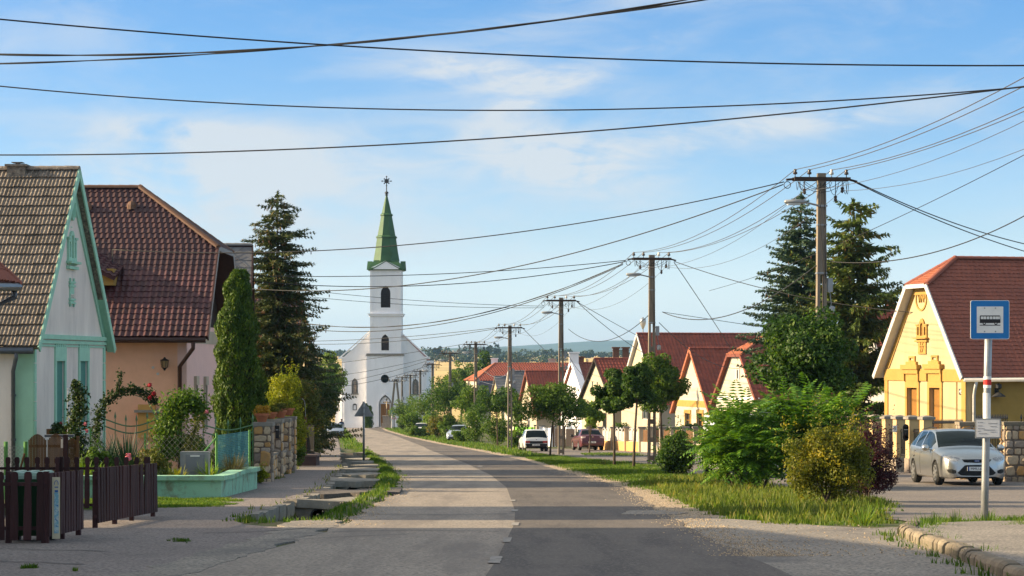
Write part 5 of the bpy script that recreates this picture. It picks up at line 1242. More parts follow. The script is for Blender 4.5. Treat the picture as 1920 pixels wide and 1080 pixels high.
FO=dict(L=4.47,R=.325,track=.80,axles=(.92,3.56),cuts=(1.02,1.16,1.94,2.08,2.62,2.70,3.38,3.46,4.05,4.13,4.36,.04,.1,.2,.3),top=([0,.06,.25,.7,1.1,1.55,1.95,2.4,3.3,4.05,4.36,4.47],[.66,.74,.83,.93,1.0,1.26,1.44,1.5,1.5,1.43,.98,.78]),belt=([0,.06,.25,.7,1.1,2.4,3.5,4.1,4.36,4.47],[.6,.7,.79,.88,.94,.97,1.02,1.04,.96,.74]),bot=([0,.1,.5,3.9,4.47],[.24,.19,.18,.2,.3]),wid=([0,.05,.15,.35,.75,2.2,3.8,4.3,4.47],[.56,.68,.78,.865,.912,.92,.9,.84,.74]),wtop=([0,.25,.7,1.1,1.5,1.95,2.4,3.4,4.05,4.36,4.47],[.5,.66,.72,.755,.71,.645,.63,.62,.6,.68,.66]),side=[(1.42,2.06),(2.12,2.62),(2.7,3.38),(3.46,4.02)],front=[(1.16,1.94)],rear=[(4.1,4.36)],mirror=(1.45,1.0),handles=(2.45,3.3),seams=(1.22,2.66,3.42),spokes=7)
def focus_lamps(t,patch,surf,P):
 for s in(-1,1):
  patch('headlight',[(s*.44,.735),(s*.60,.775),(s*.74,.80),(s*.82,.80)],[(s*.44,.70),(s*.54,.65),(s*.68,.655),(s*.815,.73)],M['lens'])
  patch('fog_lamp',[(s*.55,.40),(s*.66,.44),(s*.78,.43)],[(s*.56,.33),(s*.66,.32),(s*.74,.35)],M['grille'],rows=2,cols=8)
 patch('grille',[(-.40,.70),(0,.705),(.40,.70)],[(-.34,.625),(0,.61),(.34,.625)],M['grille'],rows=2)
 patch('lower_grille',[(-.33,.535),(-.3,.55),(0,.555),(.3,.55),(.33,.535)],[(-.52,.34),(-.42,.27),(0,.26),(.42,.27),(.52,.34)],M['grille'],rows=3)
 b=MB();c=surf(0,.66,off=.02);b.lathe(c,[(.075,.0),(.075,-.012)],20,'Y');o=b.build('badge',M['emblem'],t,world=False);
 for v in o.data.vertices:v.co.z=c.z+(v.co.z-c.z)*.45
 o2=text('badge_lettering','Ford',.05,(0,0,0),(R_(90),0,0),M['chrome'],o,.001);o2.location=c+Vector((0,-.014,0))
 plate_txt(t,surf(0,.45,off=.03),'MMU-682',False,.52)
 b=MB();c=surf(-.42,1.1)if False else None
 b.tube([(-.0,-.02,1.52),(.03,.25,1.52)],.006,4)if False else b.tube([(0,-.25,1.5),(0,-.12,1.64)],.006,4);b.build('antenna',M['black'],t,world=False)
 b=MB()
 for s in(-1,1):b.tube([(s*.56,-.1,1.535),(s*.57,.6,1.56),(s*.55,1.7,1.5)],.015,5)
 b.build('roof_rail',M['black'],t,world=False)
 b=MB();b.beam((-.6,-1.06,1.02),(-.05,-1.03,1.04),.02,.015);b.beam((.0,-1.05,1.02),(.5,-1.0,1.05),.02,.015);b.build('wiper',M['black'],t,world=False)
def on_ground(px,Y):x=X(px,Y);return(x,Y,g(Y)+.024)
def tilt(o,rz):o.rotation_euler=Vector((0,0,0));m=Matrix.Rotation(-math.atan(.03 if o.location.y<150 else .0225),4,'X')@Matrix.Rotation(rz,4,'Z');o.rotation_euler=m.to_euler()
M['silver']=paint('silver_paint',(.5,.5,.49),(.54,.54,.53),.92,.3)
fo=car('car','silver estate car parked in front of the yellow house',on_ground(1793,59.2),0,FO,M['silver'],focus_lamps);tilt(fo,R_(2.2))
HB=dict(FO,L=3.75,axles=(.68,3.0),R=.275,track=.7,cuts=(.9,1.05,1.75,1.85,2.35,2.45,3.1,3.2,3.3,3.66),top=([0,.1,.5,1.0,1.75,2.2,2.9,3.2,3.66,3.75],[.6,.7,.82,.92,1.33,1.39,1.38,1.33,.86,.7]),belt=([0,.1,.5,1.0,3.0,3.66,3.75],[.55,.66,.78,.86,.9,.84,.66]),bot=([0,.2,3.4,3.75],[.3,.2,.2,.32]),wid=([0,.1,.4,3.2,3.6,3.75],[.6,.7,.79,.795,.77,.72]),wtop=([0,.5,1.0,1.75,2.9,3.2,3.66,3.75],[.5,.66,.7,.58,.57,.58,.69,.66]),side=[(1.25,1.8),(1.88,2.4),(2.48,3.1)],front=[(1.05,1.75)],rear=[(3.24,3.62)],mirror=(1.2,.92),handles=(2.2,),seams=(1.1,2.42),spokes=8,mirror_m=M['black'])
def hatch_lamps(t,patch,surf,P):
 patch('rear_bumper',[(-.74,.5),(0,.51),(.74,.5)],[(-.7,.3),(0,.28),(.7,.3)],M['black'],'rear',off=.03)
 patch('tailgate_panel',[(-.42,.66),(.42,.66)],[(-.42,.52),(.42,.52)],M['black'],'rear')
 for s in(-1,1):patch('tail_light',[(s*.41,.67),(s*.73,.67)],[(s*.41,.54),(s*.73,.54)],M['tail_red'],'rear',cols=8)
 plate_txt(t,surf(.03,.42,'rear',.045),'GYI-508',True,.48,False)
 b=MB();b.lathe(surf(0,.76,'rear',.012),[(.03,-.01),(.03,.01)],10,'Y');b.build('badge',M['chrome'],t,world=False)
wp=paint('white_car_paint',(.72,.72,.7))
hb=car('car','small white hatchback with a black rear bumper seen from behind',on_ground(1000,137.5),0,HB,wp,hatch_lamps);tilt(hb,R_(180+5.5))
SD=dict(FO,L=4.4,R=.3,track=.73,axles=(.85,3.4),cuts=(1.0,1.15,1.85,1.95,2.5,2.6,3.2,3.3,3.68,4.2),top=([0,.1,.6,1.1,1.85,2.3,3.0,3.3,3.72,4.25,4.4],[.58,.7,.83,.93,1.34,1.42,1.4,1.33,1.02,.98,.76]),belt=([0,.1,.6,1.1,3.3,3.72,4.25,4.4],[.54,.66,.8,.88,.95,.985,.955,.72]),bot=([0,.2,4,4.4],[.28,.2,.22,.32]),wid=([0,.1,.4,3.8,4.25,4.4],[.6,.72,.83,.83,.8,.74]),wtop=([0,.6,1.1,1.85,3.0,3.3,3.72,4.25,4.4],[.5,.68,.72,.6,.58,.58,.7,.72,.66]),side=[(1.4,1.9),(1.98,2.5),(2.6,3.22)],front=[(1.15,1.85)],rear=[(3.32,3.68)],mirror=(1.35,.97),handles=(2.35,3.1),seams=(1.2,2.55,3.3),spokes=8,mirror_m=M['black'])
def sedan_lamps(t,patch,surf,P):
 for s in(-1,1):patch('tail_light',[(s*.44,.93),(s*.78,.93)],[(s*.52,.83),(s*.785,.8)],M['tail_clear'],'rear',cols=8)
 patch('bumper_line',[(-.78,.63),(.78,.63)],[(-.78,.61),(.78,.61)],M['black'],'rear',rows=1)
 patch('bumper_skirt',[(-.7,.36),(.7,.36)],[(-.68,.27),(.68,.27)],M['black'],'rear',rows=2)
 plate_txt(t,surf(.05,.55,'rear',.03),'EJL-743',True,.5,False)
 b=MB();b.lathe(surf(0,.9,'rear',.012),[(.035,-.01),(.035,.01)],10,'Y');b.build('badge',M['chrome'],t,world=False)
rp=paint('dark_red_paint',(.075,.002,.008),(.085,.003,.01),0,.4)
sd_=car('car','dark red saloon car parked by the fence seen from behind',on_ground(1102,143),0,SD,rp,sedan_lamps);tilt(sd_,R_(180+7))
def front_lamps(t,patch,surf,P):
 for s in(-1,1):patch('headlight',[(s*.48,.7),(s*.74,.71)],[(s*.46,.6),(s*.74,.6)],M['lens'],cols=8)
 patch('grille',[(-.4,.69),(.4,.69)],[(-.36,.6),(.36,.6)],M['grille'],rows=2);patch('lower_grille',[(-.6,.4),(.6,.4)],[(-.55,.3),(.55,.3)],M['grille'],rows=2)
 plate_txt(t,surf(0,.5,off=.03),'HCT-291',False,.5,False)
bp=paint('blue_silver_paint',(.33,.37,.45),(.36,.4,.48),.5,.3)
PS=dict(SD,wid=([0,.1,.4,3.8,4.25,4.4],[.66,.76,.85,.85,.82,.76]))
lc=car('car','pale blue-silver saloon parked half on the left verge facing us',on_ground(629,213),0,PS,bp,front_lamps);tilt(lc,R_(4))
lc=car('car','pale blue car facing us, half hidden by the bushes across the road',on_ground(861,190),0,PS,paint('light_blue_paint',(.4,.46,.56),None,.3),front_lamps);tilt(lc,R_(-8))
lc=car('car','white car among the bushes near the far bus stop sign',on_ground(790,225),0,HB,wp,front_lamps);tilt(lc,R_(-6))
VN=dict(FO,L=4.9,R=.33,track=.84,axles=(.85,3.9),cuts=(.8,1.0,1.6,1.75,2.6,2.75,4.8),top=([0,.1,.5,.9,1.7,2.2,4.6,4.85,4.9],[.75,.95,1.1,1.2,1.86,1.95,1.95,1.9,1.7]),belt=([0,.1,.5,.9,4.7,4.85,4.9],[.7,.9,1.04,1.12,1.16,1.16,1.1]),bot=([0,.2,4.6,4.9],[.3,.22,.24,.32]),wid=([0,.1,.4,4.6,4.9],[.7,.85,.95,.95,.9]),wtop=([0,.5,.9,1.7,4.6,4.9],[.6,.8,.85,.78,.8,.78]),side=[(1.2,1.7),(1.78,2.6)],front=[(.95,1.7)],rear=[(4.86,4.88)],mirror=(1.3,1.2),handles=(2.3,),seams=(1.1,2.68),cat='van')
vn=car('van','white van mostly hidden behind the big sumac bush',on_ground(1390,68),0,VN,wp,front_lamps);tilt(vn,R_(4))
# ---- concrete poles and everything strung between them
POLES=[(1540,325,62),(1222,478,91.4),(1052,558,120.8),(956,610,150),(892,642,180),(844,659,209),(811,681,238),(788,694,268),(769.5,702,295),(754,706,315)]
PH=8.95;PYAW=R_(6)
ORD=['nearest and tallest-looking concrete pole with a street lamp, beside the two conifers','second pole down the road, its street lamp above the big red roof','third pole, standing behind the white hatchback','fourth pole, before the grey slate roof','fifth pole, against the dark blue roof','sixth pole, just right of the church wall','seventh pole, in front of the church right edge','eighth pole, before the church right niche','ninth pole, between the church niche and the door','tenth pole, next to the twin-legged pole']
def make_pole():
 t=thing('utility_pole',ORD[0],'utility pole');H=PH;zs=H*.67;b=MB()
 def wd(z):return .36-.13*z/H
 for s in(-1,1):
  b.add([(s*wd(0)/2,-.1,-.4),(s*(wd(0)/2-.105),-.1,-.4),(s*(wd(0)/2-.105),.1,-.4),(s*wd(0)/2,.1,-.4),(s*wd(zs)/2,-.1,zs),(s*(wd(zs)/2-.085),-.1,zs),(s*(wd(zs)/2-.085),.1,zs),(s*wd(zs)/2,.1,zs)],[(0,1,2,3),(4,7,6,5),(0,4,5,1),(1,5,6,2),(2,6,7,3),(3,7,4,0)])
 z=.25
 while z<zs-.3:b.box((0,0,z),(wd(z)-.16,.16,.2));z+=.78
 w0,w1=wd(zs)/2,wd(H)/2
 b.add([(-w0,-.1,zs),(w0,-.1,zs),(w0,.1,zs),(-w0,.1,zs),(-w1,-.1,H),(w1,-.1,H),(w1,.1,H),(-w1,.1,H)],[(0,3,2,1),(4,5,6,7),(0,1,5,4),(1,2,6,5),(2,3,7,6),(3,0,4,7)])
 fixn(b.build('shaft',M['pole'],t,world=False))
 b=MB();b.box((0,-.13,H-.17),(1.66,.07,.1));b.box((0,.13,H-.17),(1.66,.07,.1));b.tube([(-.8,0,H-.17),(-1.05,-.05,H-.2)],.035,5);b.tube([(.8,0,H-.17),(1.05,-.05,H-.24)],.035,5);b.build('crossarm',M['rust'],t,world=False)
 for x in(-.78,-.36,.3,.74):
  b=MB();b.tube([(x,-.02,H-.14),(x,-.02,H-.02)],.015,5);b.lathe((x,-.02,H),[(.03,-.04),(.065,-.03),(.065,.02),(.035,.05),(.055,.09),(.02,.12)],8);b.build('insulator',M['porcelain']if x not in(.3,)else M['porcelain_w'],t,world=False,smooth=True)
 for x,l in((-.5,.3),(.42,.5),(.62,.25)):
  b=MB();b.tube([(x,0,H-.2),(x,0,H-.2-l)],.012,5);b.lathe((x,0,H-.22-l),[(.015,-.1),(.055,-.05),(.04,0),(.055,.05),(.02,.08)],8);b.build('hanging_insulator',M['porcelain'],t,world=False)
 b=MB();b.tube([(-.1,-.12,H-.95),(-.42,-.16,H-.88),(-.5,-.16,H-.87)],.03,6);b.box((0,-.11,H-.95),(.3,.03,.06));lo=b.build('lamp_arm',M['metal_grey'],t,world=False)
 b=MB();b.lathe((-.78,-.16,H-.845),[(.02,-.36),(.09,-.33),(.12,0),(.1,.22),(.04,.3)],10,'X');lh=b.build('lamp_head',M['lamp_grey'],lo,world=False,smooth=True)
 for v in lh.data.vertices:v.co.z=(H-.845)+(v.co.z-(H-.845))*.62
 b=MB();b.box((-.86,-.16,H-.915),(.36,.17,.05));b.build('lamp_lens',M['lamp_glass'],lo,world=False)
 b=MB();b.box((.24,-.05,H-3.25),(.14,.14,.4));b.box((.19,0,H-3.1),(.2,.04,.04));b.tube([(.24,-.05,H-3.45),(.28,-.05,H-3.8),(.22,-.08,H-4.05)],.012,4);b.lathe((.3,-.08,H-3.95),[(.02,-.14),(.09,-.1),(.09,.06),(.02,.1)],7);b.build('junction_box',M['lamp_grey'],t,world=False)
 b=MB()
 r=random.Random(4)
 for k in range(11):
  x0,x1=r.uniform(-1.0,.9),r.uniform(-.9,1.0);d=r.uniform(.12,.42);b.tube([(x0+(x1-x0)*u,-.16+.05*math.sin(k),H-.2-d*4*u*(1-u)-.06)for u in np.linspace(0,1,7)],.009,3,caps=False)
 for s in(-1,1):b.tube([(s*.05,-.13,H-.3),(s*.07,-.13,H-1.6),(.1,-.13,H-3.2)],.012,4)
 b.tube([(-1.02+.1*math.cos(a),-.05,H-.35+.1*math.sin(a))for a in np.linspace(0,6.283,11)],.012,4)
 b.build('jumper_wires',M['cable'],t,world=False,kind='stuff')
 b=MB();
 for z in(H-1.5,H-2.9):b.box((0,0,z),(wd(z)+.03,.23,.045))
 b.build('steel_band',M['metal_grey'],t,world=False)
 return t
pole0=make_pole();PP=[]
for i,(px,py,Y)in enumerate(POLES):
 o=pole0 if i==0 else copy_tree(pole0);o['label']=ORD[i];o['group']='concrete poles along the road'
 o.location=(X(px,Y),Y,Z(py,Y)-PH);o.rotation_euler=(0,0,PYAW+(R_(3)if i>5 else 0));PP.append(o)
o=copy_tree(pole0);o.location=(12.05,32.6,8.0-PH);o.rotation_euler=(0,0,PYAW);o['label']='pole standing beside the bus stop, nearer than all the others';o['group']='concrete poles along the road';PP.insert(0,o)
ap=thing('utility_pole','twin-legged pole shaped like the letter A before the church door','utility pole',(X(742,330),330,g(330)),'concrete poles along the road')
b=MB();q=Vector((X(742,330),330,0));zt,zb=Z(711,330),g(330)-.3;b.beam(q+Vector((-.95,0,zb)),q+Vector((-.12,0,zt)),.3,.28);b.beam(q+Vector((.95,.2,zb)),q+Vector((.12,.1,zt)),.3,.28);b.beam(q+Vector((-.5,0,(zt+zb)/2)),q+Vector((.5,0,(zt+zb)/2)),.15,.15);b.build('legs',M['pole'],ap)
b=MB();b.box(q+Vector((0,-.2,zt-.3)),(2.2,.12,.14));b.build('crossarm',M['rust'],ap)
for x in(-1,-.45,.45,1):b=MB();b.lathe(q+Vector((x,-.2,zt-.15)),[(.03,-.1),(.1,0),(.08,.1),(.02,.18)],7);b.build('insulator',M['porcelain'],ap)
def wire(name,label,A,B,sag,r,m,group,n=22,cat='cable'):
 A,B=Vector(A),Vector(B);b=MB();b.tube([A.lerp(B,t)+Vector((0,0,-4*sag*t*(1-t)))for t in np.linspace(0,1,n)],r,5)
 o=b.build(name,m,smooth=True);o.location=(0,0,0);return tag(o,label,cat,group)
NAMES=['nearest','second','third','fourth','fifth','sixth','seventh','eighth','ninth','tenth']
def inspt(p,x,dz=.1):
 r=Matrix.Rotation(p.rotation_euler.z,3,'Z');return p.location+r@Vector((x,-.02,PH+dz))
POS=[(-.78,'outer left'),(-.36,'inner left'),(.3,'inner right'),(.74,'outer right'),(.62,'lower right'),(-.5,'lower left')]
for i in range(len(PP)-1):
 a,c=PP[i],PP[i+1]
 w=('between the bus stop pole and the nearest lamp pole' if i==0 else 'between the %s and %s poles'%(NAMES[i-1],NAMES[i]))
 for j,(x,nm)in enumerate(POS):
  if j>3 and i>3:continue
  sag=[.55,.5,.62,.52,.8,.7][j]*(1 if i<6 else .7)
  dz=.1 if j<4 else-.5
  wire('power_line','%s overhead line strung %s'%(nm,w),inspt(a,x,dz),inspt(c,x,dz),sag,(.011 if i<2 else .012)if j<4 else .007,M['wire'],'overhead lines from pole to pole',16,'power line')
def cable(label,A,B,mid,r=.014,m=None,twist=False,n=40,group='service cables to the houses'):
 """A, B: photo column, row and distance; mid: column and row the sagging cable passes"""
 a,c=P3(*A),P3(*B);f=lambda t:960+F*(a.x+(c.x-a.x)*t)/(a.y+(c.y-a.y)*t);lo,hi=0.,1.
 for _ in range(50):
  t=(lo+hi)/2
  if(f(t)-mid[0])*(f(1)-f(0))<0:lo=t
  else:hi=t
 p=a.lerp(c,t);s=(p.z-Z(mid[1],p.y))/(4*t*(1-t));b=MB()
 base=[a.lerp(c,t)+Vector((0,0,-4*s*t*(1-t)))for t in np.linspace(0,1,n if not twist else 160)]
 if twist:
  for k in(0,math.pi):b.tube([p+Vector((0,math.cos(k+i*.16),math.sin(k+i*.16)))*r*.6 for i,p in enumerate(base)],r*.75,5)
 else:b.tube(base,r,5)
 o=b.build('cable',m or M['cable'],smooth=True);return tag(o,label,'cable',group)
GX='cables crossing high above the road'
cable('topmost cable crossing the sky, starting in the top left corner',(-260,10,37),(2200,120,37),(960,103),.0145,group=GX)
cable('upper twisted cable climbing to the top edge of the sky',(-260,90,41),(1560,-52,35),(620,84),.017,twist=True,group=GX)
cable('lower twisted cable climbing to the top edge of the sky',(-260,122,41.4),(1640,-52,35.4),(640,82),.014,twist=True,group=GX)
cable('thin cable sagging across the middle of the sky above the spire',(-260,132,47),(2250,130,41),(960,207),.0145,group=GX)
cable('lowest long cable across the sky, rising to the right',(-260,287,52),(2250,118,42),(960,257),.0165,group=GX)
cable('cable from the nearest lamp pole to the salmon pink house roof',(1470,341,62),(211,468,71.5),(960,437),.016)
cable('cable from the nearest lamp pole to the grey slate house',(1468,346,62),(468,541,90),(960,502),.018)
cable('upper cable from the second pole to the grey slate house',(1174,488,91.4),(470,517,93),(840,513),.016)
cable('lower cable from the second pole to the grey slate house',(1174,490,91.4),(470,527,93),(840,533),.018)
cable('twisted cable from the second pole to the orange house',(1168,494,91.4),(486,590,111),(800,606),.02,twist=True)
cable('plain cable from the second pole to the orange house',(1168,496,91.4),(486,602,111),(800,612),.018)
cable('upper thin cable from the third pole past the church belfry',(1020,574,120.8),(480,532,118),(760,562),.013)
cable('lower thin cable from the third pole past the church belfry',(1020,577,120.8),(480,545,118),(760,571),.013)
cable('upper cable from the fourth pole across the church tower',(932,614,150),(560,640,165),(752,632),.02)
cable('lower cable from the fourth pole across the church tower',(932,616,150),(560,645,165),(752,639),.02)
cable('cable from the fifth pole across the church gable',(870,645,180),(560,690,190),(720,669),.02)
cable('upper cable from the sixth pole across the church front',(838,662,209),(560,712,215),(720,690),.02)
cable('lower cable from the sixth pole across the church front',(838,664,209),(560,730,215),(720,700),.02)
cable('cable from the seventh pole past the round church window',(806,684,238),(570,730,240),(720,710),.024)
cable('upper house cable leaving the nearest lamp pole to the right',(1600,338,62),(2060,480,76),(1740,400),.017)
cable('lower house cable leaving the nearest lamp pole to the right',(1600,340,62),(2060,505,78),(1740,405),.017)
cable('thin cable running down behind the conifers from the right edge',(2100,195,50),(1330,545,110),(1570,459),.011)
cable('black cable sagging from the right edge to the lamp pole junction box',(2100,285,54),(1552,490,62),(1740,476),.016)
cable('cable from the second pole to the niche of the yellow house',(1264,490,91.4),(1743,588,83),(1530,562),.015)
cable('cable from the second pole to the half-hipped cream house',(1264,492,91.4),(1384,676,130),(1310,560),.017)
cable('deeply sagging cable between the second pole and the nearest lamp pole',(1242,585,91.4),(1530,498,62),(1340,597),.017)
cable('cable from the second pole junction box to the half-hipped gable',(1236,605,91.4),(1392,690,129),(1310,667),.015)
cable('cable from the second pole to the grey house in shade',(1242,585,91.4),(1600,640,104),(1420,612),.012)
cable('cable from the third pole to the yellow-banded gable',(1082,566,120.8),(1290,700,149),(1180,645),.018)
cable('cable from the third pole to the longest red roof',(1082,566,120.8),(1236,650,168),(1150,605),.018)
cable('sagging cable between the third and second poles',(1066,617,120.8),(1215,592,91.4),(1120,640),.016)
cable('cable from the third pole to the dark bargeboard gable',(1062,660,120.8),(1115,716,182),(1085,695),.016)
cable('upper cable from the fourth pole to the white wedge gable',(978,613,150),(1072,700,203),(1020,655),.02)
cable('lower cable from the fourth pole to the red-brown gable',(966,660,150),(992,715,216),(978,700),.018)
cable('pale looping cable from the fifth pole to the hipped red roof',(900,688,180),(960,690,270),(920,704),.022,M['porcelain_w'])
cable('pale looping cable from the fifth pole to the grey roofed house',(893,712,180),(948,722,243),(915,719),.02,M['porcelain_w'])
# ---- fences and gates on the left
def picket_mesh(h,w,t=.025,wavy=True):
 b=MB();prof=[(-w/2,0),(w/2,0),(w/2*1.05,h*.45),(w/2*.8,h*.8),(w/2*.72,h*.86),(w/2,h*.9),(w/2*.95,h*.97),(w/2*.5,h),(-w/2*.5,h),(-w/2*.95,h*.97),(-w/2,h*.9),(-w/2*.72,h*.86),(-w/2*.8,h*.8),(-w/2*1.05,h*.45)]if wavy else[(-w/2,0),(w/2,0),(w/2,h),(-w/2,h)]
 b.plate(prof,[],lambda a,z,d:Vector((a,d-t/2,z)),t);me=bpy.data.meshes.new('picket');me.from_pydata(b.v,[],b.f);me.materials.append(M['wood_dark']);me.update();return me
def picket_fence(name,label,a,c,n,h,w,lift,rails,wavy=True,posts=(0,1),top=None,post_h=None):
 a,c=Vector((*a,0)),Vector((*c,0));d=c-a;L=d.length;ang=math.atan2(d.y,d.x);t=thing(name,label,'gate' if 'gate' in name else 'fence',(a.x,a.y,g(a.y)),None);me=picket_mesh(h,w,wavy=wavy);r=random.Random(int(L*100))
 for i in range(n):
  p=a+d*((i+.5)/n);o=link('picket',me,None,t);o.location=Vector((p.x,p.y,g(p.y)+lift+(top(i/n)if top else 0)))-t.location;o.rotation_euler=(r.uniform(-.02,.02),r.uniform(-.012,.012),ang)
 nv=Vector((-d.y,d.x,0)).normalized();
 for z in rails:b=MB();b.beam((a.x+nv.x*.035,a.y+nv.y*.035,g(a.y)+z+(top(0)if top else 0)),(c.x+nv.x*.035,c.y+nv.y*.035,g(c.y)+z+(top(1)if top else 0)),.035,.05);b.build('rail',M['wood_dark'],t)
 for f in posts:p=a+d*f;b=MB();ph=post_h or h+lift;b.box((p.x+nv.x*.06,p.y+nv.y*.06,g(p.y)+ph/2-.1),(.07,.07,ph+.2),ang);b.build('post',M['wood_dark'],t)
 return t
picket_fence('picket_fence','dark brown picket fence facing the road in front of the green wheelie bin',(X(-60,28.9),28.9),(X(88,28.9),28.9),6,.93,.105,.06,(.22,.82),posts=(.02,.5,.98))
picket_fence('picket_fence','dark brown picket fence at the back of the driveway before the green wall',(X(-70,40.8),40.8),(X(284,40.8),40.8),19,.98,.095,.04,(.1,.8),posts=(.1,.52,.98))
g1=picket_fence('slat_gate','dark brown slatted gate leaf with the cream and blue notice',(X(90,28.9),28.9),(X(156,31.1),31.1),13,.86,.12,.11,(.2,.8),wavy=False,posts=(0.02,.5,.98),post_h=.9)
g2=picket_fence('slat_gate','longer dark brown slatted gate leaf standing open towards the pavement',(X(183,33.2),33.2),(X(295,37.6),37.6),24,.86,.135,.1,(.2,.8),wavy=False,posts=(.02,.32,.6,.98),post_h=.9)
bn=thing('notice_board','narrow cream and blue notice fixed upright to the slatted gate','notice',(X(104,29.2),29.15,g(29.2)))
q=Vector((X(104,29.2)+.03,29.1,0));zt,zb=Z(894,29.2),Z(1009,29.2);b=MB();b.box((q.x,q.y,(zt+zb)/2),(.105,.012,zt-zb),R_(10));b.build('board',mat('cream_board',(.62,.54,.36),(.58,.5,.34),6,.6),bn)
b=MB();b.box((q.x+.006,q.y-.008,zb+(zt-zb)*.42),(.06,.006,(zt-zb)*.66),R_(10));b.build('blue_print',mat('blue_print',(.2,.42,.5),(.5,.58,.55),16,.6,lo=.45,hi=.55,col3=(.06,.2,.4),s3=22,lo3=.56,hi3=.62),bn)
b=MB();b.tube([(q.x+.006+.026*math.cos(a),q.y-.011,zt-.09+.045*math.sin(a))for a in np.linspace(-.3,3.44,9)],.004,4);b.box((q.x+.006,q.y-.009,zt-.135),(.05,.005,.012));b.box((q.x+.006,q.y-.009,zt-.19),(.045,.005,.03));b.build('logo',mat('print_blue',(.05,.15,.4),None),bn)
# wheelie bin behind the pickets
wb=thing('wheelie_bin','dark green wheelie bin with a pale lid behind the picket fence','bin',(X(60,29.6),29.6,g(29.6)))
q=Vector((X(60,29.6),29.6,g(29.6)));b=MB();w0,w1,d0,d1=.22,.29,.2,.3;z0,z1=.1,.88
b.add([q+Vector(v)for v in((-w0,-d0,z0),(w0,-d0,z0),(w0,d0,z0),(-w0,d0,z0),(-w1,-d1,z1),(w1,-d1,z1),(w1,d1,z1),(-w1,d1,z1))],[(0,3,2,1),(4,5,6,7),(0,1,5,4),(1,2,6,5),(2,3,7,6),(3,0,4,7)]);b.box(q+Vector((0,-d1-.01,.86)),(.6,.05,.06));b.build('bin_body',M['bin_green'],wb)
b=MB();b.box(q+Vector((0,0,.915)),(.62,.66,.05));b.box(q+Vector((0,0,.95)),(.5,.52,.04))
for k in(-.18,0,.18):b.box(q+Vector((k,0,.975)),(.1,.5,.02))
b.build('lid',M['bin_lid'],wb);b=MB()
for s in(-1,1):b.lathe(q+Vector((s*.24,.2,.1)),[(.1,-.03),(.1,.03)],12,'X')
b.build('wheel',M['rubber'],wb);b=MB();b.tube([q+Vector((-.24,.36,.85)),q+Vector((.24,.36,.85))],.015,6);b.build('handle',M['bin_green'],wb)
# arched reed gate, green posts and wire
gt=thing('garden_gate','brown garden gate of thin vertical laths with two arched panels','gate',(X(90,46.3),46.3,g(46.3)))
for k,(p0,p1,hh)in enumerate(((53,87,.14),(89,120,.15),(127,143,.05))):
 x0,x1=X(p0,46.3),X(p1,46.3);zb,zt=g(46.3)+.1,Z(826,46.3);n=max(5,int((x1-x0)/.03));b=MB()
 for i in range(n):
  t=(i+.5)/n;b.box((x0+(x1-x0)*t,46.3+.004*(i%2),(zb+zt+hh*math.sin(math.pi*t))/2),((x1-x0)/n*.82,.016,zt+hh*math.sin(math.pi*t)-zb))
 po=b.build('lath_panel',M['wood_mid'],gt,kind='stuff');b=MB();b.beam((x0,46.32,zt-.12),(x1,46.32,zt-.12),.03,.06);b.beam((x0,46.32,zb+.15),(x1,46.32,zb+.15),.03,.06);b.build('batten',M['wood_dark'],gt)
b=MB();b.box((X(123,46.2),46.2,(g(46.2)+Z(815,46.2))/2),(.09,.09,Z(815,46.2)-g(46.2)));b.build('post',M['wood_dark'],gt);b=MB();b.box((X(145,46.2),46.25,(g(46.2)+Z(818,46.2))/2),(.06,.06,Z(818,46.2)-g(46.2)));b.build('post',M['wood_mid'],gt)
b=MB();b.box((X(115,46.2),46.26,Z(832,46.2)),(.045,.02,.19));b.build('gate_label',M['sign_white'],gt)
b=MB();b.box((X(112,46.6),46.6,Z(817,46.6)),(.62,.3,.05),.1);b.build('gate_roof',M['zinc'],gt)
wf=thing('wire_fence','wire mesh fence on green tube posts left of the lath gate','fence',(X(25,46.8),46.8,g(46.8)))
for px in(-20,11,48):b=MB();b.tube([(X(px,46.8),46.8,g(46.8)-.1),(X(px,46.8),46.8,Z(828,46.8))],.045,8);b.build('post',M['fence_green'],wf)
b=MB();b.tube([(X(28,46.8),46.75,g(46.8)+.2),(X(47,46.8),46.75,Z(850,46.8))],.025,6);b.build('brace',M['wood_mid'],wf)
def chain(b,x0,x1,Y0,Y1,zb,zt,s=.09,r=.0035):
 L=math.hypot(x1-x0,Y1-Y0);H=zt-zb
 for dr in(1,-1):
  k=-H
  while k<L:
   pts=[]
   for t in(0,1):
    u=k+H*t if dr>0 else k+H*(1-t);pts.append((u,zb+H*t))
   (u0,a0),(u1,a1)=pts;
   f0,f1=0.,1.
   if u0!=u1:
    fs=sorted(((0-u0)/(u1-u0),(L-u0)/(u1-u0)));f0,f1=max(0,fs[0]),min(1,fs[1])
   if f1>f0:b.tube([(x0+(x1-x0)*(u0+(u1-u0)*f)/L,Y0+(Y1-Y0)*(u0+(u1-u0)*f)/L,a0+(a1-a0)*f)for f in(f0,f1)],r,3,caps=False)
   k+=s
b=MB();chain(b,X(-20,46.8),X(48,46.8),46.8,46.8,g(46.8)+.1,Z(836,46.8));b.build('wire_mesh',M['metal_grey'],wf,kind='stuff')
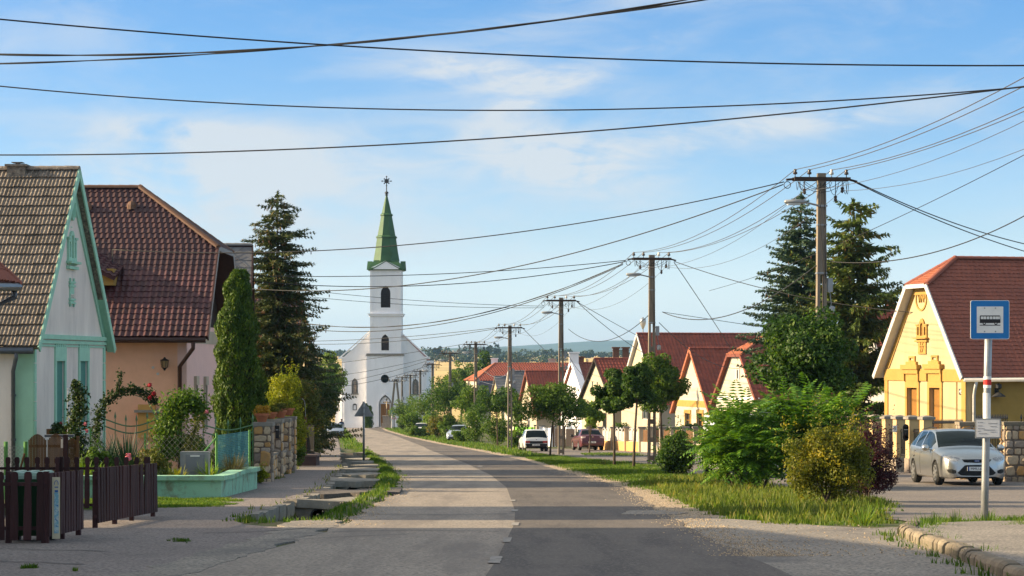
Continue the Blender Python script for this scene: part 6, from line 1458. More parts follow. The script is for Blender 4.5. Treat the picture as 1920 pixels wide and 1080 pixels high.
# raised garden bed with its mint retaining wall
gw=thing('retaining_wall','low mint green garden wall with a flat coping beside the pavement','wall',(-6.5,47.4,g(47.4)))
A,B,C=Vector((-11.6,47.4,0)),Vector((-6.46,47.4,0)),Vector((-6.5,54.4,0));tz=lambda p:.5+g(p.y)+(.05 if p.y>50 else 0);b=MB()
for p,q in((A,B),(B,C)):
 d=(q-p).normalized();nrm=Vector((d.y,-d.x,0));n0=12;prev=None
 pts=[p.lerp(q,i/n0)for i in range(n0+1)]
 for s,e in zip(pts,pts[1:]):b.add([Vector((s.x,s.y,g(s.y)-.3)),Vector((e.x,e.y,g(e.y)-.3)),Vector((e.x,e.y,tz(e)-.09)),Vector((s.x,s.y,tz(s)-.09))]+[Vector((v.x,v.y,z))-nrm*.25 for v,z in((s,g(s.y)-.3),(e,g(e.y)-.3),(e,tz(e)-.09),(s,tz(s)-.09))],[(0,1,2,3),(7,6,5,4),(3,2,6,7)])
b.build('wall_face',M['mint_wall'],gw);b=MB()
b.beam(Vector((A.x,A.y+.1,tz(A)-.04)),Vector((B.x+.06,B.y+.1,tz(B)-.04)),.36,.1)
for i in range(4):p,q=B.lerp(C,i/4),B.lerp(C,(i+1)/4);b.beam(Vector((p.x-.1,p.y+(.0 if i else-.08),tz(p)-.038)),Vector((q.x-.1,q.y-.006,tz(q)-.038+.006*i)),.36,.1)
b.build('coping',M['mint_wall'],gw)
poly_sheet('garden_soil',[(-13,47.6),(-6.7,47.6),(-6.72,54.3),(-6.95,59.8),(-13,59.8)],.42,M['earth'],jit=.02)
# green wrought iron fence
wi=thing('iron_fence','green wrought iron fence with spear points and sagging top rails','fence',(X(420,60),60,g(60)))
def iron(p0,p1,ytop,sag,Y,step=.27,bars=True):
 x0,x1=X(p0,Y),X(p1,Y);n=max(2,int((x1-x0)/step));zb=g(Y)+.35
 f=lambda t:Z(ytop,Y)-sag*math.sin(math.pi*t)**1.2
 for k,dz in enumerate((0,-.2)):b=MB();b.tube([(x0+(x1-x0)*t,Y,f(t)+dz)for t in np.linspace(0,1,13)],.02,5);b.build('top_rail',M['green_iron'],wi)
 b=MB();b.beam((x0,Y,zb+.1),(x1,Y,zb+.1),.03,.04);b.build('bottom_rail',M['green_iron'],wi)
 for i in range(n+1):
  t=i/n;x=x0+(x1-x0)*t;z=f(t)+.24;b=MB();b.tube([(x,Y,zb),(x,Y,z-.08)],.011,4);b.lathe((x,Y,z-.06),[(.008,-.04),(.034,0),(.022,.05),(.003,.14)],6);b.box((x,Y,z-.1),(.075,.014,.014));b.build('spear',M['green_iron'],wi)
iron(381,474,797,.14,59.6,.28);iron(196,296,786,.2,60.6,.26)
gf=thing('wire_fence','wire mesh fence with slanting brace and blue-green netting above the garden wall','fence',(-6.75,54,g(54)))
for px,Y,py in((272,55,812),(406,51.2,812),(468,54.6,806),(170,56,803)):
 b=MB();b.tube([(X(px,Y),Y,g(Y)+.35),(X(px,Y),Y,Z(py,Y))],.03,7);b.build('post',M['fence_green'],gf)
b=MB();b.tube([P3(346,889,50.4),P3(404,822,51.2)],.018,6);b.build('brace',M['fence_green'],gf)
b=MB();chain(b,X(170,52),X(404,51.2),52,51.2,g(52)+.5,Z(815,52),.14,.002);b.build('wire_mesh',M['metal_grey'],gf,kind='stuff')
b=MB();chain(b,X(408,51.4),X(466,54.5),51.4,54.5,g(53)+.45,Z(812,53),.085,.006);b.build('netting',M['mesh_blue'],gf,kind='stuff')
mbx=thing('meter_box','grey metal meter box standing among the garden plants','box',(X(366,50),50,g(50)))
b=MB();q=Vector((X(366,50),50,g(50)+.42));b.box(q+Vector((0,0,.3)),(.66,.3,.6));b.build('cabinet',M['metal_grey'],mbx);b=MB();b.box(q+Vector((.02,-.16,.32)),(.44,.02,.42));b.build('door',mat('box_door',(.2,.21,.23),None,rough=.5),mbx);b=MB();b.box(q+Vector((.02,-.175,.5)),(.22,.012,.03));b.build('label_strip',M['sign_white'],mbx)
# ---- fieldstone pillars
def stone_meshes():
 out=[]
 for k in range(10):
  r=random.Random(50+k);n=8;b=MB();ang=[2*math.pi*(i+r.uniform(-.25,.25))/n for i in range(n)]
  def sq(a,s):c,q=math.cos(a),math.sin(a);m=1/max(abs(c),abs(q))**.72;return c*.5*m*s*.98,q*.5*m*s*.98
  for s,d in((1,.3),(1.0,-.35),(.8,-.62-r.uniform(0,.2))):
   for a in ang:x,z=sq(a,s);b.v.append((x,d,z))
  b.v.append((0,-.85,0))
  for q in range(2):
   for i in range(n):j=(i+1)%n;b.f.append((q*n+i,q*n+j,(q+1)*n+j,(q+1)*n+i))
  for i in range(n):b.f.append((2*n+i,2*n+(i+1)%n,3*n))
  for mt in('stone','stone2','stone3'):
   me=bpy.data.meshes.new('stone');me.from_pydata(b.v,[],b.f);me.materials.append(M[mt]);me.update();out.append((mt,me))
 return out
STM=stone_meshes()
def stone_face(parent,o,ux,w,h,nrm,seed,row=(.14,.34),wid=(.16,.42),proud=.05,big=None):
 """irregular courses of single stones on a face: o lower corner, ux along, nrm outwards"""
 r=random.Random(seed);z=0;ux=Vector(ux).normalized();nrm=Vector(nrm);rot=Matrix((ux,-nrm,Vector((0,0,1)))).transposed().to_4x4();base=wpos(parent)
 while z<h-.05:
  rh=min(r.uniform(*row),h-z);rh=h-z if h-z-rh<.1 else rh;x=0
  while x<w-.03:
   ww=min(r.uniform(*wid),w-x);ww=w-x if w-x-ww<.1 else ww
   mt,me=r.choice([s for s in STM if s[0]==r.choices(('stone','stone2','stone3'),(5,2,3))[0]])
   st=link('stone',me,None,parent);q=rot.copy();q.translation=Vector(o)+ux*(x+ww/2)+Vector((0,0,z+rh/2))-base;st.matrix_local=q@Matrix.Diagonal((ww*.93,proud,rh*.92,1));x+=ww
  z+=rh
def pillar(label,px,Y,w,d,zb,zt,face_w=True,ang=0,grp=None,seed=1,cap='concrete',sides=(1,1)):
 t=thing('stone_pillar',label,'pillar',(X(px,Y),Y,zb),grp);c=Vector((X(px,Y),Y+d/2,0));b=MB();b.box((c.x,c.y,(zb+zt)/2-.1),(w,d,zt-zb+.2));b.build('core',M['mortar'],t)
 stone_face(t,(c.x-w/2,c.y-d/2-.0,zb),(1,0,0),w,zt-zb,(0,-1,0),seed)
 if sides[0]:stone_face(t,(c.x+w/2,c.y-d/2,zb),(0,1,0),d,zt-zb,(1,0,0),seed+1)
 if sides[1]==2:stone_face(t,(c.x-w/2,c.y+d/2,zb),(0,-1,0),d,zt-zb,(-1,0,0),seed+2)
 b=MB();b.box((c.x,c.y,zt+.04),(w+.1,d+.1,.1));b.box((c.x,c.y,zt-.03),(w+.05,d+.05,.05));b.build('cap',M[cap],t);return t
GS='fieldstone pillars of the left garden wall'
for i,(px,Y,pyt,lab,wd)in enumerate(((492,61.2,798,'front fieldstone pillar of the left garden wall, with a big ochre stone',.5),(514,66,792,'second fieldstone pillar, carrying the black letterbox',.42),(530,71.5,790,'third fieldstone pillar from the front of the garden wall',.42),(541,77.5,786,'last and farthest fieldstone pillar of the garden wall',.42))):
 t=pillar(lab,px,Y,wd,.5,g(Y)-.05,Z(pyt,Y),seed=i*5+1,grp=GS)
 if i<3:
  pass
for i,(a,c)in enumerate((((X(503,61.7),61.8),(X(519,66),66)),((X(521,66.6),66.6),(X(535,71.5),71.5)),((X(537,72.1),72.1),(X(547,77.5),77.5)))):
 lw=thing('stone_wall',('low fieldstone wall between the first and second pillars','low fieldstone wall between the second and third pillars','low fieldstone wall between the third and last pillars')[i],'wall',(*a,g(a[1])),'low walls between the fieldstone pillars')
 p,q=Vector((*a,0)),Vector((*c,0));d=q-p;b=MB();hh=.75;b.beam(Vector((p.x-.12,p.y,g(p.y)+hh/2-.1)),Vector((q.x-.12,q.y,g(q.y)+hh/2-.1)),.24,hh+.2);b.build('core',M['mortar'],lw);dn=d.normalized();stone_face(lw,(p.x,p.y,g(p.y)-.05),dn,d.length,hh,Vector((dn.y,-dn.x,0)),40+i,row=(.2,.34),wid=(.25,.6));b=MB();b.beam(Vector((p.x-.12,p.y,g(p.y)+hh+.03)),Vector((q.x-.12,q.y,g(q.y)+hh+.03)),.34,.06);b.build('coping',M['concrete'],lw)
def big_stone():
 t=[o for o in bpy.data.objects if o.get('label','').startswith('front fieldstone')][0];me=[s for s in STM if s[0]=='stone2'][2][1]
 o=link('stone',me,None,t);o.location=Vector((X(497,61.1),61.19,Z(860,61.2)))-t.location;o.scale=(.3,.07,.48);o['label']='big ochre stone low on the front pillar'
big_stone()
lb=thing('letterbox','black metal letterbox on the second fieldstone pillar','letterbox',(X(520,65.9),65.9,Z(812,65.9)));b=MB();q=lb.location;b.box(q,(.11,.14,.34));b.box(q+Vector((0,-.02,.2)),(.13,.18,.06));b.build('box',M['metal_black'],lb);b=MB();b.box(q+Vector((0,-.075,.1)),(.08,.01,.03));b.build('slot',M['metal_grey'],lb)
def flowerpot(label,px,Y,z,s,m):
 t=thing('flowerpot',label,'flowerpot',(X(px,Y),Y,z),'terracotta pots on the stone pillars');b=MB();b.lathe(t.location,[(.13*s,0),(.2*s,.18*s),(.23*s,.19*s),(.23*s,.26*s),(.2*s,.26*s),(.18*s,.22*s)],14);b.build('pot',M['terracotta'],t,smooth=False)
 cl=clumps(.27*s,.27*s,.17*s,14,.12*s,int(px));me=crown_mesh('flowers',[(c+np.array([0,0,.34*s]),q)for c,q in cl],900,.055,.03,int(px),m=m);link('flowers',me,None,t);return t
flowerpot('front terracotta pot with orange flowers on the first pillar',491,61.4,Z(791,61.4)+.0,.95,M['petal_orange']);flowerpot('small terracotta pot with yellow-green plants on the second pillar',509,66.2,Z(785,66.2),.8,M['lf_yellow']);flowerpot('terracotta pot with a mauve-green plant on the third pillar',526,71.7,Z(783,71.7),.95,M['lf_brown']);flowerpot('farthest terracotta pot with yellow flowers on the last pillar',540,77.7,Z(779,77.7),1.05,M['lf_gold'])
# black gate, plinth, rusty post, yellow post
pn=thing('gate_plinth','dark brown concrete plinth of the black gate jutting onto the pavement','plinth',(X(573,86),86,g(86)));b=MB();b.box((X(573,86),86.7,g(86)+.16),(.86,1.5,.5));b.build('block',mat('plum_concrete',(.075,.05,.05),(.06,.04,.042),4,.9),pn);b=MB();b.box((X(573,86),86.7,g(86)+.43),(.96,1.6,.07));b.build('slab',mat('plum_slab',(.15,.115,.11),(.12,.09,.09),5,.9),pn)
bg=thing('iron_gate','tall black iron gate leaf standing open on the dark plinth','gate',(X(583,86.4),86.4,g(86.4)))
x0,x1,Y0,Y1=X(576,87),X(589,86.2),87,86.2;b=MB();zb,zt=g(86.5)+.5,Z(795,86.5)
for z in(zb+.15,zt-.15):b=MB();b.beam((x0,Y0,z),(x1,Y1,z),.03,.05);b.build('rail',M['metal_black'],bg)
for i in range(9):t=i/8;b=MB();b.box((x0+(x1-x0)*t,Y0+(Y1-Y0)*t,(zb+zt)/2),(.022,.03,zt-zb));b.build('bar',M['metal_black'],bg)
b=MB();b.add([(x0,Y0,zb+.1),(x1,Y1,zb+.1),(x1,Y1,zt-.05),(x0,Y0,zt-.05),(x0,Y0+.02,zb+.1),(x1,Y1+.02,zb+.1),(x1,Y1+.02,zt-.05),(x0,Y0+.02,zt-.05)],[(0,1,2,3),(7,6,5,4),(0,4,5,1),(1,5,6,2),(2,6,7,3),(3,7,4,0)]);b.build('sheet',M['metal_black'],bg)
rpst=thing('gate_post','thin rusty steel gate post with a bent wire above it','post',(X(573,88),88,g(88)));b=MB();b.tube([(X(573,88),88,g(88)),(X(573,88),88,Z(781,88))],.055,8);b.build('tube',mat('rust_brown',(.16,.07,.045),(.1,.045,.03),8,.85),rpst);b=MB();b.tube([P3(573,782,88),P3(572.5,765,88),P3(571,752,88),P3(566,747,88)],.012,5);b.build('bent_wire',M['metal_grey'],rpst)
yp=thing('gate_pillar','yellow plastered gate pillar with a grey cap behind the rusty post','pillar',(X(562,92),92,g(92)));b=MB();b.box((X(562,92),92,(g(92)+Z(812,92))/2),(.26,.26,Z(812,92)-g(92)));b.build('shaft',M['yellow'],yp);b=MB();b.box((X(562,92),92,Z(810,92)),(.34,.34,.07));b.build('cap',M['concrete'],yp)
# ditch crossings
CL=['first and nearest concrete slab over the roadside ditch','broad dark asphalt crossing over the roadside ditch','pale concrete crossing with a grey end wall','narrow concrete slab just past the pale crossing','fifth ditch crossing, beside the triangular sign','sixth ditch crossing past the triangular sign','seventh ditch crossing, half overgrown','eighth ditch crossing, halfway to the parked car','ninth ditch crossing, last but one before the car','farthest ditch crossing towards the parked car']
for i,(y0,y1)in enumerate(CROSS):
 t=thing('ditch_crossing',CL[i],'crossing',(SR(y0)+.6,y0,g(y0)),'crossings over the roadside ditch');a0,a1=SR(y0)-.05,SR(y1)-.05;wd=1.75 if i!=1 else 2.05;r=random.Random(i);b=MB();th=.17;n=7
 top=[(a0+wd*k/n+r.uniform(-.05,.05),y0+(.25*k/n)+r.uniform(-.11,.11))for k in range(n+1)]+[(a1+wd*k/n+r.uniform(-.05,.05),y1+.25*k/n+r.uniform(-.11,.11))for k in range(n,-1,-1)]
 b.plate(top,[],lambda x,y,d:Vector((x,y,g(y)+.07+.03*math.sin(x*2.3+y*1.7)-d)),th);b.build('slab',M['asphalt_dark']if i==1 else M['concrete'],t)
 b=MB();b.beam((a0+.1,y0+.14,g(y0)-.3),(a0+wd*.7,y0+.28,g(y0)-.3),.14,.58);b.build('end_wall',M['concrete'],t)
 b=MB();b.lathe((SR(y0)+.62,y0+.2,g(y0)-.26),[(.17,-.1),(.17,.02),(.14,.02),(.14,-.1)],12,'Y');b.build('pipe',M['metal_dark'],t)
for i,(ya,yb)in enumerate(((38.2,44.2),(45.6,49.3),(52.6,60.5),(63.5,68.5),(70,76),(78.5,84),(86,92))):
 b=MB();pts=[];
 t=thing('ditch_edging',('nearest','second','third','fourth','fifth','sixth','seventh')[i]+' run of broken concrete edging between pavement and ditch','edging',(SR(ya),ya,g(ya)),'broken edging along the ditch');y=ya;r=random.Random(i+9)
 while y<yb-.2:
  L=min(r.uniform(.45,.95),yb-y);b=MB();b.beam((SR(y)+.08+r.uniform(-.03,.03),y,g(y)-.12+r.uniform(-.02,.03)),(SR(y+L)+.08,y+L-.03,g(y+L)-.12+r.uniform(-.03,.02)),r.uniform(.14,.2),.34);b.build('edge_stone',M['concrete'],t);y+=L
  # ---- signs
ts=thing('road_sign','triangular road sign seen from its grey back on a steel post','road sign',(X(682,98.5),98.5,g(98.5)))
b=MB();q=Vector((X(682,98.5),98.5,0));b.tube([(q.x,q.y,g(98.5)-.2),(q.x,q.y,Z(753,98.5))],.055,10);b.build('post',M['metal_grey'],ts,smooth=True)
def rtri(c,s,z0,z1,n=5):
 P=[Vector((-s,z0)),Vector((s,z0)),Vector((0,z1))];out=[]
 for i in range(3):
  p,a,d=P[i],P[i-1],P[(i+1)%3];u,v=(a-p).normalized()*.07,(d-p).normalized()*.07
  for k in range(n):t=k/(n-1);out.append(tuple((p+u)*(1-t)**2+p*2*t*(1-t)+(p+v)*t**2))
 return out
b=MB();b.plate(rtri(0,.46,Z(781,98.5),Z(752,98.5)),[],lambda a,z,d:Vector((q.x+a,q.y+.07+d,z)),.012);b.build('plate',M['metal_grey'],ts);b=MB()
for z in(Z(775,98.5),Z(764,98.5)):b.box((q.x,q.y+.06,z),(.5 if z<Z(770,98.5)else .26,.025,.04));b.box((q.x,q.y,z),(.14,.13,.05))
b.build('clamp',M['lamp_grey'],ts)
Ys=35.3;gs=g(Ys)+.1;sx=X(1845,Ys);bs=thing('bus_stop_sign','tall bus stop sign with a black bus on white in a blue square','bus stop sign',(sx,Ys,gs));lean=(X(1853,Ys)-sx)/2.9
b=MB();pp=[(sx+lean*z*.9,Ys,gs-.3+z)for z in(0,.9,1.8,2.7,3.55)];b.tube(pp,.062,14);b.build('post',M['metal_grey'],bs,smooth=True)
def onp(z):return sx+lean*(z-gs+.3)*.9
for z0_,h,m in((Z(717,Ys),.09,'red'),(Z(708.5,Ys),.05,'sign_white'),(Z(724.5,Ys),.05,'sign_white'),(Z(765,Ys),.5,'sign_white')):
 b=MB();b.lathe((onp(z0_),Ys,z0_),[(.0645,-h/2),(.0645,h/2)],16);b.build('band',M[m],bs)
s0,s1,t0,t1=X(1820,Ys-.1),X(1893,Ys-.1),Z(636,Ys-.1),Z(563,Ys-.1);cxs,czs=(s0+s1)/2,(t0+t1)/2;S=(s1-s0);ya=Ys-.075
def rr(c,w,h,r,n=4):return[(c[0]+sxx*(w/2-r)+r*math.cos(a),c[1]+szz*(h/2-r)+r*math.sin(a))for sxx,szz,a0 in((1,-1,-math.pi/2),(1,1,0),(-1,1,math.pi/2),(-1,-1,math.pi))for a in np.linspace(a0,a0+math.pi/2,n)]
def sgn(nm,poly,y,t,m,par,holes=()):b=MB();b.plate(poly,list(holes),lambda a,z,d:Vector((a,y-d,z)),t);return b.build(nm,M[m],par)
pl_=sgn('sign_plate',rr((cxs,czs),S,S,.03),ya,.012,'sign_white',bs);bl=sgn('blue_panel',rr((cxs,czs),S*.975,S*.975,.026),ya-.0125,.002,'sign_blue',pl_);wp_=sgn('white_panel',rr((cxs,czs+.0),S*.68,S*.68,.006),ya-.015,.002,'sign_white',pl_)
bu=lambda u,v:(cxs+(u-.5)*S,czs+(v-.5)*S)
wn2=[[bu(*p)for p in((u,.515),(u+.068,.515),(u+.068,.585),(u,.585))]for u in(.262,.335,.415,.495,.575,.648,.715)]
wn2[-1]=[bu(*p)for p in((.715,.515),(.752,.515),(.757,.585),(.715,.585))]
sgn('bus_pictogram',[bu(*p)for p in((.235,.415),(.765,.415),(.77,.45),(.765,.53),(.76,.60),(.74,.61),(.25,.61),(.238,.595))],ya-.0175,.002,'ink',pl_,wn2)
b=MB()
for u in(.35,.65):b.lathe((bu(u,.405)[0],ya-.018,bu(u,.405)[1]),[(.04*S,0),(.04*S,-.004)],14,'Y')
b.box((*(bu(.5,.36)[0],ya-.0185),bu(.5,.36)[1]),(.53*S,.003,.012));b.build('bus_wheels_and_road',M['ink'],pl_)
b=MB()
for u in(.35,.65):b.lathe((bu(u,.405)[0],ya-.0225,bu(u,.405)[1]),[(.016*S,0),(.016*S,-.002)],10,'Y')
b.build('wheel_hubs',M['sign_white'],pl_);b=MB()
for u,v in((.36,.8),(.64,.8),(.36,.2),(.64,.2)):b.lathe((bu(u,v)[0],ya-.017,bu(u,v)[1]),[(.012,0),(.012,-.006)],8,'Y')
b.build('rivet',M['metal_grey'],pl_,kind='stuff');b=MB()
for z in(t0+.1,t1-.12):b.box((onp(z),Ys-.03,z),(.2,.1,.04))
b.build('clamp',M['metal_dark'],bs)
Yt=Ys-.09;x0,x1,z1,z0_=X(1829,Yt),X(1876,Yt),Z(785,Yt),Z(822,Yt);tt=MB();rt=R_(-8);cm=Vector(((x0+x1)/2,Yt,(z0_+z1)/2));tt.box(cm,(x1-x0,.035,z1-z0_),rt);tp=tt.build('timetable_frame',M['metal_grey'],bs)
b=MB();Rz=Matrix.Rotation(rt,3,'Z');b.box(cm+Rz@Vector((0,-.02,0)),((x1-x0)*.9,.008,(z1-z0_)*.86),rt);b.build('timetable_paper',M['paper'],tp);b=MB();W_,H_=(x1-x0)*.9,(z1-z0_)*.86
for i,(u,v,l)in enumerate(((.05,.86,.06),(.14,.86,.14),(.5,.8,.4),(.05,.66,.2),(.6,.62,.28),(.05,.5,.3),(.3,.42,.5),(.05,.34,.12),(.6,.3,.25),(.1,.2,.35))):b.box(cm+Rz@Vector(((u+l/2-.5)*W_,-.0255,(v-.5)*H_)),(l*W_,.002,.008),rt)
b.build('print_lines',M['ink_grey'],tp,kind='stuff')
Yf=318;fs_=thing('bus_stop_sign','small far blue bus stop sign beside the church door','bus stop sign',(X(735,Yf),Yf,g(Yf)));q=Vector((X(734.5,Yf),Yf,0));b=MB();b.tube([(q.x,Yf,g(Yf)-.2),(q.x,Yf,Z(768,Yf))],.08,8);b.build('post',M['white_metal'],fs_);b=MB();b.box((q.x+.05,Yf-.12,Z(772,Yf)),(.72,.04,.58));po=b.build('sign_plate',M['sign_blue'],fs_);b=MB();b.box((q.x+.05,Yf-.15,Z(771.7,Yf)),(.4,.02,.12));b.box((q.x+.05,Yf-.15,Z(774,Yf)),(.4,.02,.08));b.build('pictogram',M['sign_white'],po);b=MB();b.box((q.x+.05,Yf-.12,Z(787,Yf)),(.34,.04,.3));b.build('timetable',M['sign_white'],fs_)
Yf=300;fs_=thing('warning_sign','small far triangular warning sign with a red border and a black animal','road sign',(X(739,Yf),Yf,g(Yf)));q=Vector((X(739,Yf),Yf,0));b=MB();b.tube([(q.x,Yf,g(Yf)-.2),(q.x,Yf,Z(779,Yf))],.06,8);b.build('post',M['metal_dark'],fs_)
sgn2=lambda nm,s,z0,z1,y,m,par:(lambda b:(b.plate([(-s,z0),(s,z0),(0,z1)],[],lambda a,z,d:Vector((q.x+a,y-d,z)),.02),b.build(nm,M[m],par))[1])(MB())
po=sgn2('sign_plate',.38,Z(786,Yf),Z(777.5,Yf),Yf-.08,'red',fs_);sgn2('white_field',.26,Z(785.2,Yf),Z(779.6,Yf),Yf-.105,'sign_white',po);b=MB();b.box((q.x,Yf-.14,Z(784,Yf)),(.2,.01,.09));b.box((q.x+.08,Yf-.14,Z(783.2,Yf)),(.05,.01,.08));b.build('pictogram',M['ink'],po)
# ---- fences on the right
GP='fence pillars of the yellow house'
ff=thing('garden_fence','fence of square ochre plaster pillars with black railings before the yellow house','fence',(13.8,73,g(73)))
FPX=[(1580,85.5),(1601,83),(1624,80.5),(1641,78.6),(1665,76.6),(1686,74.8),(1710,73),(1737,71.4)]
cap_w=.42
for i,(px,Y)in enumerate(FPX):
 x=X(px,Y);zt=Z(783+.55*i,Y);b=MB();b.box((x,Y,(zt+g(Y))/2-.1),(.34,.34,zt-g(Y)+.2),.2);po=b.build('pillar',M['plaster_pil']if 'plaster_pil' in M else M.setdefault('plaster_pil',mat('ochre_pillar_plaster',(.6,.43,.22),(.54,.38,.19),4,.9,.2)),ff)
 b=MB();b.box((x,Y,zt+.05),(.46,.46,.09),.2);b.lathe((x,Y,zt+.09),[(.29,0),(.1,.05)],4,a0=math.pi/4+.2);b.build('cap',M['concrete'],po);b=MB();b.box((x,Y,g(Y)+.22),(.4,.4,.6),.2);b.build('foot',M['stone3'],po)
for i,((p0,Y0),(p1,Y1))in enumerate(zip(FPX,FPX[1:])):
 a,c=Vector((X(p0,Y0),Y0,0)),Vector((X(p1,Y1),Y1,0));b=MB()
 if i!=5:b.beam(Vector((a.x,a.y,g(Y0)+.2)),Vector((c.x,c.y,g(Y1)+.2)),.2,.55);b.build('low_wall',M['stone3'],ff)
 b=MB()
 for z in(.62,1.45):b.beam(Vector((a.x,a.y,g(Y0)+z)),Vector((c.x,c.y,g(Y1)+z)),.03,.05)
 pr=b.build('railing',M['metal_black'],ff)
 for k in range(1,14):p=a.lerp(c,k/14);b=MB();b.box((p.x,p.y,g(p.y)+1.05),(.022,.022,.95));b.build('bar',M['metal_black'],pr)
lb=thing('letterbox','black oval letterbox on an ochre fence pillar of the yellow house','letterbox',(X(1699,72.6),72.7,Z(811,72.7)));b=MB();q=lb.location;b.box(q,(.2,.1,.38));b.lathe(q+Vector((0,0,.19)),[(.1,-.05),(.1,.05)],12,'Y');b.lathe(q+Vector((0,0,-.19)),[(.1,-.05),(.1,.05)],12,'Y');b.build('box',M['metal_black'],lb);b=MB();b.box(q+Vector((0,-.055,.1)),(.13,.015,.03));b.build('slot',M['metal_grey'],lb)
nb_=thing('number_plate','small white number plate on an ochre fence pillar','number plate',(X(1678,74.5),74.5,Z(804,74.5)));b=MB();b.box(nb_.location,(.14,.03,.24));b.build('plate',M['sign_white'],nb_)
text('number','3',.14,nb_.location+Vector((0,-.018,0)),(R_(90),0,0),M['ink'],nb_,.002)
gr=thing('iron_gate','black iron gate with spear points behind the silver estate car','gate',(X(1780,70),70,g(70)))
a,c=Vector((X(1748,71),71,0)),Vector((X(1806,65),65,0));b=MB()
for z in(.35,1.5):b=MB();b.beam(Vector((a.x,a.y,g(a.y)+z)),Vector((c.x,c.y,g(c.y)+z)),.04,.06);b.build('rail',M['metal_black'],gr)
for k in range(27):p=a.lerp(c,(k+.5)/27);b=MB();b.box((p.x,p.y,g(p.y)+.95),(.022,.022,1.5));b.lathe((p.x,p.y,g(p.y)+1.72),[(.012,-.03),(.03,0),(.004,.12)],5);b.build('bar',M['metal_black'],gr)
GQ='stone gate pillars right of the silver car'
pillar('stone gate pillar with a flat cap partly behind the bus timetable',1822,64.2,.66,.6,g(64.2)-.1,Z(797,64.2),seed=31,grp=GQ,sides=(1,2),cap='kerbstone');pillar('stone gate pillar at the right edge beyond the bus stop post',1905,61.4,.62,.6,g(61.4)-.1,Z(797,61.4),seed=37,grp=GQ,sides=(1,2),cap='kerbstone')
rl=thing('iron_fence','black iron railings with spear points on a stone base right of the silver car','fence',(X(1860,63),63,g(63)))
for nm,(p0,Y0),(p1,Y1)in(('a',(1832,64.4),(1892,61.7)),('b',(1914,61.6),(2060,59))):
 a,c=Vector((X(p0,Y0),Y0,0)),Vector((X(p1,Y1),Y1,0));b=MB();b.beam(Vector((a.x,a.y+.15,g(Y0)+.3)),Vector((c.x,c.y+.15,g(Y1)+.3)),.34,.62);w_=b.build('base_wall',M['mortar'],rl);d=(c-a);stone_face(rl,(a.x,a.y,g(Y0)),d,d.length,.6,Vector((d.y,-d.x,0)).normalized(),60 if nm=='a' else 70,row=(.24,.4),wid=(.2,.5),proud=.06)
 b=MB();b.beam(Vector((a.x,a.y+.15,g(Y0)+.65)),Vector((c.x,c.y+.15,g(Y1)+.65)),.44,.07);b.build('coping',M['kerbstone'],rl);b=MB()
 for z in(.85,1.6):b.beam(Vector((a.x,a.y+.15,g(Y0)+z)),Vector((c.x,c.y+.15,g(Y1)+z)),.03,.05)
 b.build('rail',M['metal_black'],rl);n=int(d.length/.13)
 for k in range(n):p=a.lerp(c,(k+.5)/n);b=MB();b.box((p.x,p.y+.15,g(p.y)+1.25),(.022,.022,1.15));b.lathe((p.x,p.y+.15,g(p.y)+1.84),[(.012,-.03),(.032,0),(.004,.13)],5);b.build('bar',M['metal_black'],rl)
 # farther fences along the service road
def fence_run(label,pts,posts,panel,pm,base=None,ptm='plaster_cream',pw=.4,kind='board',ph=1.5,arch_=False):
 a,c=[Vector((X(px,Y),Y,0))for px,Y in pts];d=c-a;t=thing('garden_fence',label,'fence',(a.x,a.y,g(a.y)),'fences of the gabled houses')
 for i in range(posts+1):
  p=a.lerp(c,i/posts);b=MB();b.box((p.x,p.y,g(p.y)+ph/2-.1),(pw,pw,ph+.2));po=b.build('pillar',M[ptm],t);b=MB();b.box((p.x,p.y,g(p.y)+ph+.05),(pw+.12,pw+.12,.1));b.build('cap',M['concrete'],po)
 if base:b=MB();b.beam(Vector((a.x,a.y,g(a.y)+.2)),Vector((c.x,c.y,g(c.y)+.2)),.25,.9);b.build('base',M[base],t)
 for i in range(posts):
  p,q=a.lerp(c,(i+.12)/posts),a.lerp(c,(i+.88)/posts);zb=.65 if base else .1;n=10
  for k in range(n if not arch_ else 0):
   s=p.lerp(q,(k+.5)/n);L=(q-p).length/n;b=MB();b.beam(Vector((s.x,s.y,g(s.y)+(zb+ph-.1)/2))-(q-p).normalized()*L*.45,Vector((s.x,s.y,g(s.y)+(zb+ph-.1)/2))+(q-p).normalized()*L*.45,.03,ph-.1-zb);b.build('board',M[pm],t)
  if arch_:
   b=MB();u=(q-p);n2=max(1,int(u.length/.9))
   for k in range(n2):
    s,e=p+u*(k/n2),p+u*((k+1)/n2);b.tube([Vector((s.x+(e.x-s.x)*f,s.y+(e.y-s.y)*f,g(s.y)+zb+(ph-zb)*(.72+.28*math.sin(math.pi*f))))for f in np.linspace(0,1,9)],.035,5);b.beam(Vector((s.x,s.y,g(s.y)+zb)),Vector((s.x,s.y,g(s.y)+zb+(ph-zb)*.72)),.05,.05)
   b.beam(Vector((p.x,p.y,g(p.y)+zb)),Vector((q.x,q.y,g(q.y)+zb)),.05,.05);b.build('arched_frame',M['white_metal'],t);b=MB();b.plate([(0,0),(u.length,0),(u.length,(ph-zb)*.72),(0,(ph-zb)*.72)],[],lambda a_,z,dd:Vector((p.x,p.y+.03+dd,g(p.y)+zb+z))+u.normalized()*a_,.02);b.build('lattice',mat('grey_lattice',(.5,.48,.45),(.32,.3,.28),22,.8,lo=.45,hi=.55),t)
fence_run('fence of cream pillars and brown boards on a yellow base, behind the small bush',((1330,118),(1204,134)),6,'board','wood_mid','plaster_cream')
fence_run('fence with white arched iron panels on a stone base, right of the dark red car',((1203,134.5),(1127,147)),3,'arch','white_metal','stone2','stone',arch_=True)
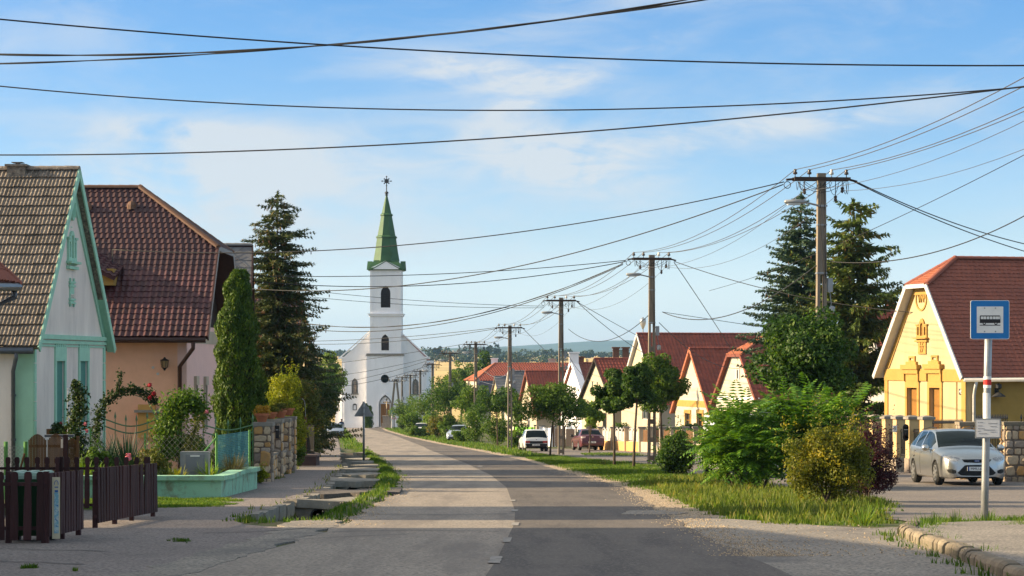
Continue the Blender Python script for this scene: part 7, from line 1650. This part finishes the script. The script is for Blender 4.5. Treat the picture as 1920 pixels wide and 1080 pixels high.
fence_run('brown boarded fence behind the dark red car',((1126,147.5),(1038,160)),4,'board','wood_gable',None,'wood_mid',.12)
fence_run('white rendered fence wall right of the white hatchback',((1037,161),(1016,168)),1,'board','plaster_white','plaster_white','plaster_white',.4)
fence_run('bright green fence behind the white hatchback',((1003,170),(965,182)),3,'board','lime',None,'lime',.1)if 'lime' in M else(M.setdefault('lime',mat('lime_green_paint',(.2,.5,.05),(.17,.44,.05),4,.6)),fence_run('bright green fence behind the white hatchback',((1003,170),(965,182)),3,'board','lime',None,'lime',.1))
# ---- water tower, bales
Yw=1500;wt=thing('water_tower','white mushroom-shaped water tower far beyond the roofs','water tower',(X(1205.5,Yw),Yw,g(Yw)));q=Vector((X(1205.5,Yw),Yw,0));s=Yw/F
b=MB();b.lathe(q,[(1.4*s,-5),(1.1*s,Z(617,Yw))],12);b.build('stem',M['metal_grey'],wt,smooth=True);b=MB();b.lathe(q,[(1.3*s,Z(617,Yw)),(5.2*s,Z(608,Yw)),(6*s,Z(604,Yw)),(5.9*s,Z(600,Yw)),(5*s,Z(597.5,Yw)),(1.4*s,Z(596.5,Yw)),(1.4*s,Z(594.5,Yw))],16);b.build('tank',M['metal_grey'],wt,smooth=True)
hb_me=None;r=random.Random(8)
for i,px in enumerate((1012,1034,1040,1062,1085,1092,1099,1113,1124,1140,1150)):
 Y=r.uniform(1350,1500);
 if hb_me is None:b=MB();b.lathe((0,0,1.3),[(1.3,-1),(1.35,0),(1.3,1)],12,'X');o=b.build('hay_bale',mat('straw',(.5,.36,.16),(.42,.3,.13),2,.95));hb_me=o.data
 else:o=link('hay_bale',hb_me,None)
 o.location=(X(px,Y),Y,g(Y)-.1);o.rotation_euler=(0,0,r.uniform(-.8,.8));tag(o,('leftmost','second','third','fourth','fifth','sixth','seventh','eighth','ninth','tenth','rightmost')[i]+' of the tiny straw bales in a row on the far field','hay bale','straw bales on the far field')
 # ---- the person by the parked car
def person(label,loc,rz):
 t=thing('person',label,'person',loc);t.rotation_euler=(0,0,rz)
 J=dict(pel=(0,0,.95),sp=(0,.02,1.2),ch=(0,.02,1.38),nk=(0,0,1.5),hd=(0,-.03,1.6),top=(0,-.02,1.74),ls=(-.19,.02,1.42),le=(-.25,.03,1.14),lw=(-.24,-.12,.92),lh=(-.235,-.17,.84),rs=(.19,.02,1.42),re=(.26,.05,1.15),rw=(.25,-.05,.9),rh=(.25,-.08,.81),lhp=(-.095,0,.9),lk=(-.11,-.06,.5),la=(-.11,.06,.09),lt=(-.12,-.13,.03),rhp=(.095,0,.9),rk=(.11,-.02,.5),ra=(.11,.02,.09),rt=(.12,-.17,.03))
 E=[('pel','sp'),('sp','ch'),('ch','nk'),('nk','hd'),('hd','top'),('ch','ls'),('ls','le'),('le','lw'),('lw','lh'),('ch','rs'),('rs','re'),('re','rw'),('rw','rh'),('pel','lhp'),('lhp','lk'),('lk','la'),('la','lt'),('pel','rhp'),('rhp','rk'),('rk','ra'),('ra','rt')]
 RR=dict(pel=(.16,.12),sp=(.15,.11),ch=(.18,.12),nk=(.06,.06),hd=(.085,.1),top=(.07,.08),ls=(.075,.075),rs=(.075,.075),le=(.05,.05),re=(.05,.05),lw=(.035,.035),rw=(.035,.035),lh=(.035,.025),rh=(.035,.025),lhp=(.1,.1),rhp=(.1,.1),lk=(.065,.065),rk=(.065,.065),la=(.045,.045),ra=(.045,.045),lt=(.045,.03),rt=(.045,.03))
 ks=list(J);me=bpy.data.meshes.new('body');me.from_pydata([J[k]for k in ks],[(ks.index(a),ks.index(b))for a,b in E],[]);o=bpy.data.objects.new('body',me);COL.objects.link(o)
 sk=o.modifiers.new('s','SKIN');o.modifiers.new('u','SUBSURF').levels=1
 for i,k in enumerate(ks):me.skin_vertices[0].data[i].radius=RR[k]
 me.skin_vertices[0].data[0].use_root=True
 m2=bpy.data.meshes.new_from_object(o.evaluated_get(bpy.context.evaluated_depsgraph_get()));bpy.data.objects.remove(o);m2.materials.clear()
 for m in(mat('dark_blue_jacket',(.03,.05,.1),(.04,.06,.12),8,.9),mat('dark_trousers',(.03,.03,.035),None,rough=.9),mat('skin',(.42,.25,.18),None,rough=.6),mat('dark_shoes',(.02,.02,.02),None)):m2.materials.append(m)
 for p in m2.polygons:z,x=p.center.z,abs(p.center.x);p.material_index=2 if z>1.47 or(z<.93 and x>.2 and z>.7)else 3 if z<.1 else 1 if z<.97 and x<.2 else 0;p.use_smooth=True
 m2.name='body';link('body',m2,None,t);b=MB();b.lathe((0,0,1.62),[(.115,.02),(.118,.07),(.1,.13),(.05,.165),(.01,.17)],12);b.build('hair',mat('dark_hair',(.02,.016,.014),None),t,world=False,smooth=True)
 b=MB()
 for s in(-1,1):b.lathe((s*.035,-.125,1.63),[(.004,-.01),(.012,0),(.004,.01)],6,'Y')
 b.build('eyes',M['ink'],t,world=False);b=MB();b.lathe((0,-.135,1.6),[(.02,-.025),(.012,.02),(.004,.03)],6);b.build('nose',m2.materials[2],t,world=False)
 for s,wx,wy,wz in((-1,-.235,-.17,.84),(1,.25,-.08,.81)):
  b=MB()
  for k in range(4):b.tube([(wx+(k-1.5)*.018*.8,wy+(k-1.5)*.012,wz),(wx+(k-1.5)*.02*.8,wy-.025+(k-1.5)*.012,wz-.06),(wx+(k-1.5)*.018,wy-.005,wz-.09)],[.009,.008,.006],5)
  b.tube([(wx-s*.02,wy-.02,wz+.02),(wx-s*.04,wy-.05,wz-.02),(wx-s*.03,wy-.06,wz-.045)],[.01,.009,.007],5);b.build('fingers',m2.materials[2],t,world=False)
 return t
pe=person('person in dark blue clothes walking on the road beside the pale blue-silver car',(X(640.5,236),236,g(236)+.03),R_(10))
# ---- trees and plants, left side
def gl(px,Y,dz=0):x=X(px,Y);return(x,Y,G(x,Y)+dz)
PROF_T=[(0,.62),(.06,.86),(.2,1.0),(.4,.95),(.6,.8),(.78,.56),(.9,.32),(.97,.14),(1,.03)]
columnar('thuja','tall clipped columnar thuja in front of the salmon pink house','tree',gl(447,66.5),Z(506,66.5)-g(66.5),.86,26000,.13,M['lf_thuja'],3,PROF_T,130)
conifer('spruce','tall dark spruce with cones left of the church',gl(520,98),Z(362,98)-g(98),2.85,M['lf_spruce'],5,levels=46,nb=11,cones=.14,tw=.5,droop=.3,power=.56,irr=.45,nw=.06)
conifer('spruce','shorter dark spruce leaning over the pavement behind the tall one',gl(573,112),Z(600,112)-g(112),1.35,M['lf_spruce'],8,levels=40,nb=10,tw=.45,droop=.5,power=.6,irr=.2,nw=.075)
shrub('golden_conifer','bright yellow-green bushy conifer beside the tall spruce','shrub',gl(530,84),1.05,.9,2.0,60,16000,.12,M['lf_gold'],9,cr=.42,spike=150,fill=(.5,1.0),wl=.4,up=.6)
GLF='trees and shrubs over the left pavement'
shrub('shrub','russet-tinged shrub right of the golden conifer','shrub',gl(566,90),1.3,1.2,2.2,36,9500,.13,M['lf_brown'],21,GLF,spike=12)
tree('tree','dark leafy tree overhanging the pavement near the black gate','tree',gl(585,108),1.6,1.1,1.5,26,7000,.15,M['lf_dark'],22,GLF,cr=.5)
tree('tree','russet-edged tree next to the parked pale car','tree',gl(597,135),1.6,1.25,1.7,26,6500,.17,M['lf_brown'],23,GLF,cr=.55)
tree('tree','lighter green tree at the left foot of the church','tree',gl(612,236),2.6,1.9,3.1,28,6500,.26,M['lf_mid'],24,GLF,cr=.8)
tree('tree','tall pale green tree behind the church left corner','tree',gl(618,300),3.5,2.6,4.4,28,5500,.34,M['lf_light'],25,GLF,cr=1.1)
shrub('hedge','low green hedge along the pavement before the parked car','hedge',gl(592,150),.6,5,.5,30,5000,.12,M['lf_dark'],26)
for i,(px,h)in enumerate(((687,46),(694,42))):
 columnar('cypress',('taller of the two small dark cypresses by the church wall','shorter of the two small dark cypresses by the church wall')[i],'tree',gl(px,334),(h/F*334),.42,1600,.22,M['lf_thuja'],30+i,PROF_T,30,group='small cypresses at the church')
 # front gardens
soil=lambda px,Y:(X(px,Y),Y,g(Y)+.42)
def blades(name,label,cat,loc,n,L,w,m,seed,spread=.8,el=(.3,1.4),bend=.35,base=.08,group=None):
 t=thing(name,label,cat,loc,group);r=np.random.default_rng(seed);parts=[]
 for i in range(n):
  a=r.uniform(0,6.283);e=r.uniform(*el);d=np.array([math.cos(a)*math.cos(e),math.sin(a)*math.cos(e),math.sin(e)]);l=L*r.uniform(.65,1.1);p=np.array([math.cos(a),math.sin(a),0])*base*r.uniform(0,1);sd=np.array([-math.sin(a),math.cos(a),0]);V=[]
  for s in(0,.35,.7,1):c=p+d*l*s+np.array([0,0,-bend*l*s**2*math.cos(e)]);ww=w*(1-s**2)*.5+.002;V+=[c-sd*ww,c+sd*ww]
  parts.append((np.array(V),np.array([[0,1,3,2],[2,3,5,4],[4,5,7,6]])))
 V,Q=merge(parts);me=npmesh('leaves',V,Q);me.materials.append(m);link('leaves',me,None,t);return t
blades('yucca','left yucca with stiff dark blades in the garden bed','plant',soil(203,51.5),80,1.05,.05,M['lf_yucca'],1,bend=.12,group='yuccas in the garden bed')
blades('yucca','right and larger yucca with stiff dark blades in the garden bed','plant',soil(237,51.2),110,1.2,.05,M['lf_yucca'],2,bend=.12,group='yuccas in the garden bed')
for i,(px,Y,m,L,lab)in enumerate(((158,49,'lf_light',.6,'leafy lily clump right of the lath gate'),(183,49.5,'lf_mid',.5,'second lily clump from the lath gate'),(330,48.4,'lf_yellow',.4,'low straw-green grass clump left of the meter box'),(392,49.5,'lf_light',.5,'pale sword-leaved clump right of the meter box'),(365,52.5,'lf_gold',.75,'tall yellow-tipped gladiolus leaves behind the meter box'),(312,48.6,'lf_dark',.35,'dark grassy clump on the garden wall'),(425,52,'lf_light',.3,'small pale clump under the netting'))):
 blades('lily_clump',lab,'plant',soil(px,Y),70,L,.035,M[m],40+i,bend=.6,base=.2,group='clumps in the garden bed')
blades('lavender','brownish dry lavender bush leaning over the mint wall','plant',soil(437,51.6),420,.62,.012,leafmat('lavender_stem',(.05,.05,.025),(.12,.11,.06),(.14,.1,.12)),60,el=(.35,1.35),bend=.3,base=.18)
def vine(name,label,pts,n,rad,leaf,m,seed,loc,flowers=(),stems=True,fm='petal_red',fs=.09):
 t=thing(name,label,'climbing plant',loc);r=np.random.default_rng(seed);L0=np.array(loc);P=np.array([np.array(p)-L0 for p in pts]);seg=np.linalg.norm(np.diff(P,axis=0),axis=1);cum=np.concatenate([[0],np.cumsum(seg)])/seg.sum()
 u=r.uniform(0,1,n);C=np.stack([np.interp(u,cum,P[:,k])for k in range(3)],1);rr=np.interp(u,cum,rad)if hasattr(rad,'__len__')else np.full(n,rad)
 C+=unit(r.normal(size=(n,3)))*(rr*r.uniform(0,1,n)**.6)[:,None]*(1+.35*np.sin(u*40+seed))[:,None]
 V,Q=leaf_quads(C,unit(r.normal(size=(n,3))+np.array([0,-.3,.7])),leaf,leaf*.68,r);me=npmesh('leaves',V,Q);me.materials.append(m);link('leaves',me,None,t)
 if stems:b=MB();b.tube([tuple(p+r.normal(size=3)*.02)for p in P],.014,5);b.build('stem',M['bark'],t,world=False)
 for k,f in enumerate(flowers):
  q=np.array(f)-L0;C=q+unit(r.normal(size=(60,3)))*(fs*r.uniform(.3,1,60))[:,None];V,Q=leaf_quads(C,unit(C-q+r.normal(size=(60,3))*.02),fs*.8,fs*.7,r);me=npmesh('flower',V,Q);me.materials.append(M[fm]);link('flower',me,None,t)
 return t
p3=lambda px,py,Y:tuple(P3(px,py,Y))
vine('climbing_rose','leafy climber on the white ladder beside the cottage window',[p3(152,885,54),p3(148,840,54),p3(140,790,54),p3(150,750,54),p3(140,716,54)],2600,[.25,.3,.32,.3,.12],.085,M['lf_dark'],3,soil(148,54),[p3(160,795,53.8),p3(178,800,53.8),p3(163,808,53.8)],fm='petal_pink',fs=.05)
vine('climbing_rose','rose trained over an arch, dark leaves with a few red blooms',[p3(178,855,53.4),p3(180,810,53.4),p3(188,768,53.4),p3(203,748,53.4),p3(226,733,53.4),p3(255,730,53.4),p3(276,738,53.4),p3(292,756,53.4)],1500,[.18,.16,.2,.2,.14,.16,.18,.2],.085,M['lf_dark'],4,soil(180,53.4),[p3(281,722,53.2),p3(281,745,53.2),p3(288,738,53.2)],fm='petal_red',fs=.06)
vine('climbing_rose','upright shoot of the rose arch standing above the rest',[p3(226,738,53.3),p3(222,718,53.3),p3(227,696,53.3)],130,.1,.075,M['lf_dark'],5,p3(226,738,53.3))
vine('climbing_plant','broad leafy mound of creeper over the right leg of the rose arch',[p3(300,870,52.6),p3(308,830,52.6),p3(318,785,52.6),p3(335,757,52.6),p3(362,752,52.6),p3(380,775,52.6)],5200,[.25,.34,.45,.38,.36,.2],.09,M['lf_mid'],6,soil(308,52.6),[p3(388,772,52.3)],fm='petal_pink',fs=.05)
vine('climbing_plant','thin climber with bare stems left of the netting',[p3(352,875,54),p3(360,820,54),p3(372,785,54),p3(384,765,54)],700,.25,.08,M['lf_brown'],7,soil(352,54))
shrub('shrub','dull low shrub under the rose arch by the picket gate','shrub',soil(285,49.6),.6,.4,.42,18,3200,.06,M['lf_brown'],71,spike=10)
shrub('shrub','bushy green plant behind the lath gate and yuccas','shrub',soil(182,50.4),.55,.4,.4,16,3000,.08,M['lf_mid'],72,spike=6)
shrub('shrub','bright weeds at the foot of the front stone pillar','weeds',(X(487,59.5),59.5,g(59.5)),.28,.3,.26,12,1300,.07,M['lf_gold'],73,spike=8)
shrub('shrub','leafy greenery inside the iron fence behind the netting','shrub',soil(352,58),1.0,.5,.55,20,3500,.08,M['lf_mid'],74,spike=10)
shrub('shrub','dark hedge plant behind the iron fence below the thuja','shrub',(X(430,63),63,g(63)),1.0,.5,.6,20,3500,.09,M['lf_dark'],75)
shrub('shrub','potted bushes beside the dark gate plinth','shrub',(X(556,85),85,g(85)),.55,.6,.75,20,3200,.09,M['lf_mid'],76,spike=8)
ld=thing('ladder','white wooden ladder trellis leaning by the cottage window','ladder',soil(138,54.4));b=MB()
for a in(127,151):b.tube([P3(a,880,54.4),P3(a,728,54.9)],.016,5)
b.build('rail',M['white_metal'],ld);
for k,py in enumerate((731,775,818)):b=MB();b.beam(P3(126,py,54.7-k*.12),P3(152,py,54.7-k*.12),.03,.03);b.build('rung',M['white_metal'],ld)
wbx=thing('window_box','window box of red geraniums under the cottage window','flowers',p3(110,806,55.6));b=MB();b.box(P3(110,810,55.7),(.6,.2,.16));b.build('box',M['wood_mid'],wbx)
cl=clumps(.3,.12,.2,12,.12,5);me=crown_mesh('leaves',cl,900,.06,.045,5,m=M['lf_dark']);link('leaves',me,None,wbx);me=crown_mesh('petals',clumps(.3,.14,.22,9,.04,6,fill=(.8,1)),260,.04,.035,6,m=M['petal_red']);link('petals',me,None,wbx)
vine('rose_bloom','single pale pink rose above the slatted gate',[p3(238,885,48.5),p3(240,860,48.5)],60,.1,.06,M['lf_dark'],9,p3(238,885,48.5),[p3(240,857,48.4)],fm='petal_pink',fs=.085)
b=MB();n_=bpy.data.objects
ah=thing('rose_arch','thin metal hoop carrying the climbing rose','arch',soil(180,53.4));b=MB();b.tube([P3(176,885,53.5),P3(178,800,53.5),P3(192,765,53.5),P3(215,745,53.5),P3(245,738,53.5),P3(275,748,53.5),P3(296,790,53.5),P3(300,885,53.5)],.014,5);b.build('hoop',M['green_iron'],ah)
# ---- right side
tree('maple_tree','large round-headed maple in front of the concrete lamp pole','tree',gl(1519,57.5),2.15,1.6,1.48,60,22000,.12,M['lf_maple2'],101,'young street trees on the right verge',zc=Z(674,57.5)-g(57.5),cr=.5,r0=.075,fill=(.3,.86))
GT='young street trees on the right verge'
for i,(px,Y,pcx,pcy,rx,rz,h,m,lab)in enumerate(((1243,90,1236,715,50,66,2.1,'lf_mid','street tree with a two-lobed crown beside the second pole'),(1188,83,1198,724,33,46,2.5,'lf_maple','slim street tree left of the second pole'),(1152,87.5,1150,742,34,48,2.3,'lf_maple','slender pale-trunked street tree, leftmost of the close pair'),(1031,114,1043,757,60,42,2.1,'lf_mid','wide-crowned street tree over the white hatchback and third pole'),(933,165,930,758,38,40,2.3,'lf_maple','street tree before the grey roof, with bare trunk'),(962,172,968,770,26,40,1.8,'lf_mid','thin airy street tree left of the white hatchback'),(838,205,840,745,40,38,2.2,'lf_maple','dark street tree under the sixth pole'),(880,190,882,755,34,38,2.2,'lf_mid','street tree before the fifth pole'),(795,262,800,766,36,26,1.5,'lf_mid','round bushy tree right of the far bus stop'),(763,290,764,772,26,24,1.2,'lf_mid','small bushy tree just right of the crucifix'),(1105,130,1108,776,26,22,.9,'lf_light','pale garden tree above the dark red car'))):
 f=Y/F;zc_=Z(pcy,Y)-g(Y);tree('maple_tree',lab,'tree',gl(px,Y),h,rx*f*1.12,rz*f*1.06,38,int(11000 if Y<120 else 4200),.13*(1 if Y<120 else 1.5),M[m],110+i,GT,zc=zc_,cr=rx*f*.38,fill=(.25,1.06),ry=rx*f*(.9+.2*(i%3)),lean=(X(pcx,Y)-X(px,Y))*.6,r0=.05)
sumac('sumac','big bright green sumac bush on the verge',gl(1400,54.5),[(c+np.array([.0,0,1.1]),q)for c,q in clumps(1.0,.9,.8,24,.42,5,(.4,.95),low=-.9)]+[(c+np.array([1.5,.7,1.25]),q)for c,q in clumps(1.35,.9,.78,22,.42,6,(.4,.95),low=-.9)],1700,9,M['lf_sumac'],L=.82)
shrub('shrub','yellow-green shrub with small leaves at the front of the verge','shrub',gl(1552,42.5),1.12,.98,.98,52,20000,.062,M['lf_yellow'],131,cr=.3,spike=130,wl=.55)
shrub('barberry','dark red barberry bush between the yellow-green shrub and the silver car','shrub',gl(1632,44.8),.95,.8,.95,46,15000,.055,M['lf_red'],132,cr=.26,spike=150,wl=.5)
shrub('shrub','upright dark green bush on the verge left of the sumac','shrub',gl(1268,69.5),.85,.8,.85,36,8500,.1,M['lf_maple'],133,cr=.3,spike=45)
shrub('shrub','small dark red twiggy sprout inside the sumac edge','shrub',gl(1500,50),.35,.35,.6,10,900,.06,M['lf_red'],134,spike=16)
conifer('spruce','blue-green spruce left of the nearest lamp pole',gl(1502,96),Z(365,96)-g(96),2.75,M['lf_blue'],141,levels=44,nb=10,cones=.08,tw=.46,droop=.2,power=.8,irr=.4,nw=.075,base=.3)
conifer('spruce','drooping spruce right of the nearest lamp pole',gl(1600,92),Z(378,92)-g(92),3.2,M['lf_droop'],142,levels=33,nb=9,cones=.12,tw=.62,droop=.5,power=.58,irr=.5,nw=.08,base=.12,upt=.5)
shrub('tree','dark spreading shrub against the yellow-banded house wall','shrub',gl(1290,142),1.9,1.2,1.15,26,4500,.2,M['lf_dark'],143)
GB='bushes along the far right verge'
for i,(px,Y,w,py,m,lab)in enumerate(((866,182,54,822,'lf_mid','low leafy bush right in front of the pale blue car'),(785,217,56,820,'lf_mid','low leafy bush right in front of the white far car'),(1000,150,20,815,'lf_light','x'),(965,152,40,822,'lf_light','bright low bush left of the white hatchback'),(930,168,70,786,'lf_mid','broad bush below the fourth pole'),(893,176,60,778,'lf_mid','tall bush hiding the pale blue car'),(845,205,50,790,'lf_mid','bush left of the pale blue car'),(822,207,50,795,'lf_brown','russet-footed bush left of the pale blue car'),(806,226,50,785,'lf_light','light green bush before the white far car'),(772,250,50,782,'lf_mid','bush right of the far warning sign'),(757,292,30,786,'lf_dark','dark bush beside the crucifix pedestal'))):
 if lab=='x':continue
 f=Y/F;zt=Z(py-24,Y)-g(Y);shrub('shrub',lab,'shrub',gl(px,Y),w/2*f,w/2*f,zt/2,24,3600,.17*Y/190,M[m],150+i,GB,spike=10)
for i,(px,Y,py,w,m,lab)in enumerate(((833,330,722,44,'lf_yellow','olive tree at the church right corner'),(865,305,690,60,'lf_mid','leafy tree rising behind the sixth pole'),(905,300,676,54,'lf_maple','dark tree left of the hipped red roof'),(845,285,715,56,'lf_light','light green tree below the church right wall'))):
 f=Y/F;zt=Z(py-16,Y)-g(Y);tree('tree',lab,'tree',gl(px,Y),zt*.35,w/2*f,zt*.36,30,4200,.34,M[m],170+i,'trees right of the church',zc=zt*.64,cr=w*f*.2,r0=.14)
for i,(px,Y,w,h,m,lab)in enumerate(((1765,77.5,26,30,'lf_mid','low bush under the right window of the yellow house'),(1822,77,26,24,'lf_light','small bush at the corner of the yellow house'),(1110,152,40,60,'lf_light','garden bush behind the dark red car'),(1165,150,40,64,'lf_mid','bush behind the white arched fence'),(1235,158,60,60,'lf_dark','dark bush between the gables behind the brown boarded fence'))):
 f=Y/F;shrub('shrub',lab,'shrub',(X(px,Y),Y,g(Y)+(.9 if Y<80 else 0)),w/2*f,w/2*f,h*f/2*(1 if Y>80 else 1.2),18,2600,.12 if Y>80 else .07,M[m],180+i,'garden bushes on the right',spike=6)
b=MB();me=None
# ---- far fields: poplars, trees and the wood
me_p=None;r=random.Random(4)
for i,(px,pyt,pyb,w,Y)in enumerate(((861,643,672,6,1650),(871,641,672,7,1650),(881,637,672,8,1650),(892,636,673,10,1600),(815,647,672,12,1600),(824,645,672,12,1600),(906,650,674,14,1600),(918,642,674,12,1600),(929,640,674,10,1600),(935,634,674,9,1600),(1020,655,672,14,1700),(1068,656,671,12,1750),(1098,660,671,13,1750),(1108,658,671,13,1750),(1130,661,670,12,1800),(745,668,676,8,1500),(1178,662,671,13,1800))):
 f=Y/F;z0=Z(pyb+3,Y);H=(pyb+3-pyt)*f;t=thing('poplar_tree' if w<12 else 'field_tree','far dark tree beyond the field','tree',(X(px,Y),Y,min(z0,g(Y))),'far trees beyond the fields');H+=z0-min(z0,g(Y))
 me=crown_mesh('crown',[(c*np.array([1,1,1])+np.array([0,0,H*.55]),q)for c,q in clumps(w/2*f,w/2*f,H*.42,22,w*f*.22,200+i,(.2,.9),low=-1)],1300,w*f*.2,w*f*.14,200+i,m=M['lf_far']);b=MB();b.tube([(0,0,-1),(0,0,H*.8)],[.4,.1],5);b.build('trunk',M['bark'],t,world=False);link('crown',me,None,t)
 t['label']=['thinnest far poplar left of the fifth pole','second thin far poplar left of the fifth pole','third thin far poplar left of the fifth pole','far poplar right behind the fifth pole top','left tree of the far pair right of the church roof','right tree of the far pair right of the church roof','broad far tree left of the tall far poplar clump','far tree in the middle of the tall poplar clump','far poplar next to the tallest of the clump','tallest far poplar, right end of the clump','lone far tree left of the third pole','rounded far tree just right of the third pole','left tree of the far row above the brick chimneys','middle tree of the far row above the brick chimneys','far tree left of the brick chimneys','small far tree at the church roof edge','far tree right of the brick chimneys'][i]
parts=[];rr=np.random.default_rng(77)
for x in np.linspace(-900,900,240):
 Y=1900+rr.normal()*60;h=rr.uniform(4,9)*(1.5 if rr.random()<.12 else 1);n=90;C=unit(rr.normal(size=(n,3)))*np.array([rr.uniform(4,9),4,h*.5])*rr.uniform(.5,1,(n,1))+np.array([x,Y,g(Y)+h*.45]);parts.append(leaf_quads(C,unit(rr.normal(size=(n,3))+np.array([0,-.3,.4])),2.6,1.9,rr))
V,Q=merge(parts);me=npmesh('far_wood',V,Q);me.materials.append(M['lf_far']);tag(link('far_wood',me,None),'low line of woods at the far edge of the fields',kind='stuff')
parts=[]
for x in np.concatenate([np.linspace(X(880,1400),X(1050,1400),26),np.linspace(X(790,1500),X(880,1500),12)]):
 Y=1420+rr.normal()*30;h=rr.uniform(3,6);n=70;C=unit(rr.normal(size=(n,3)))*np.array([5,4,h*.5])*rr.uniform(.5,1,(n,1))+np.array([x+rr.normal()*3,Y,g(Y)+h*.4]);parts.append(leaf_quads(C,unit(rr.normal(size=(n,3))+np.array([0,-.3,.4])),1.8,1.4,rr))
V,Q=merge(parts);me=npmesh('field_scrub',V,Q);me.materials.append(M['lf_far']);tag(link('field_scrub',me,None),'belt of scrub across the far stubble field',kind='stuff')
# ---- grass
verge=[gp(*p)for p in((1645,988),(1560,988),(1480,985),(1420,979),(1380,977),(1319,959),(1274,942),(1226,922),(1161,904),(1088,886),(985,858),(1010,852),(1130,864),(1215,872),(1320,895),(1500,925),(1668,940),(1660,968))]
grass('verge_grass',verge,95000,.085,M['grass'],1,'grass of the right verge',wdt=.01,clump=.5)
r=random.Random(12)
for k in range(16):
 px,py=[(1240,905),(1300,930),(1360,950),(1420,968),(1500,978),(1590,975),(1650,972),(1340,912),(1440,930),(1260,885),(1200,890),(1130,872),(1470,955),(1550,970),(1620,985),(1390,925)][k];x,y=gp(px,py)
 blades('weed_clump',('tall seeding','pale flowering','leafy','dry')[k%4]+' weed clump on the right verge, '+('near its front','below the sumac','beside the small bush','along the gravel')[k//4]+(' edge' if k%2 else ' end'),'weeds',(x,y,g(y)),r.randint(25,60),r.uniform(.2,.42),.016,M[('grass_dry','lf_yellow','lf_light','lf_brown')[k%4]],300+k,el=(.6,1.5),bend=.25,base=.16,group='weed clumps on the right verge')
grass('verge_tufts',[gp(*p)for p in((1645,985),(1480,987),(1330,968),(1250,932),(1215,905),(1320,892),(1500,920),(1660,945),(1655,965))],14000,.17,M['grass_dry'],2,'taller tufts on the right verge',clump=.35,wdt=.013)
vl=curve([60,100,140,200,345],[3.2,1.8,-1.8,-7.5,-20.5]);far_v=[(RE(y)+.7,y)for y in(110,130,149,180,227,287,335)]+[(RE(y)+float(np.interp(y,[110,150,345],[1.6,3.6,5])),y)for y in(335,287,227,180,149,130,110)]
grass('verge_grass',far_v,30000,.18,M['grass'],3,'grass under the far bushes',wdt=.03)
lv=[(SR(y)+.95,y)for y in(38,42,46,49,53,60,68,76,84,92,100,110,124,140,150)]+[(LE(y)-.02,y)for y in(150,140,124,110,100,92,84,76,68,60,53,49,46,42,38,35.5)]+[(-4.5,35.2),(-4.7,36.6),(-4.6,37.6)]
grass('ditch_grass',lv,60000,.1,M['grass'],4,'grass between ditch and road',wdt=.012)
grass('ditch_grass',[(SR(y)-.12,y)for y in(38,44,52,60,70,80,90)]+[(SR(y)+.25,y)for y in(90,80,70,60,52,44,38)],3500,.1,M['grass_dry'],5,'weeds along the ditch edging',clump=.3)
grass('left_verge_grass',[(SR(y)+.4,y)for y in(150,200,260,340)]+[(LE(y),y)for y in(340,260,200,150)],16000,.2,M['grass'],6,'far grass left of the road',wdt=.04)
grass('lawn',[(-9.5,41.2),(-6.6,41.2),(-5.6,43),(-5.95,46),(-6.5,47.3),(-9.5,47.3)],42000,.06,M['grass'],7,'lawn in front of the mint wall',wdt=.01,clump=.85)
grass('platform_weeds',[gp(*p)for p in((1715,1005),(1740,990),(1780,982),(1920,984),(1960,990),(1960,1000),(1800,998),(1775,1008),(1800,1025),(1760,1022))],9000,.13,M['grass'],8,'weeds at the foot of the bus sign',wdt=.009,clump=.55)
kp=along(kx[1:],.05);rk=random.Random(2)
grass('kerb_weeds',[(x-.24,y)for x,y,a in kp[::20]]+[(x-.08,y)for x,y,a in kp[::-20]],5000,.1,M['grass'],9,'weeds growing along the kerb',wdt=.008,clump=.25)
grass('platform_weeds',[gp(*p)for p in((1890,1042),(1960,1036),(1960,1052),(1900,1056))],1200,.1,M['grass'],10,'weeds on the bus stop platform',wdt=.008)
for k,(px,py,w)in enumerate(((330,1015,25),(345,1018,18),(300,1017,20),(360,1021,10),(185,1041,14),(205,1038,8),(20,1066,30),(65,1069,22),(115,1075,28),(220,1052,8),(182,996,10),(143,1007,10))):
 x,y=gp(px,py);a=w/F*y
 grass('crack_weeds',[(x-a,y-.12),(x+a,y-.08),(x+a,y+.12),(x-a,y+.1)],260,.06,M['grass'],20+k,'weeds in the driveway cracks',wdt=.007)
for k,y in enumerate((64,70,77,88,96)):
 grass('pavement_weeds',[(SL(y)-.1,y),(SL(y)+.12,y),(SL(y+3)+.1,y+3),(SL(y+3)-.12,y+3)],300,.12,M['grass_dry'],40+k,'weeds at the wall foot',wdt=.01)
for k,(px,py,L)in enumerate(((1722,1006,.28),(1748,1000,.34),(1790,992,.3),(1850,988,.26),(1765,1028,.2),(1840,1052,.2))):
 x,y=gp(px,py);blades('weed_clump',('grassy weeds at the tip of the kerb','tallest weeds beside the tip of the kerb','weeds left of the bus stop post','weeds at the foot of the bus stop post','weeds in front of the first kerb blocks','weeds against the middle of the kerb')[k],'weeds',(x,y,g(y)+.02),90,L,.014,M['grass'],400+k,el=(.5,1.5),bend=.3,base=.3,group='weed clumps by the bus stop')
sv=[gp(*p)for p in((1085,850),(1200,851),(1203,856),(1100,855))];grass('service_grass',sv,4000,.08,M['grass'],60,'grass strip beside the service road',wdt=.02)
